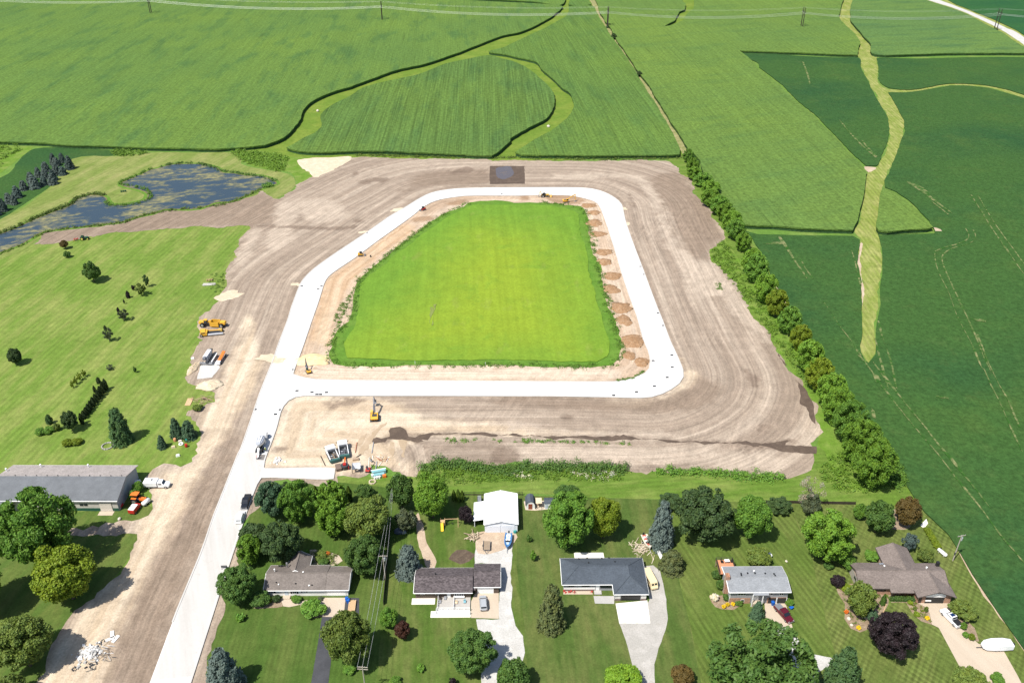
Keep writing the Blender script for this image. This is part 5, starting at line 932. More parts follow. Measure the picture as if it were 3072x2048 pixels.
def brick_mat(name, base, mortar):
    m = NM(name, 0.9, 0.15); b = m.n.new("ShaderNodeTexBrick"); mp = m.n.new("ShaderNodeMapping"); mp.inputs["Rotation"].default_value = (math.pi / 2, 0, 0); m.put(mp.inputs["Vector"], m.obj()); m.l.new(mp.outputs[0], b.inputs["Vector"])
    b.inputs["Color1"].default_value = (*base, 1); b.inputs["Color2"].default_value = (*(x * .65 for x in base), 1); b.inputs["Mortar"].default_value = (*mortar, 1)
    b.inputs["Scale"].default_value = 1; b.inputs["Brick Width"].default_value = .5; b.inputs["Row Height"].default_value = .18; b.inputs["Mortar Size"].default_value = .02
    return m.done(m.scale(b.outputs["Color"], m.mapr(m.noise(.8, 3), .3, .7, .85, 1.15)))
RF1, RF2, RF3, RF4, RF5 = shingle("shingle_taupe", (0.165, 0.143, 0.128), .18), shingle("shingle_brown_mottled", (0.092, 0.078, 0.080), .42, .5), shingle("shingle_slate", (0.070, 0.084, 0.102), .15), shingle("shingle_light_grey", (0.235, 0.248, 0.262), .14), shingle("shingle_brown", (0.172, 0.143, 0.128), .22)
RFB, RFB2 = shingle("barn_roof_grey", (0.135, 0.144, 0.155), .08, .25), shingle("barn_roof_rosy", (0.330, 0.295, 0.275), .25, .25)
W_WHITE = siding("white_siding", (0.80, 0.79, 0.76)); W_BROWN = siding("brown_siding", (0.105, 0.080, 0.062)); W_GREY = siding("grey_siding", (0.300, 0.305, 0.315)); W_TAUPE = siding("taupe_metal_wall", (0.47, 0.44, 0.40), .3, .85, 0); W_BARNS = siding("grey_metal_wall", (0.330, 0.345, 0.360), .3, .8, 1); W_SHED = siding("white_metal_wall", (0.70, 0.73, 0.78), .3, .85, 0)
W_BRICK = brick_mat("orange_brick", (0.42, 0.20, 0.11), (0.45, 0.40, 0.34)); W_DKBRICK = brick_mat("dark_brick", (0.16, 0.10, 0.085), (0.3, 0.27, 0.25)); W_STONE = flat_mat("pale_stone_wall", (0.55, 0.53, 0.50), (0.66, 0.64, 0.60), (0.42, 0.40, 0.38), .5)
M_WHITE, M_TRIM = plain("white_paint", (0.80, 0.80, 0.78), .5, 0, .05), plain("white_trim", (0.78, 0.78, 0.76), .5, 0, .05)
M_DARKTRIM, M_BLACK = plain("dark_brown_trim", (0.045, 0.035, 0.030), .6), plain("black_paint", (0.02, 0.02, 0.022), .5)
M_GLASS = NM("window_glass", 0.08, 0.6).done((0.022, 0.027, 0.036)); M_METALROOF = siding("white_metal_roof", (0.82, 0.82, 0.82), .3, .93, 1)
M_GREEN = plain("green_metal_panel", (0.022, 0.085, 0.058), .5); M_DECK = siding("orange_deck_boards", (0.52, 0.24, 0.13), .16, .7, 0); M_DECKG = siding("grey_deck_boards", (0.40, 0.38, 0.35), .16, .75, 0); M_WOOD = plain("weathered_wood", (0.30, 0.23, 0.16), .9, 0, .25, .3); M_LUMBER = plain("new_lumber", (0.50, 0.34, 0.19), .85, 0, .2, .3)
M_STEEL, M_GALV, M_BLUE = plain("steel", (0.40, 0.41, 0.43), .4, .6), plain("galvanised", (0.50, 0.52, 0.54), .45, .4), plain("blue_plastic", (0.012, 0.10, 0.42), .4)
M_RED, M_TAN, M_GARAGE_SHADE = plain("red_paint", (0.42, 0.025, 0.02), .4), plain("tan_paint", (0.62, 0.50, 0.34), .5), plain("painted_garage_shade", (0.035, 0.033, 0.03), .9)  # the last one is near-black, painting the shade inside an open garage

class House:
    def __init__(s, name, label, x, y, rz=-2.0, cat="house"): s.r = empty(name, (x, y, 0), math.radians(rz), label, cat)
    def box(s, name, x0, x1, y0, y1, z0, z1, m, parent=None, label=None):
        cx, cy, cz = (x0 + x1) / 2, (y0 + y1) / 2, (z0 + z1) / 2
        mb = MB().box((0, 0, 0), (x1 - x0, y1 - y0, z1 - z0)); o = mb.build(name, m, parent or s.r); o.location = (cx, cy, cz)
        if label: o["label"] = label
        return o
    def walls(s, x0, x1, y0, y1, h, m, ridge=None, axis='x', name="wall", z0=0.0):
        """walls with gable ends"""
        mb = MB()
        if ridge is None: mb.box(((x0 + x1) / 2, (y0 + y1) / 2, (z0 + h) / 2), (x1 - x0, y1 - y0, h - z0))
        elif axis == 'x':
            ym = (y0 + y1) / 2; mb.loft([[(x, y0, z0), (x, y1, z0), (x, y1, h), (x, ym, ridge), (x, y0, h)] for x in (x0, x1)])
        else:
            xm = (x0 + x1) / 2; mb.loft([[(x0, y, z0), (x1, y, z0), (x1, y, h), (xm, y, ridge), (x0, y, h)] for y in (y0, y1)])
        o = mb.build(name, m, s.r); flip_fix(o.data); return o
    def slab(s, name, faces, m, t=.16, parent=None):
        """roof planes with thickness; faces are lists of 3D points"""
        mb = MB()
        for f in faces:
            n = len(f); p = [Vector(q) for q in f]; nr = (p[1] - p[0]).cross(p[2] - p[0]).normalized()
            if nr.z < 0: nr = -nr
            mb.add(p + [q - nr * t for q in p], [tuple(range(n)), tuple(range(2 * n - 1, n - 1, -1))] + [(i, (i + 1) % n, n + (i + 1) % n, n + i) for i in range(n)])
        o = mb.build(name, m, parent or s.r); flip_fix(o.data); return o
    def gable(s, x0, x1, y0, y1, ez, rz, m, axis='x', ym=None, trim=None, ends='lr'):
        if axis == 'x':
            ym = (y0 + y1) / 2 if ym is None else ym
            f = [[(x0, y0, ez), (x1, y0, ez), (x1, ym, rz), (x0, ym, rz)], [(x1, y1, ez), (x0, y1, ez), (x0, ym, rz), (x1, ym, rz)]]; cap = ((x0, ym, rz), (x1, ym, rz))
            edges = [((x0, y0, ez), (x1, y0, ez)), ((x0, y1, ez), (x1, y1, ez)), ((x0, y0, ez), (x0, ym, rz)), ((x0, ym, rz), (x0, y1, ez)), ((x1, y0, ez), (x1, ym, rz)), ((x1, ym, rz), (x1, y1, ez))]
        else:
            xm = (x0 + x1) / 2 if ym is None else ym
            f = [[(x0, y1, ez), (x0, y0, ez), (xm, y0, rz), (xm, y1, rz)], [(x1, y0, ez), (x1, y1, ez), (xm, y1, rz), (xm, y0, rz)]]; cap = ((xm, y0, rz), (xm, y1, rz))
            edges = [((x0, y0, ez), (x0, y1, ez)), ((x1, y0, ez), (x1, y1, ez)), ((x0, y0, ez), (xm, y0, rz)), ((xm, y0, rz), (x1, y0, ez)), ((x0, y1, ez), (xm, y1, rz)), ((xm, y1, rz), (x1, y1, ez))]
        if axis == 'x': edges = edges[:2] + (edges[2:4] if 'l' in ends else []) + (edges[4:] if 'r' in ends else [])
        ro_ = s.slab("roof", f, m)
        s.cap(cap, m, ro_)
        if trim: s.fascia(edges, trim, ro_)
        return ro_
    def cap(s, ab, m, parent):
        a, b = Vector(ab[0]), Vector(ab[1]); return MB().cyl(a + Vector((0, 0, .02)), b + Vector((0, 0, .02)), .11, .11, 6).build("ridge_cap", m, parent)
    def fascia(s, edges, m, parent):
        mb = MB()
        for a, b in edges:
            a, b = Vector(a), Vector(b); mb.cyl(a - Vector((0, 0, .10)), b - Vector((0, 0, .10)), .12, .12, 4)
        return mb.build("gutter", m, parent)
    def window(s, x, z, w, h, y=0.0, shut=None, mull=1, face='f', frame=M_TRIM):
        """window with frame, panes and optional shutters on the front (f), left (l) or right (r) wall"""
        def bx(nm, a0, a1, d0, d1, z0, z1, m, par=None):
            if face == 'f': return s.box(nm, a0, a1, y - d1, y - d0, z0, z1, m, par)
            if face == 'l': return s.box(nm, y - d1, y - d0, a0, a1, z0, z1, m, par)
            return s.box(nm, y + d0, y + d1, a0, a1, z0, z1, m, par)
        f = bx("window", x, x + w, -.02, .05, z, z + h, frame); f.location
        pw = (w - .1 * (mull + 1)) / mull
        for i in range(mull):
            a = x + .1 + i * (pw + .1); p = bx("pane", a, a + pw, .03, .065, z + .1, z + h - .1, M_GLASS); p.parent = f; p.location = Vector(p.location) - Vector(f.location)
        if shut:
            for a in (x - .42, x + w + .04): bx("shutter", a, a + .38, 0, .05, z - .05, z + h + .05, shut)
        return f
    def door(s, x, w, h, m, y=0.0, z=0.0, name="door", panels=0, label=None):
        d = s.box(name, x, x + w, y - .06, y + .02, z, z + h, m, None, label)
        if panels:
            for i in range(panels):
                zz = z + h * (i + .5) / panels; p = s.box("panel", x + .06, x + w - .06, y - .085, y - .055, zz - h / panels * .42, zz + h / panels * .42, m); p.parent = d; p.location = Vector(p.location) - Vector(d.location)
        else:
            p = s.box("handle", x + w - .2, x + w - .1, y - .12, y - .05, z + .95, z + 1.1, M_STEEL); p.parent = d; p.location = Vector(p.location) - Vector(d.location)
        return d
    def vent(s, x, y, z, m=M_WHITE, h=.45, r=.11, parent=None, name="roof_vent"):
        return MB().cyl((x, y, z - .2), (x, y, z + h * .7), r, r, 8).cyl((x, y, z + h * .7), (x, y, z + h), r * 1.7, r * 1.5, 8).build(name, m, parent or s.r)

# ---- first house: white siding, taupe roof
h = House("house", "white ranch house with taupe roof and black shutters beside the grove", -53.55, 158.0, -3.0)
h.walls(0, 15.2, 0, 7.7, 2.5, W_WHITE, 4.0); h.walls(15.2, 20.9, .02, 7.2, 2.5, W_WHITE, 3.9, name="garage_wall"); h.walls(4.4, 9.4, 4.5, 11.0, 2.5, W_WHITE, 4.1, 'y', "wing_wall")
r1 = h.gable(-.4, 15.25, -.5, 8.2, 2.5, 4.25, RF1, trim=M_TRIM, ends='l'); h.gable(15.28, 21.3, -.48, 7.7, 2.5, 4.17, RF1, ym=3.85, trim=M_TRIM, ends='r'); rw = h.gable(4.0, 9.8, 4.6, 11.5, 2.5, 4.45, RF1, 'y', trim=M_TRIM)
for x, z, w, hh, sh in ((1.15, 1.1, .9, 1.1, 1), (6.7, .9, 1.1, 1.3, 1), (9.35, 1.35, .85, .75, 1)): h.window(x, z, w, hh, 0, M_BLACK, 2)
h.door(4.75, .95, 2.1, plain("pale_blue_door", (0.45, 0.52, 0.58))); h.door(15.5, 4.9, 2.15, M_WHITE, .02, 0, "garage_door", 4)
h.vent(4.2, 7.0, 3.1, M_STEEL, 1.5, .16, r1, "flue_pipe"); h.vent(1.6, 4.6, 4.15, M_WHITE, .7, .13, r1); h.vent(9.1, 3.9, 4.2, M_WHITE, .35, .14, r1); h.vent(3.3, .9, 3.05, M_WHITE, .3, .12, r1); h.vent(2.6, 1.4, 3.2, M_BLACK, .3, .12, r1); h.vent(7.6, 1.1, 3.1, M_BLACK, .3, .12, r1); h.vent(11.1, .6, 2.9, M_WHITE, .3, .14, r1); h.vent(11.8, .7, 2.95, M_BLACK, .3, .12, r1)
h.box("doorstep", 4.3, 6.2, -1.2, -.02, 0.0, .3, M_PAD)
# ---- second house: brown siding, mottled roof
h = House("house", "brown ranch house with mottled brown roof and white railed porch", -15.4, 154.9, -3.0)
h.walls(0, 14.1, 0, 7.5, 2.6, W_BROWN, 3.9); h.walls(15.0, 21.2, 1.6, 8.8, 2.6, W_BROWN, 3.9, name="garage_wall"); h.box("breezeway", 14.1, 15.0, 2.0, 7.4, 0, 2.5, W_BROWN)
r2 = h.gable(-.35, 14.6, -.6, 8.0, 2.6, 4.05, RF2, trim=M_TRIM, ends='l'); h.gable(14.7, 21.7, 1.25, 9.4, 2.6, 4.05, RF2, trim=M_TRIM, ends='r'); h.slab("roof", [[(14.5, .6, 2.3), (15.3, .6, 2.3), (15.3, 3.0, 2.75), (14.5, 3.0, 2.75)]], RF2)
h.window(1.3, 1.4, 1.1, .9, 0, None, 1); h.window(5.0, 1.4, 1.1, .9, 0, None, 1); h.window(9.9, .95, 2.4, 1.2, -.1, None, 4, 'f'); h.box("bay_sill", 9.7, 12.5, -.5, .0, .75, .95, M_TRIM); h.door(8.0, .95, 2.05, M_WHITE); h.door(15.7, 4.2, 2.1, M_WHITE, 1.6, 0, "garage_door", 4)
h.vent(4.9, 4.4, 4.0, M_BLACK, .45, .12, r2)
h.box("concrete_apron", -.9, 5.0, -2.0, -.02, 0, .12, M_PADW); h.box("concrete_apron", 4.2, 14.2, -6.2, -4.2, 0, .1, M_PADW)
dk = h.box("porch_deck", 5.8, 9.8, -4.1, -.03, 0.0, .45, M_DECKG); h.box("porch_deck", 9.9, 14.0, -3.9, -.03, 0, .4, M_DECKG); h.box("porch_ramp", 5.6, 14.0, -5.4, -4.2, 0, .35, M_WHITE)
def railing(hs, x0, y0, x1, y1, z0, hgt, m, n=None, name="railing"):
    a, b = Vector((x0, y0, 0)), Vector((x1, y1, 0)); Ln = (b - a).length; n = n or max(2, int(Ln / 1.2)); mb = MB()
    for i in range(n + 1): q = a.lerp(b, i / n); mb.box((q.x, q.y, z0 + hgt / 2), (.1, .1, hgt))
    for z in (z0 + hgt, z0 + hgt * .5, z0 + .12): mb.cyl((x0, y0, z), (x1, y1, z), .05, .05, 4)
    return mb.build(name, m, hs.r)
for a in ((5.8, -4.1, 5.8, -.1), (9.85, -4.1, 9.85, -.1), (5.6, -4.2, 14.0, -4.2), (5.6, -5.4, 14.0, -5.4), (5.6, -5.4, 5.6, -4.2)): railing(h, *a, .4, .9, M_WHITE)
for x, y, m in ((6.4, -.8, M_DARKTRIM), (6.3, -1.9, M_STEEL), (7.6, -.7, M_STEEL), (10.5, -2.0, M_TAN), (12.6, -1.8, plain("teal_cushion", (0.18, 0.36, 0.42)))):
    c = MB().box((x, y, .70), (.6, .6, .1)).box((x, y + .28, 1.0), (.6, .08, .55))
    for i in (-1, 1):
        for j in (-1, 1): c.cyl((x + i * .25, y + j * .25, .42), (x + i * .25, y + j * .25, .68), .03, .03, 4)
    co = c.build("porch_chair", m); co.matrix_world = h.r.matrix_world; co.rotation_euler = h.r.rotation_euler; co.location = h.r.location
    tag(co, {6.4: "dark chair by the wall on the white railed porch", 6.3: "steel chair at the left rail of the porch", 7.6: "grey chair beside the front door of the brown house", 10.5: "tan chair on the grey porch deck", 12.6: "teal chair on the grey porch deck"}[x], "chair", "porch chairs of the brown house")
h.box("back_step", 5.0, 7.4, 7.6, 9.0, 0, .3, M_DECKG); railing(h, 5.0, 9.0, 7.4, 9.0, .3, .9, M_WHITE); railing(h, 3.9, 7.7, 3.9, 9.4, 0, 1.6, M_WHITE)
# ---- third house: hip roof in slate blue
h = House("house", "slate blue hip roofed house with dark garage door and cream pad", 22.05, 154.75, -3.0)
h.walls(.5, 13.3, .5, 8.8, 2.7, W_GREY, None); h.walls(13.3, 21.3, -2.8, 8.8, 2.71, W_GREY, None, name="garage_wall")
E, RG = 2.7, 4.65
h.slab("roof", [[(0, 0, E), (12.9, 0, E), (17.35, 4.65, RG), (4.5, 4.65, RG)], [(0, 9.3, E), (0, 0, E), (4.5, 4.65, RG)], [(21.8, 9.3, E), (0, 9.3, E), (4.5, 4.65, RG), (17.35, 4.65, RG)], [(21.8, -3.3, E), (21.8, 9.3, E), (17.35, 4.65, RG), (17.35, 1.15, RG)], [(12.9, 0, E), (12.9, -3.3, E), (17.35, 1.15, RG), (17.35, 4.65, RG)], [(12.9, -3.3, E), (21.8, -3.3, E), (17.35, 1.15, RG)]], RF3)
r3 = bpy.context.scene.collection.objects[-1]
for ab in (((4.5, 4.65, RG), (17.35, 4.65, RG)), ((17.35, 4.65, RG), (17.35, 1.15, RG)), ((0, 0, E), (4.5, 4.65, RG)), ((0, 9.3, E), (4.5, 4.65, RG)), ((21.8, 9.3, E), (17.35, 4.65, RG)), ((12.9, -3.3, E), (17.35, 1.15, RG)), ((21.8, -3.3, E), (17.35, 1.15, RG))): h.cap(ab, RF3, r3)
h.fascia([((0, 0, E), (12.9, 0, E)), ((12.9, 0, E), (12.9, -3.3, E)), ((12.9, -3.3, E), (21.8, -3.3, E)), ((21.8, -3.3, E), (21.8, 9.3, E)), ((21.8, 9.3, E), (0, 9.3, E)), ((0, 9.3, E), (0, 0, E))], M_TRIM, r3)
h.box("stone_band", .5, 8.6, .40, .49, .55, 1.25, M_WHITE); h.box("brick_base", .5, 8.6, .36, .48, 0, .55, W_DKBRICK)
h.window(1.7, 1.4, 1.5, .95, .5, None, 1, 'f', M_BLACK); h.window(5.1, 1.4, 2.0, .95, .5, None, 1, 'f', M_BLACK); h.window(9.9, .9, 3.2, 1.4, .5, None, 3, 'f', M_BLACK); h.door(8.75, .95, 2.1, M_WHITE, .5); h.box("entry_step", 8.3, 10.2, -.9, .35, 0, .3, M_PADG)
h.door(14.9, 4.9, 2.15, M_BLACK, -2.8, 0, "garage_door", 4); h.box("stone_pier", 13.35, 14.7, -2.95, -2.82, .8, 2.5, W_STONE); h.box("stone_pier", 19.95, 21.25, -2.95, -2.82, .8, 2.5, W_STONE); h.box("brick_base", 13.35, 14.7, -2.95, -2.82, 0, .8, W_DKBRICK); h.box("brick_base", 19.95, 21.25, -2.95, -2.82, 0, .8, W_DKBRICK)
for x, y, z in ((4.9, 8.6, 3.0), (7.1, 8.9, 2.9), (11.0, 8.8, 2.9), (12.9, 9.0, 2.85), (7.2, 6.2, 4.0), (14.2, 6.8, 3.7)): h.vent(x, y, z, M_BLACK, .3, .12, r3)
# ---- fourth house: raised ranch, light grey roof
h = House("house", "raised grey house with light grey roof, brick chimney and orange deck", 63.9, 148.6, -3.0)
h.walls(0, 14.6, 0, 7.6, 4.4, W_GREY, 5.3); h.box("brick_base", .0, 5.3, -.10, -.01, 0, 1.9, W_BRICK); h.box("brick_base", 9.6, 14.6, -.08, -.01, 0, 2.05, W_BRICK)
r4 = h.gable(-.5, 15.1, -.5, 8.3, 4.45, 5.35, RF4, trim=M_TRIM); h.slab("roof", [[(5.5, -1.3, 4.25), (9.4, -1.3, 4.25), (9.4, -.45, 4.42), (5.5, -.45, 4.42)]], RF4)
h.box("brick_wall", -.16, -.01, 1.6, 5.2, 0, 4.3, W_BRICK); ch = h.box("chimney", -.7, .3, 2.9, 4.3, 0, 6.3, W_BRICK)
h.window(1.9, 2.9, 2.1, .9, 0, None, 3); h.window(9.5, 2.9, 1.3, .9, 0, None, 2); h.window(12.4, 2.9, 1.1, .9, 0, None, 2); h.window(2.9, .6, .9, .9, -.1); h.door(6.4, .95, 2.1, M_WHITE, -.02, 1.2); h.box("entry_step", 5.7, 7.8, -1.3, -.12, 0, 1.2, M_PAD)
h.door(9.9, 1.9, 1.95, M_GARAGE_SHADE, -.09, 0, "garage_shade_panel", 0); h.door(12.2, 2.2, 1.95, M_GARAGE_SHADE, -.09, 0, "garage_shade_panel", 0); h.box("door_frame", 11.85, 12.15, -.14, -.05, 0, 2.05, M_TRIM); h.box("door_frame", 14.42, 14.6, -.14, -.085, 0, 2.05, M_TRIM); h.box("corner_post", 5.35, 5.55, -1.2, -1.0, 0, 4.2, M_TRIM); h.box("corner_board", -.04, .12, -.05, .1, 0, 4.4, M_TRIM)  # flat near-black panels paint the unlit inside of both garage bays
for x, y, z, m in ((3.6, 4.9, 5.2, M_BLACK), (3.5, 4.2, 5.3, M_BLACK), (5.3, 5.1, 5.2, M_BLACK), (7.2, 5.1, 5.2, M_BLACK), (7.2, 6.0, 5.0, M_WHITE), (9.8, 5.0, 5.2, M_BLACK), (12.0, 4.8, 5.2, M_BLACK), (12.1, 4.1, 5.3, M_BLACK)): h.vent(x, y, z, m, .3, .14, r4)
h.box("deck", -.9, 3.4, 7.7, 12.6, 2.2, 2.4, M_DECK); railing(h, -.9, 7.7, -.9, 12.6, 2.4, .9, M_DARKTRIM); railing(h, -.9, 12.6, 3.4, 12.6, 2.4, .9, M_DARKTRIM); railing(h, 3.4, 12.6, 3.4, 7.7, 2.4, .9, M_DARKTRIM)
for x in (-.8, 1.2, 3.3): h.box("deck_post", x - .08, x + .08, 12.35, 12.5, 0, 2.2, M_WOOD)
h.box("porch_post", 7.9, 8.1, -1.2, -1.0, 0, 4.15, M_TRIM)
# ---- fifth house: brown cross gables
h = House("house", "sprawling brown roofed brick house with open garage and rear wing", 98.1, 149.5, -4.0)
h.walls(0, 21.6, -.0, 7.9, 2.7, W_BRICK, 4.3); h.walls(9.0, 16.3, 5.0, 13.3, 2.7, W_BRICK, 4.3, 'y', "wing_wall"); h.walls(13.6, 22.0, -2.7, 4.0, 2.69, W_BRICK, 4.2, 'y', "garage_wall")
r5 = h.gable(-.5, 22.4, -.55, 8.4, 2.75, 4.65, RF5, trim=M_DARKTRIM); h.gable(8.5, 16.9, 4.2, 13.9, 2.75, 4.66, RF5, 'y', trim=M_DARKTRIM); h.gable(13.1, 22.9, -3.4, 4.2, 2.72, 4.67, RF5, 'y', trim=M_DARKTRIM); h.slab("roof", [[(7.1, -1.7, 2.5), (13.2, -1.7, 2.5), (13.2, -.5, 2.82), (7.1, -.5, 2.82)]], RF5)
h.box("gable_siding", 15.4, 20.4, -2.80, -2.71, 2.25, 3.5, M_WHITE); h.door(15.6, 4.7, 2.1, M_GARAGE_SHADE, -2.71, 0, "garage_shade_panel", 0); h.box("half_open_door", 15.6, 17.0, -3.0, -2.75, .9, 1.2, M_WHITE); h.window(2.0, 1.2, 4.5, .9, 0, None, 4, 'f', M_DARKTRIM); h.window(8.0, .8, 4.4, 1.3, 0, None, 4, 'f', M_DARKTRIM); h.window(3.0, 1.2, 1.6, 1.1, -.01, None, 2, 'l')  # open garage is a flat panel with its inner shade painted on
h.box("arch_door", 13.95, 14.7, -2.76, -2.71, 0, 1.9, M_DARKTRIM); h.box("side_wall_panel", -.06, -.01, .2, 7.7, 0, 2.7, siding("taupe_siding", (0.36, 0.33, 0.29))); h.box("chimney", 21.5, 22.2, 6.3, 7.1, 2.5, 4.9, M_BLACK)
h.vent(7.8, 7.2, 3.2, M_STEEL, .5, .2, r5); h.vent(8.0, 6.4, 3.4, M_WHITE, .4, .15, r5); h.vent(18.2, 5.0, 4.2, M_WHITE, .6, .15, r5); h.box("skylight", 7.2, 8.0, 6.9, 7.9, 3.0, 3.25, M_STEEL)
h.box("porch_post", 7.4, 7.6, -1.6, -1.4, 0, 2.5, M_DARKTRIM)
# ---- long barn
h = House("barn", "long grey barn with two toned roof and taupe front wall", -138.4, 194.6, -3.6, "barn")
h.walls(.6, 36.9, .4, 14.9, 4.2, W_BARNS, 6.4); h.box("front_wall", .6, 36.8, .30, .385, .0, 4.1, W_TAUPE); h.box("green_band", 21.5, 36.8, .24, .295, 0, 1.1, M_GREEN)
rb = h.slab("roof", [[(-.2, -.3, 4.25), (37.4, -.3, 4.25), (37.4, 7.7, 6.65), (-.2, 7.7, 6.65)], [(-.2, -4.2, 3.3), (7.4, -4.2, 3.3), (7.4, -.28, 4.22), (-.2, -.28, 4.22)]], RFB, .14); h.slab("rear_roof", [[(37.4, 15.6, 4.25), (-.2, 15.6, 4.25), (-.2, 7.72, 6.66), (37.4, 7.72, 6.66)]], RFB2, .14)
h.fascia([((-.2, -.3, 4.25), (37.4, -.3, 4.25)), ((-.2, 15.6, 4.25), (37.4, 15.6, 4.25))], M_TRIM, rb)
h.door(31.6, 3.5, 3.2, plain("beige_door", (0.58, 0.53, 0.47)), .22, 0, "sliding_door", 3); h.door(9.6, 3.6, 3.2, plain("beige_door", (0.58, 0.53, 0.47)), .24, 0, "sliding_door", 3)
for x in (26.0, 27.2): h.window(x, 1.9, 1.0, .8, .3, None, 1, 'f', M_BLACK)
h.box("lean_to_post", 7.1, 7.35, -4.0, -3.75, 0, 3.3, M_TRIM); h.box("lean_to_wall", .6, .8, -4.0, .3, 0, 3.3, W_BARNS); h.box("door_apron", 31.3, 35.5, -1.6, .1, 0, .08, M_PAD)
for i in range(11): h.vent(5.0 + i * 3.1, 7.9, 6.62, M_BLACK, .22, .1, rb)
for x, y in ((9.0, 14.2), (23.2, 14.2), (.5, 11.2)): h.vent(x, y, 4.7 if y > 12 else 5.6, M_WHITE, 1.0, .16, rb)
# ---- white shed
h = House("shed", "bright white metal shed with two garage doors and a lean-to", 3.0, 177.6, -2.5, "shed")
h.walls(0, 9.1, 0, 12.2, 3.2, W_SHED, 4.35, 'y'); h.gable(-.2, 9.3, -.25, 12.5, 3.22, 4.45, M_METALROOF, 'y', trim=M_TRIM)
for x in (.75, 4.75): h.door(x, 3.6, 2.6, W_SHED, 0, 0, "garage_door", 4)
h.slab("lean_to_roof", [[(-3.2, 2.0, 2.5), (-.25, 2.0, 3.05), (-.25, 9.6, 3.05), (-3.2, 9.6, 2.5)]], M_METALROOF, .08); h.box("lean_to_wall", -3.0, -2.85, 2.2, 9.4, 0, 2.45, W_SHED)
for y in (2.2, 9.3): h.box("lean_to_post", -3.0, -2.8, y, y + .2, 0, 2.4, M_WHITE)
h.box("lean_to_back", -3.0, -.05, 9.2, 9.35, 0, 2.5, W_SHED)
# ---- two garden sheds with a canopy between
h = House("garden_shed", "small white gambrel shed with dark roof and red doors", 15.1, 186.3, -2.0, "shed")
mb = MB(); pr = [(0, 0), (2.6, 0), (2.6, 1.7), (2.15, 2.6), (1.3, 3.0), (.45, 2.6), (0, 1.7)]; mb.loft([[(x, y, z) for x, z in pr] for y in (0, 3.2)]); o = mb.build("wall", M_WHITE, h.r); flip_fix(o.data)
h.slab("roof", [[(-.15, -.15, 1.55), (-.15, 3.35, 1.55), (.4, 3.35, 2.72), (.4, -.15, 2.72)], [(.4, -.15, 2.72), (.4, 3.35, 2.72), (1.3, 3.35, 3.14), (1.3, -.15, 3.14)], [(1.3, -.15, 3.14), (1.3, 3.35, 3.14), (2.2, 3.35, 2.72), (2.2, -.15, 2.72)], [(2.2, -.15, 2.72), (2.2, 3.35, 2.72), (2.75, 3.35, 1.55), (2.75, -.15, 1.55)]], RF3, .1)
M_RUST = plain("rust_red_door", (0.26, 0.06, 0.03)); h.door(.72, .56, 2.0, M_RUST); h.door(1.3, .56, 2.0, M_RUST)
h = House("canopy", "tan fabric canopy on posts between the two garden sheds", 17.95, 186.1, -2.0, "canopy")
h.slab("canopy_cloth", [[(0, 0, 2.25), (1.75, 0, 2.25), (1.75, 2.3, 2.4), (0, 2.3, 2.4)]], M_TAN, .05)
for x in (.05, 1.7):
    for y in (.05, 2.2): h.box("post", x - .05, x + .05, y - .05, y + .05, 0, 2.2, M_DARKTRIM)
h.box("bench", .1, 1.6, 1.5, 2.0, 0, .5, M_WOOD)
h = House("garden_shed", "small white shed with dark blue roof right of the tan canopy", 20.5, 186.2, -2.0, "shed")
h.walls(0, 2.5, 0, 2.1, 2.2, M_WHITE, 2.7); h.gable(-.15, 2.65, -.2, 2.3, 2.2, 2.85, RF3); h.door(.15, .8, 1.8, plain("pale_blue_door", (0.45, 0.52, 0.58))); h.window(1.3, 1.0, .8, .7)
pad("garden_deck", [tuple(q) for q in ((1571, 1503), (1576, 1529), (1605, 1531), (1645, 1527), (1665, 1524), (1662, 1500))], 0.055, M_PAD)
# ================================================================ vehicles and machines
M_TYRE = plain("tyre_rubber", (0.018, 0.018, 0.019), .9, 0, .2, .2, .1); M_RIM = plain("rim_metal", (0.45, 0.46, 0.48), .35, .7); M_CARGLASS = NM("car_glass", 0.06, 0.7).done((0.014, 0.017, 0.022)); M_CHROME = plain("chrome", (0.6, 0.61, 0.63), .2, .8)
M_LAMP, M_TAIL = plain("headlight_lens", (0.75, 0.76, 0.78), .15), plain("tail_light_lens", (0.30, 0.01, 0.01), .25); M_UNDER = plain("under_body", (0.03, 0.03, 0.032), .8)
def paint(name, c, rough=0.25): return plain(name, c, rough, 0, .03, 1.0, .5)
P_WHITE, P_BLACK, P_MAROON, P_SILVER, P_CREAM = paint("white_car_paint", (0.78, 0.79, 0.80)), paint("black_car_paint", (0.016, 0.018, 0.024)), paint("maroon_car_paint", (0.085, 0.008, 0.016)), paint("silver_car_paint", (0.34, 0.36, 0.38)), paint("cream_van_paint", (0.66, 0.54, 0.33))
P_YEL, P_ORG, P_CATY = paint("machine_yellow", (0.66, 0.36, 0.035), .45), paint("machine_orange", (0.72, 0.17, 0.025), .45), paint("pale_machine_yellow", (0.66, 0.42, 0.10), .5)
M_DKGREY, M_MIDGREY = plain("dark_machine_grey", (0.045, 0.048, 0.055), .6), plain("machine_grey", (0.16, 0.17, 0.19), .55)
def root(name, label, cat, px, head, group=None, z=0.0):
    """head: direction of the front, degrees from world +X"""
    p = G(*px, z); return empty(name, (p.x, p.y, z), math.radians(head), label, cat, group)
def ring(x, w, z0, z1, t=.9, r=.12): return [(x, -w, z0), (x, -w, z1 - r * 1.5), (x, -w * t, z1), (x, w * t, z1), (x, w, z1 - r * 1.5), (x, w, z0)]
def shell(name, secs, m, par, smooth=False):
    mb = MB(); mb.loft([ring(*s) for s in secs]); o = mb.build(name, m, par, smooth, .05); flip_fix(o.data); return o
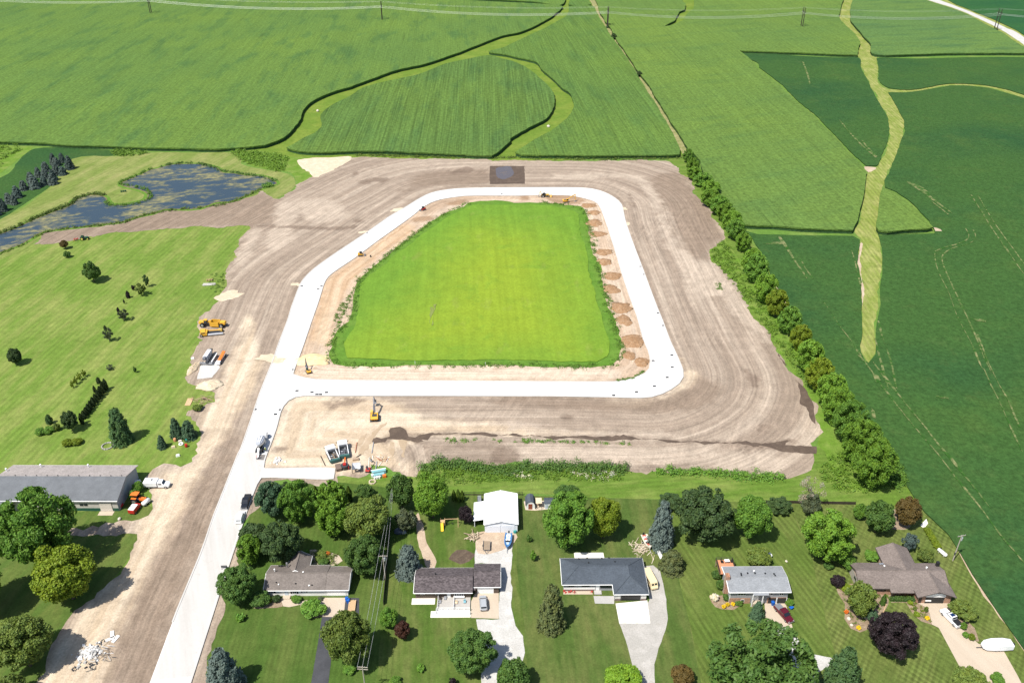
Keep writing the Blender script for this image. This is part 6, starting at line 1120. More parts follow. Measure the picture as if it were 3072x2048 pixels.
def wheel(par, x, y, r=.38, w=.26, rim=True):
    s = 1 if y > 0 else -1; o = MB().cyl((x, y - w / 2, r), (x, y + w / 2, r), r, r, 14).build("wheel", M_TYRE, par)
    if rim: MB().cyl((x, y + s * (w / 2 - .02), r), (x, y + s * (w / 2 + .02), r), r * .6, r * .55, 10).build("rim", M_RIM, o)
    return o
def lamps(par, xf, xb, y, z):
    for s in (-1, 1):
        MB().box((xf, s * y, z), (.08, .32, .18)).build("headlight", M_LAMP, par); MB().box((xb, s * (y + .08), z + .05), (.08, .2, .28)).build("tail_light", M_TAIL, par)
def pickup(label, px, head, mat, bed=M_BLACK, cover=True, roofglass=False, name="pickup_truck", group=None):
    o = root(name, label, "pickup truck", px, head, group)
    shell("body", [(-2.9, .94, .5, 1.12), (-2.85, .98, .42, 1.18), (-.75, .99, .42, 1.2), (.9, .99, .42, 1.16), (1.5, .98, .42, 1.14), (2.6, .95, .42, 1.04), (2.88, .88, .5, .92)], mat, o)
    shell("cab", [(-.95, .93, 1.1, 1.3, .92), (-.75, .93, 1.1, 1.88, .86), (.45, .93, 1.1, 1.9, .86), (.7, .94, 1.1, 1.8, .86), (1.35, .95, 1.08, 1.17, .95)], mat, o)
    MB().add([(.78, -.78, 1.78), (1.36, -.86, 1.2), (1.36, .86, 1.2), (.78, .78, 1.78), (.74, -.78, 1.74), (1.3, -.86, 1.16), (1.3, .86, 1.16), (.74, .78, 1.74)], [(0, 1, 2, 3), (4, 7, 6, 5), (0, 4, 5, 1), (1, 5, 6, 2), (2, 6, 7, 3), (3, 7, 4, 0)]).build("windshield", M_CARGLASS, o)
    MB().box((-.92, 0, 1.6), (.06, 1.45, .38), 0, .25).build("rear_window", M_CARGLASS, o)
    for s in (-1, 1): MB().box((.0, s * .90, 1.58), (1.5, .06, .40), 0, 0, -s * .15).build("side_window", M_CARGLASS, o); MB().box((1.0, s * 1.08, 1.3), (.14, .2, .2)).build("mirror", mat, o)
    if cover: MB().box((-1.92, 0, 1.205), (1.85, 1.72, .06)).build("bed_cover", bed, o)
    else: MB().box((-1.92, 0, 1.19), (1.85, 1.6, .04)).build("bed_floor", bed, o)
    if roofglass: MB().box((-.1, 0, 1.905), (.9, 1.15, .03)).build("roof_glass", paint("blue_tinted_glass", (0.012, 0.03, 0.10), .08), o)
    MB().box((2.92, 0, .58), (.14, 1.85, .24)).build("bumper", M_CHROME, o); MB().box((-2.93, 0, .56), (.14, 1.85, .22)).build("bumper", M_CHROME, o)
    for x in (-1.85, 1.85):
        for y in (-.88, .88): wheel(o, x, y)
    lamps(o, 2.82, -2.88, .68, .86); return o
def suv(label, px, head, mat, name="car", L_=4.9, H_=1.72, cat="car"):
    o = root(name, label, cat, px, head); k = L_ / 4.9
    shell("body", [(-2.4 * k, .84, .5, .98), (-2.3 * k, .93, .4, 1.04), (-.5, .95, .4, 1.06), (1.1 * k, .95, .4, 1.02), (2.1 * k, .9, .4, .92), (2.42 * k, .78, .5, .78)], mat, o)
    shell("cabin", [(-2.28 * k, .84, .98, 1.2, .9), (-2.0 * k, .86, .98, H_ - .08, .84), (-.8 * k, .87, .98, H_, .84), (.3 * k, .87, .98, H_ - .02, .84), (1.35 * k, .88, .98, 1.06, .93)], mat, o)
    MB().add([(.42 * k, -.7, H_ - .1), (1.32 * k, -.8, 1.1), (1.32 * k, .8, 1.1), (.42 * k, .7, H_ - .1), (.36 * k, -.7, H_ - .16), (1.26 * k, -.8, 1.04), (1.26 * k, .8, 1.04), (.36 * k, .7, H_ - .16)], [(0, 1, 2, 3), (4, 7, 6, 5), (0, 4, 5, 1), (1, 5, 6, 2), (2, 6, 7, 3), (3, 7, 4, 0)]).build("windshield", M_CARGLASS, o)
    MB().box((-2.17 * k, 0, 1.38), (.06, 1.35, .42), 0, .36).build("rear_window", M_CARGLASS, o)
    for s in (-1, 1):
        MB().box((-.7 * k, s * .85, 1.36), (2.5 * k, .06, .36), 0, 0, -s * .12).build("side_window", M_CARGLASS, o); MB().box((1.0 * k, s * 1.0, 1.12), (.14, .18, .16)).build("mirror", mat, o)
        MB().cyl((-1.7 * k, s * .66, H_ + .02), (.1, s * .66, H_ + .02), .025, .025, 4).build("roof_rail", M_CHROME, o)
    for x in (-1.45 * k, 1.45 * k):
        for y in (-.82, .82): wheel(o, x, y, .34, .24)
    lamps(o, 2.3 * k, -2.36 * k, .6, .74); return o
ROADH = math.degrees(ang_px((578, 2025), (700, 1651)))
pickup("black pickup parked on the right edge of the road beside the grove", (739, 1510), ROADH + 180, P_BLACK, M_BLACK)
suv("white sport utility car parked behind the black pickup on the road", (722, 1556), ROADH, P_WHITE, "car", 5.1, 1.85)
suv("silver car parked on the tan pad of the brown house", (1450, 1813), 92, P_SILVER)
pickup("maroon pickup with grey bed cover in front of the raised grey house", (2350, 1845), -70, P_MAROON, M_MIDGREY)
pickup("white pickup with dark roof glass and black bed cover on the far right driveway", (2851, 1858), 107, P_WHITE, M_BLACK, True, True)
# cream van beside the third house
o = root("van", "cream coloured van squeezed beside the slate blue roofed house", "van", (1950, 1745), -78)
shell("body", [(-3.0, .98, .5, 2.3, .92), (-2.9, 1.02, .45, 2.42, .9), (1.9, 1.02, .45, 2.45, .9), (2.3, 1.0, .45, 2.2, .9), (2.75, .98, .45, 1.25, .95), (3.1, .9, .5, 1.0, .95)], P_CREAM, o)
for s in (-1, 1): MB().box((.0, s * 1.0, 1.75), (3.6, .06, .4)).build("side_window", M_CARGLASS, o); MB().box((2.5, s * .42, 1.75), (.06, .6, .45), 0, -.5).build("windshield", M_CARGLASS, o)
for x in (-1.9, 2.0):
    for y in (-.9, .9): wheel(o, x, y, .38)
lamps(o, 3.05, -3.0, .65, .85)
# white service truck near the barn
o = root("service_truck", "white utility truck with enclosed body beside the long barn", "truck", (474, 1459), -3)
MB().box((-1.6, 0, .8), (4.3, 1.0, .3)).build("chassis", M_UNDER, o); shell("cargo_body", [(-3.7, 1.2, 1.0, 2.4, .96), (-3.6, 1.22, .9, 2.5, .96), (.2, 1.22, .9, 2.5, .96), (.3, 1.2, 1.0, 2.4, .96)], P_WHITE, o)
shell("cab", [(.4, 1.0, .6, 1.5), (.5, 1.0, .5, 2.2, .86), (1.7, 1.0, .5, 2.2, .86), (2.3, 1.0, .5, 1.45, .95), (3.4, .95, .5, 1.3, .92), (3.7, .85, .6, 1.1)], P_WHITE, o)
MB().box((2.05, 0, 1.85), (.08, 1.6, .75), 0, -.7).build("windshield", M_CARGLASS, o); MB().box((-1.4, .2, 2.52), (.6, .6, .06)).build("roof_hatch", M_BLACK, o)
for s in (-1, 1): MB().box((1.2, s * .97, 1.75), (.9, .08, .5)).build("side_window", M_CARGLASS, o)
for x in (-2.2, 2.7):
    for y in (-.95, .95): wheel(o, x, y, .46, .3)
lamps(o, 3.6, -3.72, .6, 1.0)
# orange tractor and red truck by the barn
def tractor(name, label, px, head, mat, canopy=None, s=1.0, hub=M_RIM):
    o = root(name, label, "tractor", px, head)
    MB().box((.9 * s, 0, 1.05 * s), (1.7 * s, .8 * s, .65 * s), tx=.96, ty=.85).build("hood", mat, o, bevel=.06); MB().box((-.5 * s, 0, .85 * s), (1.5 * s, .9 * s, .5 * s)).build("frame", M_DKGREY, o)
    for y in (-1, 1):
        w = MB().cyl((-.8 * s, y * .62 * s, .8 * s), (-.8 * s, y * 1.05 * s, .8 * s), .8 * s, .8 * s, 14).build("rear_wheel", M_TYRE, o); MB().cyl((-.8 * s, y * 1.03 * s, .8 * s), (-.8 * s, y * 1.08 * s, .8 * s), .45 * s, .45 * s, 10).build("rim", hub, w)
        w = MB().cyl((1.4 * s, y * .55 * s, .5 * s), (1.4 * s, y * .82 * s, .5 * s), .5 * s, .5 * s, 12).build("front_wheel", M_TYRE, o); MB().cyl((1.4 * s, y * .8 * s, .5 * s), (1.4 * s, y * .85 * s, .5 * s), .28 * s, .28 * s, 10).build("rim", hub, w)
        MB().box((-.8 * s, y * .8 * s, 1.65 * s), (1.2 * s, .5 * s, .1 * s)).build("fender", mat, o)
    MB().box((-.75 * s, 0, 1.35 * s), (.5 * s, .5 * s, .2 * s)).box((-1.0 * s, 0, 1.6 * s), (.12 * s, .5 * s, .5 * s)).build("seat", M_BLACK, o); MB().cyl((-.2 * s, 0, 1.2 * s), (-.3 * s, 0, 1.65 * s), .04, .04, 6).cyl((-.3 * s, 0, 1.65 * s), (-.33 * s, 0, 1.68 * s), .22 * s, .22 * s, 10).build("steering_wheel", M_BLACK, o)
    MB().cyl((1.3 * s, .2 * s, 1.3 * s), (1.3 * s, .2 * s, 2.0 * s), .05 * s, .05 * s, 6).build("exhaust", M_DKGREY, o)
    if canopy:
        MB().box((-.7 * s, 0, 2.5 * s), (1.7 * s, 1.4 * s, .1 * s)).build("canopy", canopy, o)
        for x in (-1.2, -.1):
            for y in (-.6, .6): MB().cyl((x * s, y * s, 1.2 * s), (x * s, y * s, 2.5 * s), .04, .04, 5).build("canopy_post", M_DKGREY, o)
    return o
tractor("tractor", "orange tractor with orange canopy beside the barn", (420, 1505), -10, P_ORG, P_ORG, 1.25)
o = root("storage_tank", "white tank on wheels in front of the orange tractor", "tank", (440, 1512), 60)
MB().cyl((-1.1, 0, 1.0), (1.1, 0, 1.0), .65, .65, 14).ball((-1.1, 0, 1.0), .63, 10, 6, (.4, 1, 1)).ball((1.1, 0, 1.0), .63, 10, 6, (.4, 1, 1)).build("tank", M_WHITE, o, True); MB().box((0, 0, .4), (2.4, .8, .12)).build("frame", M_DKGREY, o)
for x in (-.6, .6):
    for y in (-.55, .55): wheel(o, x, y, .3, .2)
o = root("box_truck", "small red truck with white roof panels near the barn corner", "truck", (406, 1530), 78)
shell("body", [(-2.0, .92, .5, 1.6, .95), (-1.9, .95, .45, 1.75, .95), (.6, .95, .45, 1.75, .95), (1.2, .92, .45, 1.25, .95), (2.0, .85, .5, 1.0)], M_RED, o); MB().box((-1.2, 0, 1.79), (1.4, 1.7, .06)).build("roof_panel", M_WHITE, o); MB().box((.15, 0, 1.79), (1.0, 1.7, .06)).build("roof_panel", M_WHITE, o); MB().box((.95, 0, 1.45), (.07, 1.5, .5), 0, -.6).build("windshield", M_CARGLASS, o)
for x in (-1.3, 1.3):
    for y in (-.82, .82): wheel(o, x, y, .34)

# ---------------------------------------------------------------- earth movers
def tracks(o, L_, w, gap, h, m=M_DKGREY):
    for s in (-1, 1):
        pr = [(-L_ / 2 + h * .4, 0), (L_ / 2 - h * .4, 0), (L_ / 2, h * .45), (L_ / 2 - h * .35, h), (-L_ / 2 + h * .35, h), (-L_ / 2, h * .45)]
        t = MB().side(pr, s * gap / 2 - w / 2, s * gap / 2 + w / 2).build("track", m, o); flip_fix(t.data)
        for k in range(3): x = (k - 1) * L_ * .32; MB().cyl((x, s * (gap / 2 + w / 2), h * .45), (x, s * (gap / 2 + w / 2 + .04), h * .45), h * .3, h * .3, 8).build("roller", M_MIDGREY, t)
def beam(par, name, a, b, w, h0, h1, m):
    """tapering box beam in the local xz plane"""
    a, b = Vector(a), Vector(b); d = (b - a).normalized(); n = Vector((-d.z, 0, d.x)); q = Vector((0, w / 2, 0))
    mb = MB(); mb.add([a - n * h0 / 2 - q, a + n * h0 / 2 - q, b + n * h1 / 2 - q, b - n * h1 / 2 - q, a - n * h0 / 2 + q, a + n * h0 / 2 + q, b + n * h1 / 2 + q, b - n * h1 / 2 + q], [(0, 1, 2, 3), (7, 6, 5, 4), (0, 4, 5, 1), (1, 5, 6, 2), (2, 6, 7, 3), (3, 7, 4, 0)])
    o = mb.build(name, m, par); flip_fix(o.data); return o
def bucket(par, x, z, s, m, w=1.0):
    pr = [(x - .1 * s, z + .5 * s), (x + .35 * s, z + .35 * s), (x + .3 * s, z - .1 * s), (x - .15 * s, z - .55 * s), (x - .6 * s, z - .6 * s), (x - .55 * s, z - .45 * s), (x - .2 * s, z - .35 * s), (x + .1 * s, z - .05 * s), (x + .1 * s, z + .2 * s)]
    o = MB().side(pr, -w / 2, w / 2).build("bucket", m, par); flip_fix(o.data); return o
def excavator(label, px, head, house_rot, s, body, boomm, elbow, tip, cabm=M_DKGREY, name="excavator", cab_side=1, blade=False, roof=None):
    """tracks, slewing house, cab, boom, stick and bucket; elbow and tip are reach and height of the arm joints (m)"""
    o = root(name, label, "excavator", px, head); tracks(o, 3.6 * s, .6 * s, 2.2 * s, .8 * s)
    MB().cyl((0, 0, .7 * s), (0, 0, 1.0 * s), .8 * s, .8 * s, 14).build("turntable", M_MIDGREY, o)
    hp = bpy.data.objects.new("upper_structure", MB().box((-.55 * s, 0, 1.45 * s), (2.7 * s, 2.4 * s, .9 * s), tx=.97, ty=.95).cyl((-1.75 * s, -1.15 * s, 1.45 * s), (-1.75 * s, 1.15 * s, 1.45 * s), .46 * s, .46 * s, 12).mesh("upper_structure")); hp.data.materials.append(body); link(hp, o); hp.rotation_euler = (0, 0, math.radians(house_rot))
    c = MB().box((.55 * s, cab_side * .75 * s, 2.0 * s), (1.4 * s, .9 * s, 1.5 * s), tx=.85, ty=.9).build("cab", roof or body, hp)
    c = MB().box((.6 * s, cab_side * .75 * s, 2.08 * s), (1.38 * s, .94 * s, .85 * s), tx=.9, ty=.92).build("cab_glass", M_CARGLASS, hp); MB().box((-.7 * s, -.1 * s, 1.93 * s), (1.3 * s, 1.5 * s, .08 * s)).build("engine_deck", M_DKGREY, hp)
    e, t = Vector((elbow[0], 0, elbow[1])), Vector((tip[0], 0, tip[1])); f = Vector((.6 * s, 0, 1.5 * s)); mid = f.lerp(e, .5) + Vector((0, 0, .35 * s))
    beam(hp, "boom", f, mid, .42 * s, .45 * s, .6 * s, boomm); beam(hp, "boom", mid, e, .40 * s, .6 * s, .35 * s, boomm); beam(hp, "stick", e + (e - t).normalized() * .5 * s, t, .32 * s, .5 * s, .25 * s, boomm); bucket(hp, t.x, t.z - .3 * s, 1.1 * s, M_MIDGREY, 1.0 * s)
    for y in (-.3, .3): MB().cyl((.9 * s, y * s, 1.3 * s), tuple(mid + Vector((0, y * s, -.1 * s))), .08 * s, .06 * s, 6).build("hydraulic_cylinder", M_CHROME, hp)
    MB().cyl(tuple(mid + Vector((0, 0, .35 * s))), tuple(e + (e - t).normalized() * .5 * s + Vector((0, 0, .05))), .08 * s, .06 * s, 6).build("hydraulic_cylinder", M_CHROME, hp)
    if blade: MB().box((2.1 * s, 0, .4 * s), (.15 * s, 2.2 * s, .6 * s)).build("dozer_blade", body, o)
    return o
excavator("large yellow excavator with long dark boom below the lower road", (1124, 1256), 93, 0, 1.05, P_YEL, plain("dark_blue_grey_boom", (0.06, 0.066, 0.085), .5), (5.2, 4.9), (7.4, 2.3), cab_side=1, roof=P_CATY)
excavator("small yellow excavator with dark arm at the road junction", (926, 1117), 112, 0, .62, P_YEL, M_DKGREY, (2.9, 4.2), (3.6, .9), cab_side=1, blade=True, roof=plain("dark_green_cab", (0.03, 0.07, 0.06)))
excavator("orange yellow excavator digging at the top of the loop strip", (1698, 607), 8, 0, .80, P_YEL, P_YEL, (4.8, 3.9), (5.0, .7), cab_side=-1)
excavator("small red excavator with raised white arm by the pallet stack", (1105, 1412), 82, 0, .55, M_RED, plain("pale_arm", (0.62, 0.58, 0.48)), (2.7, 3.0), (4.2, 1.1), cab_side=1, blade=True, roof=M_DKGREY)
def skid(label, px, head, mat, name="track_loader", s=1.0):
    o = root(name, label, "loader", px, head); tracks(o, 2.2 * s, .4 * s, 1.5 * s, .65 * s); MB().box((-.35 * s, 0, .95 * s), (1.9 * s, 1.3 * s, .7 * s), tx=.9).build("body", mat, o, bevel=.05)
    MB().box((.15 * s, 0, 1.6 * s), (1.1 * s, 1.0 * s, 1.0 * s), tx=.9, ty=.9).build("cab", M_DKGREY, o); MB().box((.15 * s, 0, 2.12 * s), (1.2 * s, 1.1 * s, .08 * s)).build("cab_roof", M_BLACK, o); MB().box((.7 * s, 0, 1.6 * s), (.05 * s, .85 * s, .7 * s)).build("cab_glass", M_CARGLASS, o)
    for y in (-.72, .72): beam(o, "lift_arm", (-1.1 * s, 0, 1.5 * s), (1.5 * s, 0, .55 * s), .14 * s, .22 * s, .18 * s, mat).location = (0, y * s, 0)
    bucket(o, 1.9 * s, .45 * s, .9 * s, M_MIDGREY, 1.8 * s); return o
skid("yellow compact track loader on the sandy strip beside the left road", (1082, 768), 10, P_YEL)
skid("small red loader on the sand at the upper left bend of the loop", (1270, 631), 215, M_RED, "track_loader", .95)
o = root("backhoe_loader", "yellow and white backhoe loader on the upper road edge", "loader", (1635, 591), 5)
MB().box((.9, 0, 1.3), (2.2, 1.0, .8), ty=.85).build("hood", P_CATY, o, bevel=.06); MB().box((-.6, 0, 2.0), (1.5, 1.4, 1.5), tx=.9, ty=.9).build("cab_glass", M_CARGLASS, o); MB().box((-.6, 0, 2.8), (1.7, 1.6, .12)).build("cab_roof", M_WHITE, o); MB().box((-.2, 0, .85), (3.8, .9, .35)).build("frame", M_DKGREY, o)
for y in (-.85, .85): wheel(o, -1.2, y, .75, .45); wheel(o, 1.5, y, .5, .35)
for y in (-.5, .5): beam(o, "lift_arm", (.6, 0, 1.5), (2.9, 0, .7), .14, .25, .2, P_CATY).location = (0, y, 0)
bucket(o, 3.2, .55, 1.0, P_CATY, 2.2); beam(o, "boom", (-1.7, 0, 1.0), (-2.6, 0, 3.4), .25, .35, .25, P_CATY); beam(o, "stick", (-2.6, 0, 3.4), (-3.3, 0, 1.4), .2, .28, .2, P_CATY); bucket(o, -3.3, 1.1, .7, M_MIDGREY, .6)
for y in (-1, 1): MB().cyl((-1.9, 0, .8), (-2.2, y * 1.3, .05), .09, .09, 6).build("stabiliser", M_DKGREY, o)
# scraper: tractor unit, gooseneck, bowl, rear engine
o = root("scraper", "yellow wheel tractor scraper parked at the edge of the left lawn", "scraper", (636, 978), 172); s = 1.0
MB().box((3.6, 0, 1.7), (2.6, 1.7, 1.0), tx=.9, ty=.85).build("hood", P_YEL, o, bevel=.1); MB().box((2.0, .45, 2.3), (1.2, 1.2, 1.4), tx=.85).build("cab", M_DKGREY, o); MB().box((2.0, .45, 3.05), (1.4, 1.4, .1)).build("cab_roof", P_YEL, o); beam(o, "gooseneck", (1.6, 0, 1.9), (-.2, 0, 2.4), .8, .7, .6, P_YEL)
MB().box((-1.6, 1.25, 1.5), (3.4, .18, 1.9)).build("bowl_side", P_YEL, o); MB().box((-1.6, -1.25, 1.5), (3.4, .18, 1.9)).build("bowl_side", P_YEL, o); MB().box((-1.6, 0, .6), (3.3, 2.4, .15)).build("bowl_floor", M_MIDGREY, o); MB().box((.1, 0, 1.5), (.2, 2.5, 1.6)).build("apron", P_YEL, o); MB().box((-3.3, 0, 1.6), (.2, 2.5, 1.7)).build("ejector", P_YEL, o); MB().box((-4.7, 0, 1.9), (2.3, 1.9, 1.1), tx=.9, ty=.85).build("rear_engine", P_YEL, o, bevel=.1)
for x in (3.2, -4.4):
    for y in (-1.25, 1.25): wheel(o, x, y, .95, .75)
# paver with roller and cut-off screed
o = root("road_grader", "yellow machine with dark frame and long grey steel roller below the scraper", "roller", (636, 1003), 5)
MB().box((-3.2, .6, 1.4), (2.2, 1.6, 1.3), tx=.9).build("engine_box", P_YEL, o, bevel=.08); MB().box((-2.9, -1.0, 1.3), (2.0, 1.3, 1.5), tx=.88).build("cab", P_YEL, o, bevel=.08); MB().box((-2.9, -1.0, 1.75), (1.5, 1.34, .5)).build("cab_glass", M_CARGLASS, o); MB().box((-1.7, -.2, 1.2), (.5, 2.8, 1.2)).build("mast", P_YEL, o)
MB().box((1.0, 1.4, .9), (5.0, .5, .4)).build("frame_rail", P_YEL, o); MB().box((.8, .5, .8), (4.6, .9, .5)).build("frame", M_DKGREY, o); MB().cyl((-1.2, -1.1, .6), (4.4, -.8, .6), .5, .5, 14).build("drum", M_STEEL, o); MB().box((3.2, 1.2, 1.1), (1.3, 1.0, .9), tx=.8).build("rear_engine", P_CATY, o)
for x, y in ((-3.6, 1.4), (-3.6, -1.6), (3.6, 1.7)): wheel(o, x, y, .6, .4)
# slip-form paver and belt placer
o = root("concrete_paver", "white and steel slip form paver standing on the pale slab", "paver", (628, 1082), 84)
MB().box((1.4, .9, 1.7), (5.2, 1.5, 1.6)).build("engine_house", P_WHITE, o, bevel=.08); MB().box((-.5, -.5, 1.4), (6.0, .9, .8)).build("machine_deck", M_DKGREY, o); MB().box((.4, -1.9, 1.1), (6.0, .35, .5)).build("frame_beam", M_WHITE, o); MB().box((.4, -1.3, 1.1), (6.0, .35, .5)).build("frame_beam", M_DKGREY, o); MB().box((-3.0, 0, .9), (.5, 4.6, .6)).build("screed", M_STEEL, o); MB().box((-1.6, .8, 2.1), (1.6, 1.0, .9)).build("control_stand", M_MIDGREY, o); MB().cyl((3.9, .6, .9), (4.9, .6, 2.3), .5, .6, 10).build("hopper", M_DKGREY, o)
for x in (-2.4, 3.0):
    for y in (-1.6, 1.6): MB().box((x, y, .35), (1.5, .4, .7)).build("track", M_DKGREY, o)
for i in range(4): MB().cyl((-2.0 + i * 1.4, -.5, 1.8), (-2.0 + i * 1.4, -.5, 2.6), .22, .18, 8).build("hydraulic_post", M_MIDGREY, o)
o = root("belt_conveyor", "orange belt conveyor trailer beside the slip form paver", "conveyor", (664, 1082), 82)
beam(o, "belt_frame", (-2.2, 0, 1.0), (3.6, 0, 1.9), 1.1, .4, .35, P_ORG); MB().box((.7, -.75, 1.0), (5.4, .15, .3)).build("side_rail", M_DKGREY, o); MB().box((-2.6, 0, .9), (1.3, 1.5, 1.0)).build("engine_box", P_WHITE, o); MB().box((-1.8, 0, .6), (1.2, 1.8, .3)).build("axle", M_DKGREY, o)
for y in (-.85, .85): wheel(o, -1.8, y, .5, .35); wheel(o, 2.4, y, .4, .3)
# mixer truck discharging on the road
o = root("concrete_mixer_truck", "concrete mixer truck with striped drum standing on the road", "mixer truck", (786, 1338), ROADH)
MB().box((-.2, 0, .95), (8.6, 1.0, .35)).build("chassis", M_UNDER, o); shell("cab", [(2.9, 1.1, .6, 2.3, .9), (3.1, 1.15, .6, 2.75, .9), (4.3, 1.15, .6, 2.75, .88), (4.7, 1.12, .6, 1.8, .92), (5.4, 1.0, .6, 1.6, .92)], P_WHITE, o); MB().box((4.55, 0, 2.25), (.08, 1.9, .8), 0, -.4).build("windshield", M_CARGLASS, o)
prof = [(-3.4, .55, 2.9), (-2.9, .75, 2.85), (-1.4, 1.15, 2.6), (.4, 1.22, 2.35), (1.6, .95, 2.15), (2.4, .4, 2.05)]
mb = MB(); mb.loft([[(x, r * math.cos(a * math.pi / 8), z + r * math.sin(a * math.pi / 8)) for a in range(16)] for x, r, z in prof]); d = mb.build("drum", M_WHITE, o, True); flip_fix(d.data)
for k in range(5):
    a = math.pi * (.15 + .175 * k); q = MB()
    for (x0, r0, z0), (x1, r1, z1) in zip(prof[1:-1], prof[2:]): q.cyl((x0, r0 * 1.01 * math.cos(a), z0 + r0 * 1.01 * math.sin(a)), (x1, r1 * 1.01 * math.cos(a), z1 + r1 * 1.01 * math.sin(a)), .09, .09, 5)
    q.build("drum_stripe", plain("drum_stripe_blue", (0.06, 0.10, 0.20)), d)
MB().cyl((-3.4, 0, 3.1), (-3.5, 0, 3.8), .35, .75, 10).build("charge_hopper", M_GALV, o); beam(o, "chute", (-3.7, 0, 2.2), (-6.0, 0, .5), .5, .12, .12, M_GALV); MB().box((-3.9, 0, 1.3), (.5, 1.8, 1.0)).build("rear_frame", M_DKGREY, o)
for x in (-3.0, -1.8, 4.2):
    for y in (-1.0, 1.0): wheel(o, x, y, .52, .4)
for y in (-1.15, 1.15): MB().box((.2, y, 1.5), (1.5, .25, .8)).build("fender", M_GALV, o)
# two white paving machines
def paving(label, px, head, inner):
    o = root("paving_machine", label, "paver", px, head, "white paving machines"); tracks(o, 5.4, .5, 2.6, .9)
    shell("engine_cover", [(1.0, 1.5, 1.0, 2.5, .9), (1.2, 1.55, .9, 2.75, .88), (2.9, 1.5, .9, 2.7, .86), (3.3, 1.4, 1.0, 2.2, .9)], P_WHITE, o)
    for y in (-1.35, 1.35): MB().box((-1.0, y, 1.45), (4.2, .22, .8)).build("side_frame", P_WHITE, o)
    MB().box((-.9, 0, .95), (3.9, 2.2, .3)).build("hopper_floor", inner, o); MB().box((.6, 0, 1.7), (.7, 2.2, .9)).build("control_panel", M_DKGREY, o); MB().box((-3.2, 0, 1.0), (.7, 3.1, .9)).build("rear_screed", plain("dark_teal_metal", (0.04, 0.12, 0.11)), o)
    for i in range(7): MB().box((-2.5 + i * .5, .55 * (-1) ** i, 1.25 + .1 * (i % 3)), (.4, .55, .45)).build("engine_part", (M_MIDGREY, M_DKGREY, M_GALV)[i % 3], o)
    for i in range(3): MB().cyl((-2.4 + i * 1.1, -1.0, 1.7), (-1.9 + i * 1.1, 1.0, 1.7), .07, .07, 6).build("hydraulic_hose", M_BLACK, o)
    for y in (-1.6, 1.6): MB().cyl((2.4, y, 2.2), (2.4, y * 1.2, 2.5), .1, .1, 6).build("mirror", M_BLACK, o)
paving("left one of two white paving machines near the stub road", (998, 1370), 112, M_WOOD); paving("right one of two white paving machines near the stub road", (1031, 1356), 102, M_MIDGREY)
# tractor by the pond
tractor("tractor", "green tractor working along the soil strip by the pond", (254, 719), 8, plain("tractor_green", (0.02, 0.085, 0.035), .4), None, 1.1, plain("yellow_rim", (0.7, 0.6, 0.12)))
o = root("tillage_implement", "red tillage implement behind the green tractor", "farm implement", (229, 721), 8)
MB().box((0, 0, .8), (2.4, .15, .15)).box((-.6, 0, .8), (.15, 2.8, .15)).box((.5, 0, .8), (.15, 2.8, .15)).build("frame", M_RED, o)
for i in range(7): y = -1.3 + i * .43; MB().cyl((-.6, y, .8), (-.9, y, .05), .05, .03, 5).build("tine", M_RED, o)
for y in (-.7, .7): wheel(o, .2, y, .35, .2)
o = root("hay_rake", "small green farm implement on the pond peninsula", "farm implement", (371, 577), 20)
MB().box((0, 0, .7), (3.0, .15, .15)).box((.9, .5, .6), (.15, 1.8, .12)).build("frame", plain("tractor_green", (0.02, 0.085, 0.035), .4), o)
for i in range(3):
    w = MB().cyl((-1 + i, .5, .5), (-1 + i, .58, .5), .5, .5, 12).build("rake_wheel", M_GREEN, o)

# ---------------------------------------------------------------- boats, trailers, tanks
def boat(label, px, head, hullm, inm, L_=5.6, name="boat", cov=None):
    o = root(name, label, "boat", px, head); w = 1.05
    st = [(-.5, w * .92), (-.2, w), (.15, w * .95), (.35, w * .7), (.47, w * .3), (.5, .03)]
    mb = MB(); mb.loft([[(x * L_, -y, 1.35 + .15 * max(0, x)), (x * L_, -y * .6, .62 + .35 * max(0, x)), (x * L_, 0, .5 + .6 * max(0, x)), (x * L_, y * .6, .62 + .35 * max(0, x)), (x * L_, y, 1.35 + .15 * max(0, x)), (x * L_, y * .8, 1.36 + .15 * max(0, x)), (x * L_, 0, 1.0 + .4 * max(0, x)), (x * L_, -y * .8, 1.36 + .15 * max(0, x))] for x, y in st]); h_ = mb.build("hull", [hullm], o); flip_fix(h_.data)
    MB().prism([(-.47 * L_, -.72), (.1 * L_, -.78), (.3 * L_, -.5), (.3 * L_, .5), (.1 * L_, .78), (-.47 * L_, .72)], 1.16, 1.24).build("deck", inm, o)
    for x in (-.25, .02): MB().box((x * L_, .35, 1.4), (.5, .5, .35)).box((x * L_, -.35, 1.4), (.5, .5, .35)).build("seat", M_WHITE, o)
    MB().box((.14 * L_, 0, 1.6), (.06, 1.3, .35), 0, -.5).build("windscreen", M_CARGLASS, o); MB().box((-.54 * L_, 0, 1.2), (.45, .4, .9)).build("outboard_motor", M_BLACK, o)
    MB().box((.05 * L_, 0, .42), (L_ * .95, .15, .12)).box((-.1 * L_, 0, .42), (.12, 1.7, .1)).cyl((.5 * L_, 0, .42), (.72 * L_, 0, .42), .06, .06, 5).build("trailer_frame", M_GALV, o)
    for y in (-.9, .9): wheel(o, -.12 * L_, y, .32, .2)
boat("blue and white motor boat on a trailer in front of the white shed", (1524, 1629), -98, plain("blue_boat_hull", (0.06, 0.17, 0.36), .3), plain("pale_blue_deck", (0.40, 0.52, 0.62)))
boat("red and cream boat on a trailer by the blue spruce", (1940, 1632), -82, plain("cream_boat_hull", (0.60, 0.56, 0.46), .4), plain("red_boat_deck", (0.42, 0.10, 0.07)), 5.2)
o = root("utility_trailer", "flat wooden utility trailer on the gravel below the white shed", "trailer", (1460, 1640), -94)
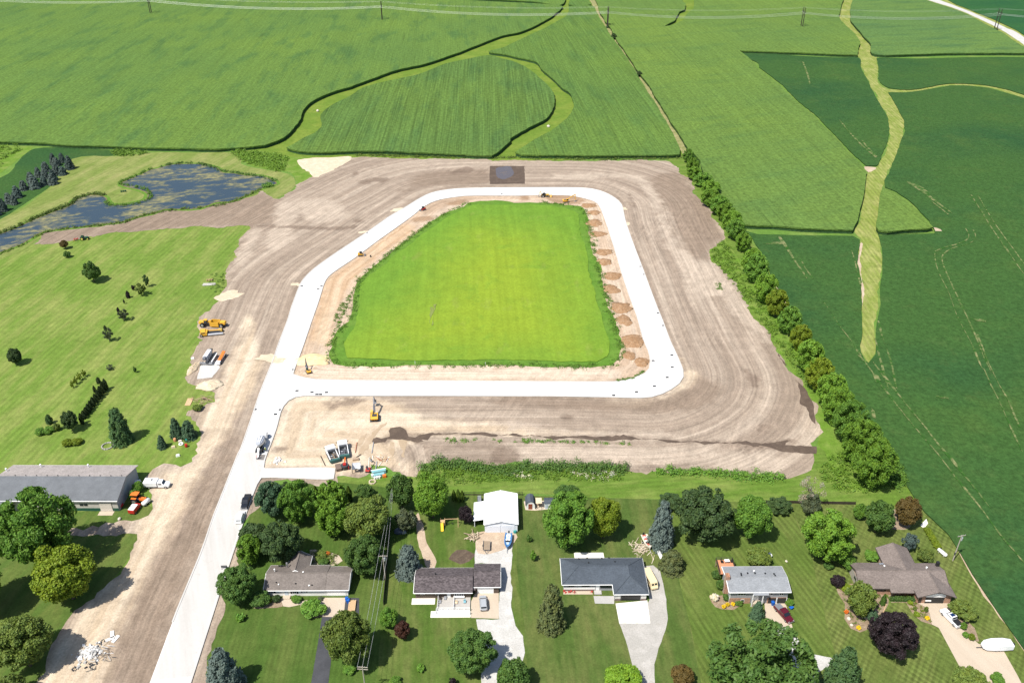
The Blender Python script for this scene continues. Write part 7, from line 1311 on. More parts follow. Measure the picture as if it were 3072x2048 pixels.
b = MB().box((0, 0, .55), (3.4, 1.9, .06)).build("trailer_frame", M_MIDGREY, o)
for i in range(9): MB().box((0, -.84 + i * .21, .61), (3.3, .18, .05)).build("plank", M_WOOD, b)
for y in (-.95, .95): MB().box((0, y, .8), (3.4, .06, .3)).build("side_rail", M_MIDGREY, o); wheel(o, -.2, y * 1.1, .33, .2)
MB().cyl((1.7, .6, .5), (2.9, 0, .5), .06, .06, 5).cyl((1.7, -.6, .5), (2.9, 0, .5), .06, .06, 5).build("drawbar", M_MIDGREY, o)
o = root("covered_boat", "boat under a white cover on a trailer beside the far right driveway", "boat", (2988, 1943), 178)
shell("cover", [(-3.6, .9, .7, 1.6, .7), (-3.4, 1.15, .6, 2.0, .75), (-1.5, 1.25, .55, 2.35, .7), (1.2, 1.25, .55, 2.3, .7), (2.9, 1.1, .6, 1.9, .7), (3.7, .6, .8, 1.5, .7)], plain("white_cover_cloth", (0.76, 0.77, 0.79), .8, 0, .05), o); MB().box((0, 0, .45), (7.0, .9, .15)).build("trailer_frame", M_DKGREY, o); MB().cyl((3.5, 0, .45), (4.9, 0, .45), .08, .08, 5).build("drawbar", M_DKGREY, o); MB().box((-3.85, 0, 1.0), (.5, .5, 1.1)).build("outboard_motor", M_BLACK, o)
for x in (-.5, .4):
    for y in (-1.0, 1.0): wheel(o, x, y, .35, .22)
for px, hd, lab in (((2825, 1662), 112, "white propane tank beside the utility pole on the right"), ((2303, 1664), 112, "white propane tank behind the raised grey house"), ((1980, 1670), 98, "white propane tank beside the olive juniper")):
    o = root("propane_tank", lab, "tank", px, hd, "propane tanks"); MB().cyl((-1.1, 0, .75), (1.1, 0, .75), .5, .5, 14).ball((-1.1, 0, .75), .5, 12, 6, (.8, 1, 1)).ball((1.1, 0, .75), .5, 12, 6, (.8, 1, 1)).build("tank", M_WHITE, o, True); MB().cyl((0, 0, 1.2), (0, 0, 1.4), .16, .16, 8).build("valve_dome", M_GALV, o)
    for x in (-.8, .8): MB().box((x, 0, .15), (.15, .8, .3)).build("foot", M_PADG, o)
# ================================================================ power line, poles, fences, heaps and small things
M_POLE, M_POLE2 = plain("dark_creosote_pole", (0.035, 0.028, 0.025), .9, 0, .25), plain("grey_wood_pole", (0.36, 0.32, 0.27), .9, 0, .2); M_WIRE = plain("aluminium_wire", (0.62, 0.63, 0.62), .4, .2)
LINE = [(454, 46), (1147, 66), (1822, 84), (2404, 86), (2986, 90)]
NAMES = ["leftmost two-legged wooden power pole in the far corn", "second two-legged power pole from the left in the far corn", "two-legged power pole on the fence line between the corn fields", "fourth two-legged power pole, left of the mown waterway", "rightmost two-legged power pole beside the gravel road"]
TOPS = []
for i, (px, lab) in enumerate(zip(LINE, NAMES)):
    p = G(*px); o = empty("power_pole", p, 0, lab, "power pole", "far power line poles")
    for y in (-2.2, 2.2): MB().cyl((0, y, 0), (0, y, 19), .42, .30, 8).build("pole", M_POLE, o)
    MB().box((0, 0, 15.4), (.25, 10.0, .35)).build("crossarm", M_POLE, o)
    for a, b in ((-2.2, 2.2), (2.2, -2.2)): MB().cyl((0, a, 10.5), (0, b, 15.0), .09, .09, 5).build("brace", M_POLE, o)
    for y in (-4.6, 0, 4.6): MB().cyl((0, y, 14.1), (0, y, 15.3), .12, .12, 6).build("insulator", M_GALV, o)
    MB().cyl((0, -2.4, .25), (0, 2.4, .25), 1.3, 1.3, 8).build("base_weeds", LEAF['deep'], o)
    TOPS.append(p)
far = [TOPS[0] + (TOPS[0] - TOPS[1])] + TOPS + [TOPS[-1] + (TOPS[-1] - TOPS[-2])]
def wire(par, a, b, sag, r, m, n=14, name="wire"):
    mb = MB(); pts = [a.lerp(b, k / n) - Vector((0, 0, sag * 4 * (k / n) * (1 - k / n))) for k in range(n + 1)]
    for q, w in zip(pts[:-1], pts[1:]): mb.cyl(q, w, r, r, 4, False)
    return mb.build(name, m, par)
for y, z, r, nm in ((-4.6, 14.1, .05, "nearest"), (0, 14.1, .05, "middle"), (4.6, 14.1, .05, "farthest"), (-2.2, 18.9, .022, "front upper"), (2.2, 18.9, .022, "rear upper")):
    e = empty("power_line", (0, 0, 0), 0, "%s of the sagging wires strung across the far corn fields" % nm, "power line", "far power line wires")
    for a, b in zip(far[:-1], far[1:]): wire(e, a + Vector((0, y, z)), b + Vector((0, y, z)), 4.5 if z < 16 else 3.0, r, M_WIRE)
def utility_pole(label, px, hgt, arm_dir=0, arms=1, trans=True):
    p = G(*px); o = empty("utility_pole", p, math.radians(arm_dir), label, "utility pole"); MB().cyl((0, 0, 0), (0, 0, hgt), .17, .12, 8).build("pole", M_POLE2, o)
    for k in range(arms): MB().box((0, 0, hgt - .3 - k * .7), (2.4, .12, .14)).build("crossarm", M_POLE2, o)
    for x in (-1.1, -.5, .5, 1.1): MB().cyl((x, 0, hgt - .22), (x, 0, hgt), .05, .05, 6).build("insulator", M_GALV, o)
    if trans: MB().cyl((.35, 0, hgt - 1.9), (.35, 0, hgt - .9), .24, .24, 10).build("transformer", M_GALV, o)
    return p + Vector((0, 0, hgt - .1))
t1 = utility_pole("tall grey utility pole at the soybean field edge on the right", (2858, 1681), 9.3, 10)
t2 = utility_pole("grey utility pole with double crossarm at the bottom edge", (1098, 2080), 9.5, -8, 2, False)
t3 = utility_pole("utility pole with transformer between the first two house lots", P(1, 3, (1166, 660))[0], 9.0, 0, 1)
MB().box((-.25, -.1, 2.8), (.3, .25, .6)).build("meter_box", M_DKGREY, [x for x in bpy.data.objects if x.name == "utility_pole"][0])
for i, (dx, dn) in enumerate(((-1.1, "left"), (0.0, "middle"), (1.1, "right"))):
    e = empty("power_line", (0, 0, 0), 0, "%s overhead wire running between the first two house lots" % dn, "power line", "wires between the house lots")
    b = t2 + Vector((dx, 0, 0)); wire(e, t3 + Vector((dx, 0, 0)), b, .7, .022, M_WIRE); wire(e, t3 + Vector((dx, 0, 0)), G(*P(1, 2, (1240, 1250))[0], 9.0), .6, .022, M_WIRE)
# fences
def fence(name, label, a, b, hgt, m, gap=2.4, board=True, cat="fence"):
    A, B = G(*a), G(*b); d = B - A; n = max(2, int(d.length / gap)); o = empty(name, A, math.atan2(d.y, d.x), label, cat); Ln = d.length
    pm = MB().box((0, 0, hgt / 2 + .05), (.12, .12, hgt + .1)).mesh("post"); pm.materials.append(m)
    for i in range(n + 1): q = bpy.data.objects.new("post", pm); link(q, o); q.location = (Ln * i / n, 0, 0)
    if board:
        w = Ln / n; bm = MB().box((0, 0, hgt / 2 + .03), (w - .14, .04, hgt)).mesh("panel"); bm.materials.append(m)
        for i in range(n): q = bpy.data.objects.new("panel", bm); link(q, o); q.location = (w * (i + .5), 0, 0)
    else:
        for z in (.25, hgt * .55, hgt): MB().box((Ln / 2, 0, z), (Ln, .06, .10)).build("rail", m, o)
    return o
fence("board_fence", "dark board fence along the boundary between first and second house", P(1, 3, (1150, 880))[0], P(1, 3, (1214, 150))[0], 1.7, M_DARKTRIM, 2.6)
fence("rail_fence", "low dark fence behind the house lots on the right", P(3, 2, (-40, 1490))[0], P(3, 2, (862, 1508))[0], 1.0, M_DARKTRIM, 3.0)
fence("rail_fence", "low dark fence left of the white shed", P(1, 2, (1860, 1425))[0], P(1, 2, (2035, 1428))[0], 1.2, M_DARKTRIM, 3.0, False)
fence("rail_fence", "low dark fence between white shed and garden sheds", P(2, 2, (80, 1425))[0], P(2, 2, (140, 1426))[0], 1.2, M_DARKTRIM, 2.0, False)
# heaps of soil and sand
def heap(name, label, px, w, d, hgt, m, group=None, cat="heap", seed=0, rz=0.0, sharp=1.0):
    r = np.random.default_rng(seed); p = G(*px); mb = MB(); n, k = 30, 9; secs = []
    ph = r.uniform(0, 6, 4)
    for j in range(k + 1):
        t = j / k; q = (1 - t) * (1 + .0); z = hgt * (1 - q ** 1.6) * sharp
        secs.append([(w / 2 * q * (1 + .13 * math.sin(2 * a + ph[0]) + .09 * math.sin(5 * a + ph[1]) + r.normal(0, .05)) * math.cos(a), d / 2 * q * (1 + .13 * math.sin(3 * a + ph[2]) + r.normal(0, .05)) * math.sin(a), z + (r.normal(0, .14 * hgt) if 0 < j < k else 0) - (.02 if j == 0 else 0)) for a in [2 * math.pi * i / n for i in range(n)]])
    mb.loft(secs); o = mb.build(name, m, None, True); o.location = (p.x, p.y, .06); o.rotation_euler = (0, 0, rz); flip_fix(o.data); return tag(o, label, cat, group)
HE = [P(2, 1, a)[0] + b for a, b in (((725, 335), (150, 45)), ((765, 398), (130, 45)), ((772, 490), (130, 72)), ((805, 585), (145, 55)), ((860, 745), (165, 60)), ((862, 832), (135, 66)), ((935, 955), (165, 80)), ((925, 1075), (150, 88)), ((1012, 1235), (200, 105)), ((1032, 1345), (140, 105)), ((1105, 1520), (215, 100)))] + [P(2, 2, a)[0] + b for a, b in (((1115, 70), (180, 120)), ((1080, 188), (110, 85)), ((1195, 245), (125, 95)))]
for i, (u, v, w, d) in enumerate(HE):
    s = SC(v); heap("soil_heap", "%s brown soil heap from the far end of the strip beside the right road" % ORD[i], (u, v + 3), w * K / s * 1.05, d * K / (s * (v - HOR) * _cp / FPX) * .95, .5 + .2 * (i % 3), M_CLAY, "brown soil heaps beside the right road", "heap", 100 + i)
heap("sand_pile", "large pale sand pile on the edge of the left access track", (629, 1156), 9.0, 7.0, 1.3, M_PALESAND, seed=3); heap("soil_heap", "tan soil heap beside the pale slab at the left lawn edge", P(0, 2, (1715, 305))[0], 3.6, 9.5, 1.2, flat_mat("tan_heap_soil", (0.45, 0.36, 0.25), (0.55, 0.46, 0.33), (0.34, 0.25, 0.16), 1.5), seed=4, rz=-.25)
heap("sand_pile", "flat orange sand pile at the road junction inside the loop", (938, 1080), 15, 9.0, .8, M_ORSAND, seed=5)
def rubble(name, label, px, w, dd, n, m, cat="rubble", stick=False, seed=0):
    r = random.Random(seed); o = empty(name, G(*px), 0, label, cat); ms = []
    for k in range(4):
        q = MB(); q.box((0, 0, 0), (r.uniform(2.0, 3.2), .16, .14)) if stick else q.add([(r.uniform(-.5, -.3), r.uniform(-.5, -.3), -.2), (r.uniform(.3, .55), -.4, -.2), (.4, r.uniform(.3, .5), -.2), (-.35, .4, -.2), (-.3, -.3, r.uniform(.15, .35)), (.3, -.25, .25), (.28, .3, r.uniform(.1, .3)), (-.3, .26, .22)], [(3, 2, 1, 0), (4, 5, 6, 7), (0, 1, 5, 4), (1, 2, 6, 5), (2, 3, 7, 6), (3, 0, 4, 7)])
        me = q.mesh("piece"); me.materials.append(m[k % len(m)]); ms.append(me)
    for i in range(n):
        q = bpy.data.objects.new("branch" if stick else "chunk", ms[i % 4]); link(q, o); x, y = r.gauss(0, w / 4), r.gauss(0, dd / 4); hh = max(0, 1 - math.hypot(x / w, y / dd) * 2)
        k = r.uniform(.35, 1.0) if not stick else r.uniform(.4, .9); q.scale = (k, k, k); q.location = (x, y, .2 * k + r.uniform(0, .7) * hh); q.rotation_euler = (r.uniform(-.3, .3), r.uniform(-.3, .3), r.uniform(0, 6.3))
    return o
M_RUBBLE = plain("white_rubble", (0.70, 0.69, 0.67), .9, 0, .1, .4)
rubble("concrete_rubble", "white heap of broken concrete at the bottom left on the sandy track", P(0, 3, (795, 1300))[0], 5.6, 5.0, 150, [M_RUBBLE, M_CONC2, M_RUBBLE, M_PADG], seed=8)
r_ = random.Random(5); p = G(*P(0, 3, (880, 1340))[0]); o = empty("rebar_tangle", p, 0, "tangle of black bars and mesh beside the white rubble", "scrap")
for i in range(34):
    a, b = Vector((r_.gauss(0, 1.4), r_.gauss(0, 1.3), r_.uniform(.1, .9))), r_.uniform(0, 6.28); l = r_.uniform(.7, 2.0); MB().cyl(a, a + Vector((l * math.cos(b), l * math.sin(b), r_.uniform(-.2, .4))), .06, .06, 4).build("bar", M_DKGREY if i % 3 else M_GALV, o)
for i, (x, y) in enumerate(((890, 1215), (770, 1440), (660, 1440), (820, 1400))):
    q = G(*P(0, 3, (x, y))[0]); sc = empty("scrap_piece", q, 0, ["dark scrap above the white rubble", "dark scrap below the white rubble", "small dark scrap left of the rubble", "bent dark scrap under the rubble tangle"][i], "scrap", "dark scrap by the rubble")
    for k in range(6): a = Vector((r_.gauss(0, .5), r_.gauss(0, .4), r_.uniform(.05, .3))); MB().box(a, (r_.uniform(.4, 1.0), .2, .15), r_.uniform(0, 3), r_.uniform(-.3, .3)).build("fragment", M_DKGREY, sc)
for i, (x, y) in enumerate(((975, 1180), (1020, 1180), (990, 1140))):
    q = G(*P(0, 3, (x, y))[0]); tag(MB().box((0, 0, .12), (2.2, .9, .2), .5 + i * .7).build("concrete_slab_piece", M_CONC), "", "slab"); z = bpy.context.scene.collection.objects[-1]; z.location = q; z["label"] = ["left white slab piece lying above the rubble", "right white slab piece lying above the rubble", "upper white slab piece lying above the rubble"][i]; z["group"] = "white slab pieces"
rubble("rubble_heap", "scatter of white rubble beside the wet concrete near the road", P(1, 2, (210, 1130))[0], 3.4, 3.2, 34, [M_RUBBLE, M_PADG, M_RUBBLE], seed=9)
# brush pile, junk and boards on the left
o = empty("brush_pile", G(*P(0, 2, (1780, 590))[0]), 0, "heap of dry branches and roots beside the sand pile", "brush pile")
for i in range(40):
    a, b = Vector((r_.gauss(0, 1.8), r_.gauss(0, 1.3), r_.uniform(.1, .9))), r_.uniform(-.9, .3); l = r_.uniform(1, 3); MB().cyl(a, a + Vector((l * math.cos(b), l * math.sin(b), r_.uniform(-.3, .4))), .09, .04, 4).build("branch", M_WOOD if i % 2 else plain("reddish_branch", (0.26, 0.16, 0.12), .9), o)
def lone(mb, name, mat, px, label, cat, rz=0.0, group=None, bev=0.0):
    o = mb.build(name, mat, None, False, bev); o.location = G(*px); o.rotation_euler = (0, 0, rz); return tag(o, label, cat, group)
lone(MB().box((0, 0, .1), (1.9, 4.2, .2)), "plywood_sheet", M_LUMBER, P(0, 2, (1668, 605))[0], "tan wooden sheet lying left of the brush pile", "board")
o = empty("lumber_stack", G(*P(0, 1, (1845, 1040))[0]), .06, "stack of grey planks at the edge of the left lawn", "lumber")
for i in range(7): MB().box((r_.uniform(-.3, .3), -.9 + i * .3, .18 + .1 * (i % 2)), (5.2, .26, .16), r_.uniform(-.05, .05)).build("plank", plain("grey_plank", (0.48, 0.46, 0.42), .9), o)
o = empty("log_rack", G(*P(0, 1, (1850, 1005))[0]), 0, "rusty brown rack above the grey planks", "rack")
for y in (-.5, .5): MB().box((0, y, .5), (2.6, .12, .12)).build("rail", M_LUMBER, o)
for x in (-1.1, 0, 1.1): MB().box((x, 0, .35), (.14, 1.2, .7)).build("upright", M_LUMBER, o)
JK = [(1545, 940, "orange tub in the junk heap below the pines", plain("orange_tub", (0.6, 0.28, 0.14)), 0), (1590, 945, "pale sack in the junk heap below the pines", plain("pale_sack", (0.6, 0.53, 0.45)), 1), (1650, 935, "teal barrel in the junk heap below the pines", plain("teal_barrel", (0.03, 0.36, 0.28)), 0), (1598, 968, "white tyre ring in the junk heap", M_WHITE, 2), (1645, 990, "red barrel in the junk heap below the pines", M_RED, 0), (1570, 1070, "white box on the grass below the junk heap", M_WHITE, 1), (1530, 995, "tan crate on the grass left of the junk heap", M_TAN, 1), (1700, 215, "white sack beside the tan soil heap", M_WHITE, 1)]
for x, y, lab, m, kd in JK:
    mb = MB()
    if kd == 0: mb.cyl((0, 0, 0), (0, 0, .55), .42, .5, 10).cyl((0, 0, .55), (0, 0, 1.1), .5, .42, 10)
    elif kd == 1: mb.box((0, 0, .3), (1.2, .8, .6), .4, tx=.8, ty=.7)
    else:
        mb.loft([[((.6 + .2 * math.cos(t)) * math.cos(a), (.6 + .2 * math.cos(t)) * math.sin(a), .25 + .2 * math.sin(t)) for t in [k * math.pi / 3 for k in range(6)]] for a in [j * math.pi / 6 for j in range(13)]], False)
    lone(mb, {0: "barrel", 1: "box", 2: "tyre_ring"}[kd], m, P(0, 2, (x, y + 10))[0], lab, {0: "barrel", 1: "box", 2: "tyre"}[kd])
pad("concrete_slab", P(0, 2, (1775, 250), (1900, 245), (1935, 300), (1870, 390), (1745, 400)), 0.09, M_CONC2, 0.2)
# planting ring and small lawn things
def stone_ring(label, px, R, n, m, name="stone_ring"):
    o = empty(name, G(*px), 0, label, "stone ring"); me = MB().box((0, 0, .2), (2 * math.pi * R / n * .9, .4, .4), tx=.9, ty=.85).mesh("stone"); me.materials.append(m)
    for i in range(n): a = 2 * math.pi * i / n; q = bpy.data.objects.new("stone", me); link(q, o); q.location = (R * math.cos(a), R * math.sin(a), 0); q.rotation_euler = (0, 0, a + math.pi / 2 + rnd.uniform(-.1, .1))
    return o
stone_ring("ring of grey stones around plants below the tall pine", P(0, 2, (950, 995))[0], 1.7, 14, M_GRAVELG); stone_ring("tan stone fire ring at the back fence of the fifth lot", P(3, 3, (660, 65))[0], 1.1, 12, M_TAN)
stone_ring("oval tan soil ring edged with stones beside the tall grass", P(1, 2, (1050, 1312))[0], .9, 10, M_PALESAND)
for i, (c, r, x, y, s) in enumerate(((3, 3, 805, 1005, .9), (3, 3, 955, 1000, .8), (3, 3, 830, 1060, .7), (3, 3, 255, 497, .6), (1, 0, 568, 985, 1.8), (2, 0, 368, 1122, 1.8), (0, 3, 1055, 125, .9))):
    lab = ["large tan boulder at the left edge of the round bed", "tan boulder right of the round bed's middle", "small boulder at the bottom of the round bed", "pale stone on the striped lawn right of the raised house", "white inlet stone in the upper grass waterway", "white inlet stone in the waterway branch", "round stone on the grass beside the barn track"][i]
    o = lone(MB().ball((0, 0, .3 * s), .6 * s, 9, 6, (1.1, .85, .8)), "boulder", plain("pale_boulder", (0.56, 0.50, 0.42), .9, 0, .2, .4), P(c, r, (x, y))[0], lab, "boulder", rnd.uniform(0, 3))
# concrete crew clutter near the stub road
o = root("mortar_mixer", "round dark mixer with orange chute beside the stub road end", "mixer", (1035, 1406), 95)
MB().cyl((0, 0, .3), (0, 0, 1.6), .9, 1.2, 14).build("drum", M_DKGREY, o); MB().box((0, 0, 1.8), (.9, .9, .5)).build("motor", M_RED, o); beam(o, "chute", (.3, 0, 1.7), (5.0, 0, .6), .4, .15, .15, P_ORG); MB().box((.0, -1.2, .8), (1.6, .2, .8)).build("side_guard", M_RED, o)
for a in range(3): MB().cyl((.9 * math.cos(a * 2.1), .9 * math.sin(a * 2.1), 0), (.8 * math.cos(a * 2.1), .8 * math.sin(a * 2.1), .5), .1, .1, 5).build("leg", M_DKGREY, o)
o = root("steel_hopper", "grey steel hopper with sloping sides next to the mixer", "hopper", (1070, 1410), 5)
f = MB(); f.loft([[(-1.3, -1.6, 1.7), (1.3, -1.6, 1.7), (1.3, 1.6, 1.7), (-1.3, 1.6, 1.7)], [(-.3, -.3, .4), (.3, -.3, .4), (.3, .3, .4), (-.3, .3, .4)]], False); q = f.build("funnel", M_STEEL, o)
for x in (-1.2, 1.2):
    for y in (-1.5, 1.5): MB().cyl((x, y, 0), (x, y, 1.7), .08, .08, 5).build("leg", M_DKGREY, o)
lone(MB().box((0, 0, .5), (1.6, 2.6, 1.0)).box((0, 0, 1.03), (1.75, 2.75, .08)), "rusty_bin", plain("rusty_bin_metal", (0.16, 0.115, 0.09), .9), P(1, 2, (752, 1195))[0], "rusty brown bin at the end of the stub road", "bin", .25)
lone(MB().box((0, 0, .35), (2.0, 1.0, .7), tx=.9), "mortar_tub", plain("tan_tub", (0.36, 0.27, 0.19)), P(1, 2, (905, 1115))[0], "shallow brown tub on a wooden frame above the hopper", "tub", .1)
for i, (a, b, m, lab) in enumerate((((950, 1070), (885, 1110), M_DARKTRIM, "dark pole leaning from the right paving machine"), ((595, 1085), (635, 1170), M_DARKTRIM, "dark rod lying left of the paving machines"), ((915, 965), (900, 1055), plain("rust_pipe", (0.36, 0.13, 0.07)), "rusty red pipe standing right of the paving machines"), ((1060, 965), (1045, 1060), M_GALV, "long pale pipe right of the rusty pipe"), ((1090, 1130), (1080, 1200), M_GALV, "short grey pipe above the pallet stack"))):
    A, B = G(*P(1, 2, a)[0]), G(*P(1, 2, b)[0]); tag(MB().cyl(A + Vector((0, 0, .25)), B + Vector((0, 0, .25)), .13, .13, 6).build("pipe", m), lab, "pipe", "loose pipes on the site")
o = root("pallet_stack", "stack of teal wrapped pallets and white tubs by the tall tree", "pallets", (1138, 1425), 12)
MB().box((0, .9, .6), (4.2, 1.0, 1.1)).build("wrapped_pallet", plain("teal_wrap", (0.20, 0.40, 0.42)), o); MB().box((-.2, -.3, .45), (3.4, 1.0, .8)).build("wrapped_pallet", plain("teal_wrap", (0.20, 0.40, 0.42)), o); MB().box((0, 1.6, 1.0), (4.6, .3, .2)).build("board", M_WHITE, o)
for x in (-1.5, -.8, -.1): MB().cyl((x, -1.4, 0), (x, -1.4, .8), .35, .35, 8).build("tub", M_WHITE, o)
MB().box((1.4, -1.2, .4), (1.0, .9, .8)).build("crate", P_ORG, o); MB().box((-2.1, -.2, .5), (.7, .7, 1.0)).build("crate", M_WHITE, o)
rubble("debris_heap", "low scatter of boards and debris above the pallet stack", P(1, 2, (1135, 1115))[0], 4.6, 3.4, 26, [M_LUMBER, M_TAN, M_WHITE, plain("rust_pipe", (0.36, 0.13, 0.07))], "debris", True, 12)
sheet("wet_concrete", L([(tuple(q)) for q in P(1, 2, (40, 1065), (118, 1068), (108, 1116), (34, 1112))], .22, 1.5, 0, False), 0.24, plain("fresh_concrete", (0.17, 0.155, 0.145), .7, 0, .08))
lone(MB().cyl((0, 0, .05), (0, 0, .85), .32, .32, 10).box((0, 0, .9), (.5, .5, .1)), "black_drum", M_BLACK, P(1, 1, (1035, 797))[0], "black drum standing on the sandy strip beside the yellow loader", "drum")
o = root("road_barrier", "small dark barrier standing on the lower road", "barrier", P(0, 3, (1980, 555))[0], 0, None, .22)
for z in (.9, .5): MB().box((0, 0, z), (1.6, .08, .28)).build("board", M_DKGREY, o)
for x in (-.6, .6): MB().cyl((x, -.35, 0), (x, 0, 1.0), .05, .05, 5).build("leg", M_DKGREY, o); MB().cyl((x, .35, 0), (x, 0, 1.0), .05, .05, 5).build("leg", M_DKGREY, o)
# storm inlets and manhole frames in the kerb line
INL = P(1, 2, (560, 537), (592, 537), (645, 519), (517, 518), (385, 505), (238, 672), (15, 670), (195, 712), (355, 318)) + P(1, 1, (428, 1052), (602, 1052), (572, 1076), (1000, 583), (2190, 240)) + P(2, 2, (1145, 515), (1303, 464), (1416, 387), (1460, 297), (1457, 190), (944, 545), (1292, 240)) + P(2, 1, (1180, 880), (1212, 950), (1335, 1290), (1380, 1400))
for i, px in enumerate(INL):
    q = G(*px, .22); o = empty("storm_drain", (q.x, q.y, .226), 0, "%s small dark storm drain in the road, counting from the junction round the loop" % (ORD + ["twenty-fifth", "twenty-sixth"])[i], "drain", "storm drains in the new road"); MB().box((0, 0, .03), (1.1, .8, .06)).build("frame", M_DKGREY, o); MB().box((0, 0, .065), (.9, .6, .02)).build("grate", M_BLACK, o)
# house yard things
lone(MB().box((0, 0, .55), (.6, .65, 1.1), tx=1.15, ty=1.15).box((0, 0, 1.13), (.75, .8, .08)), "recycling_bin", M_BLUE, P(1, 3, (826, 842))[0], "left blue wheeled bin at the first house garage", "bin", 0, "blue bins"); lone(MB().box((0, 0, .55), (.6, .65, 1.1), tx=1.15, ty=1.15).box((0, 0, 1.13), (.75, .8, .08)), "recycling_bin", M_BLUE, P(1, 3, (838, 858))[0], "right blue wheeled bin at the first house garage", "bin", 0, "blue bins")
lone(MB().box((0, 0, .55), (.6, .65, 1.1), tx=1.15, ty=1.15).box((0, 0, 1.13), (.75, .8, .08)), "recycling_bin", M_BLUE, P(3, 3, (133, 878))[0], "blue wheeled bin between the raised house garage openings", "bin", 0, "blue bins")
o = empty("lumber_pile", G(*P(1, 3, (872, 895))[0]), math.radians(90), "pile of new tan lumber on the asphalt beside the first house", "lumber")
for i in range(6):
    for k in range(3): MB().box((r_.uniform(-.1, .1), -.75 + i * .3, .12 + k * .2), (3.4, .27, .17)).build("plank", M_LUMBER, o)
o = root("wheelbarrow", "blue wheelbarrow on the grass right of the maroon pickup", "wheelbarrow", P(3, 3, (297, 915))[0], 30)
f = MB(); f.loft([[(-.3, -.25, .35), (.35, -.2, .35), (.35, .2, .35), (-.3, .25, .35)], [(-.5, -.4, .7), (.6, -.35, .7), (.6, .35, .7), (-.5, .4, .7)]]); f.build("tray", M_BLUE, o); wheel(o, .75, .05, .22, .12)
for y in (-.3, .3): MB().cyl((-1.2, y, .6), (.7, y * .2, .25), .03, .03, 5).build("handle", M_DKGREY, o)
o = root("slide", "yellow slide of the wooden swing set under the bright tree", "slide", P(1, 3, (1665, 205))[0], -88)
MB().add([(-1.0, -.35, 1.6), (1.2, -.35, .15), (1.2, .35, .15), (-1.0, .35, 1.6), (-1.0, -.35, 1.5), (1.2, -.35, .05), (1.2, .35, .05), (-1.0, .35, 1.5)], [(0, 1, 2, 3), (7, 6, 5, 4), (0, 4, 5, 1), (2, 6, 7, 3), (1, 5, 6, 2), (3, 7, 4, 0)]).build("chute", plain("yellow_plastic", (0.75, 0.48, 0.01)), o)
for y in (-.37, .37): MB().box((.1, y, .95), (2.6, .05, .25), 0, .58).build("side_rail", plain("yellow_plastic", (0.75, 0.48, 0.01)), o)
o = root("swing_set", "wooden swing set frame with platform beside the yellow slide", "swing set", P(1, 3, (1700, 185))[0], 0)
MB().box((-.9, .5, 1.5), (1.3, 1.3, .1)).build("platform", M_LUMBER, o); MB().box((1.6, .5, 2.2), (3.8, .14, .14)).build("top_beam", M_LUMBER, o)
for x, y in ((-1.5, -.1), (-.3, -.1), (-1.5, 1.1), (-.3, 1.1)): MB().box((x, y, 1.1), (.12, .12, 2.2)).build("post", M_LUMBER, o)
for y in (-.6, 1.6): MB().cyl((3.4, y, 0), (3.4, .5, 2.2), .07, .07, 5).build("leg", M_LUMBER, o)
for x in (.6, 1.8): MB().box((x, .5, .5), (.5, .2, .05)).cyl((x - .2, .5, .5), (x - .2, .5, 2.2), .02, .02, 4).cyl((x + .2, .5, .5), (x + .2, .5, 2.2), .02, .02, 4).build("swing", M_BLACK, o)
o = root("ride_on_toy", "dark ride-on toy with green and yellow parts in the play corner", "toy", P(3, 3, (1235, 100))[0], 110)
MB().box((0, 0, .4), (1.6, .7, .4)).build("body", M_BLACK, o); MB().box((-.9, .1, .35), (.7, .5, .4)).build("trailer", plain("toy_green", (0.1, 0.5, 0.05)), o); MB().box((-1.4, .5, .3), (.5, .4, .35)).build("tub", plain("yellow_plastic", (0.75, 0.48, 0.01)), o)
for x in (-.5, .5):
    for y in (-.4, .4): wheel(o, x, y, .25, .15, False)
o = root("patio_table", "white and dark patio furniture on the orange deck", "table", P(2, 3, (1940, 503))[0], 0, None, 2.42)
MB().box((0, 0, .72), (1.3, .9, .06)).build("table_top", M_WHITE, o)
for x in (-.5, .5):
    for y in (-.3, .3): MB().cyl((x, y, 0), (x, y, .7), .04, .04, 5).build("leg", M_DKGREY, o)
for x in (-1.3, 1.3): MB().box((x, 0, .45), (.7, .7, .12)).box((x * 1.2, 0, .8), (.1, .7, .6)).build("chair", M_BLACK, o)
for i, (x, y, m, lab) in enumerate(((1315, 345, plain("yellow_plastic", (0.75, 0.48, 0.01)), "yellow and red toy beside the red boat"), (1352, 368, plain("sky_blue_toy", (0.15, 0.5, 0.75)), "sky blue toy near the propane tank"))):
    lone(MB().box((0, 0, .35), (1.0, .8, .5), tx=.7).box((.1, 0, .75), (.4, .6, .4)), "toy_car", m, P(2, 3, (x, y))[0], lab, "toy", .5)
rubble("brushwood_heap", "pale heap of dry brushwood below the red boat", P(2, 3, (1185, 385))[0], 5.0, 6.0, 70, [plain("dry_brushwood", (0.50, 0.42, 0.31), .9), plain("pale_brushwood", (0.60, 0.53, 0.42), .9)], "brush pile", True, 15)
o = root("tarp_heap", "dark tarp covered heap below the grey green tree", "tarp", P(1, 3, (1290, 235))[0], 10)
heapm = MB().ball((0, 0, .3), 1.3, 10, 6, (1.3, .9, .7)).build("tarp", plain("blue_grey_tarp", (0.07, 0.09, 0.12), .5), o, True); MB().box((1.2, -.7, .35), (1.1, .8, .7)).build("crate", M_GALV, o)
o = root("wood_pile", "scattered firewood and junk left of the white shed", "wood pile", P(1, 3, (1945, 280))[0], 10)
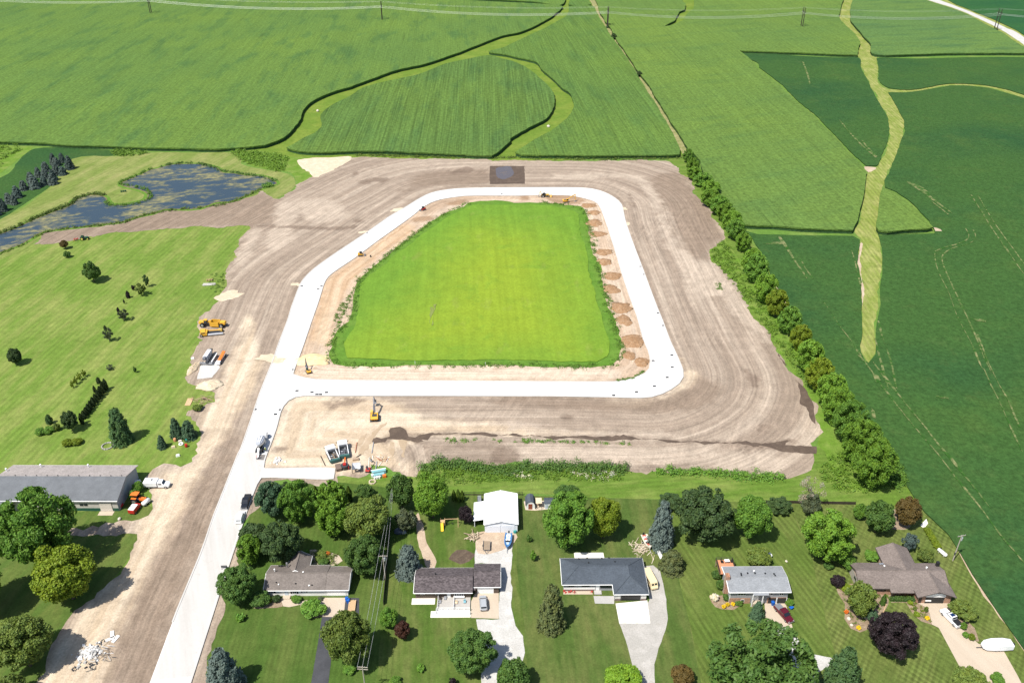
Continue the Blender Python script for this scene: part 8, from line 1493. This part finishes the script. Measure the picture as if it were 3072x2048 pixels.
for i in range(22): MB().cyl((r_.gauss(0, 1.1), r_.gauss(0, 1.0), r_.uniform(.12, .6)), (r_.gauss(0, 1.1), r_.gauss(0, 1.0), r_.uniform(.12, .6)), .12, .12, 6).build("log", M_WOOD if i % 2 else M_PALESAND, o)
o = root("scrap_rack", "dark rack of materials beside the white shed's lean-to", "rack", P(1, 2, (1995, 1500))[0], 90)
MB().box((0, 0, .9), (3.0, 1.2, 1.0)).build("rack_frame", M_DKGREY, o)
for i in range(4): MB().cyl((-1.6, -.4 + i * .25, 1.5), (1.8, -.4 + i * .25, 1.5), .08, .08, 5).build("pipe", M_GALV, o)
lone(MB().cyl((0, 0, 0), (0, 0, .8), .5, .45, 10), "planter", plain("teal_plastic", (0.03, 0.25, 0.24)), P(1, 3, (2308, 240))[0], "teal bin at the right corner of the white shed", "bin")
lone(MB().cyl((-.5, 0, .55), (.9, 0, .55), .55, .55, 12).ball((1.1, 0, .55), .5, 10, 6), "red_tank", M_RED, P(0, 2, (1055, 1540))[0], "rusty red machine part against the barn's end wall", "machine part", 1.2)
lone(MB().box((0, 0, .4), (2.4, 1.2, .8), tx=.9), "white_tote", M_WHITE, P(0, 2, (1205, 1318))[0], "white tote at the rear corner of the barn", "box", .1)
# box hedge before the fifth house and landscape edging
o = empty("box_hedge", G(*P(3, 3, (1272, 838))[0]), math.radians(-4), "clipped dark box hedge in front of the fifth house", "hedge"); hb = RNG.uniform(-1, 1, (1500, 3)) * np.array([3.1, .55, .5]) + np.array([0, 0, .55]); me = quads("foliage", hb, RNG.normal(size=(1500, 3)) + np.array([0, 0, .8]), np.full(1500, .13), np.full(1500, 1.3)); me.materials[0] = LEAF['dark']; link(bpy.data.objects.new("foliage", me), o); MB().box((0, 0, .5), (6.0, .9, .8)).build("inner_branches", LEAF['deep'], o)
A, B = G(*P(3, 3, (1143, 850))[0]), G(*P(3, 3, (1098, 985))[0]); tag(MB().cyl(A + Vector((0, 0, .1)), B + Vector((0, 0, .1)), .13, .13, 6).build("landscape_timber", M_LUMBER), "long pale timber lying between the beds of the fifth house", "timber")
for i, (c, r, x, y) in enumerate(((1, 2, 1427, 260), (1, 2, 2047, 268))):
    tag(MB().box((0, 0, .6), (.1, .1, 1.2)).box((0, 0, 1.15), (.2, .04, .2)).build("survey_stake", M_WHITE), ["left white survey stake at the lower hay field edge", "right white survey stake at the lower hay field edge"][i], "stake", "survey stakes"); z = col.objects[-1]; z.location = G(*P(c, r, (x, y + 12))[0])
# road crew placing concrete behind the mixer truck
M_SKIN, M_VEST, M_JEAN, M_HAT = plain("skin", (0.42, 0.25, 0.17), .6), plain("vest_lime", (0.50, 0.62, 0.05), .7), plain("dark_work_trousers", (0.05, 0.06, 0.09), .9), plain("white_hard_hat", (0.75, 0.75, 0.72), .4)
def person(label, px, head, lean=0.1, top=M_VEST, arms=.5, z=0.22):
    o = root("person", label, "person", px, head, "road crew", z)
    vs = [(0, 0, .95), (lean * .5, 0, 1.2), (lean, 0, 1.42), (lean * 1.15, 0, 1.52), (lean * 1.3, 0, 1.68), (lean, .2, 1.40), (lean + arms * .35, .26, 1.15), (lean + arms, .20, 1.05), (lean, -.2, 1.40), (lean + arms * .35, -.26, 1.12), (lean + arms, -.16, 1.0), (0, .11, .88), (.05, .13, .48), (-.03, .14, .06), (.10, .15, .03), (0, -.11, .88), (-.02, -.14, .48), (-.12, -.15, .06), (.02, -.15, .03)]
    es = [(0, 1), (1, 2), (2, 3), (3, 4), (2, 5), (5, 6), (6, 7), (2, 8), (8, 9), (9, 10), (0, 11), (11, 12), (12, 13), (13, 14), (0, 15), (15, 16), (16, 17), (17, 18)]
    rr = [.16, .17, .16, .06, .11, .075, .055, .04, .075, .055, .04, .10, .075, .05, .045, .10, .075, .05, .045]
    me = bpy.data.meshes.new("body"); me.from_pydata(vs, es, []); b = bpy.data.objects.new("body", me); link(b, o); b.modifiers.new("skin", 'SKIN'); b.modifiers.new("sub", 'SUBSURF').levels = 1
    for sv, r in zip(me.skin_vertices[0].data, rr): sv.radius = (r, r)
    me.skin_vertices[0].data[0].use_root = True; me.materials.append(M_JEAN)
    MB().loft([[(lean * k + r * 1.0 * math.cos(a), r * 1.35 * math.sin(a), zz) for a in [j * math.pi / 5 for j in range(10)]] for k, r, zz in ((.1, .19, .92), (.5, .20, 1.15), (.95, .20, 1.38), (1.05, .12, 1.47))]).build("vest", top, o)
    MB().ball((lean * 1.3, 0, 1.66), .12, 8, 6, (.9, .8, 1.1)).build("face", M_SKIN, o, True); MB().ball((lean * 1.3, 0, 1.72), .15, 8, 6, (1, .9, .75)).cyl((lean * 1.3, 0, 1.70), (lean * 1.3, 0, 1.72), .18, .18, 10).build("hard_hat", M_HAT, o)
    for s, x, zz in ((.20, lean + arms, 1.04), (-.16, lean + arms, .99)): MB().ball((x + .04, s, zz), .055, 6, 5, (1.3, .8, .8)).build("hand", M_SKIN, o, True)
    return o
person("worker in a lime vest at the mixer truck's chute", P(1, 2, (112, 1042))[0], 200); person("worker in a white shirt left of the mixer truck's chute", P(1, 2, (22, 1050))[0], -10, .2, M_WHITE); person("worker in a pinkish shirt bending at the fresh concrete edge", P(1, 2, (30, 1108))[0], 20, .35, plain("pink_shirt", (0.6, 0.35, 0.33), .8))
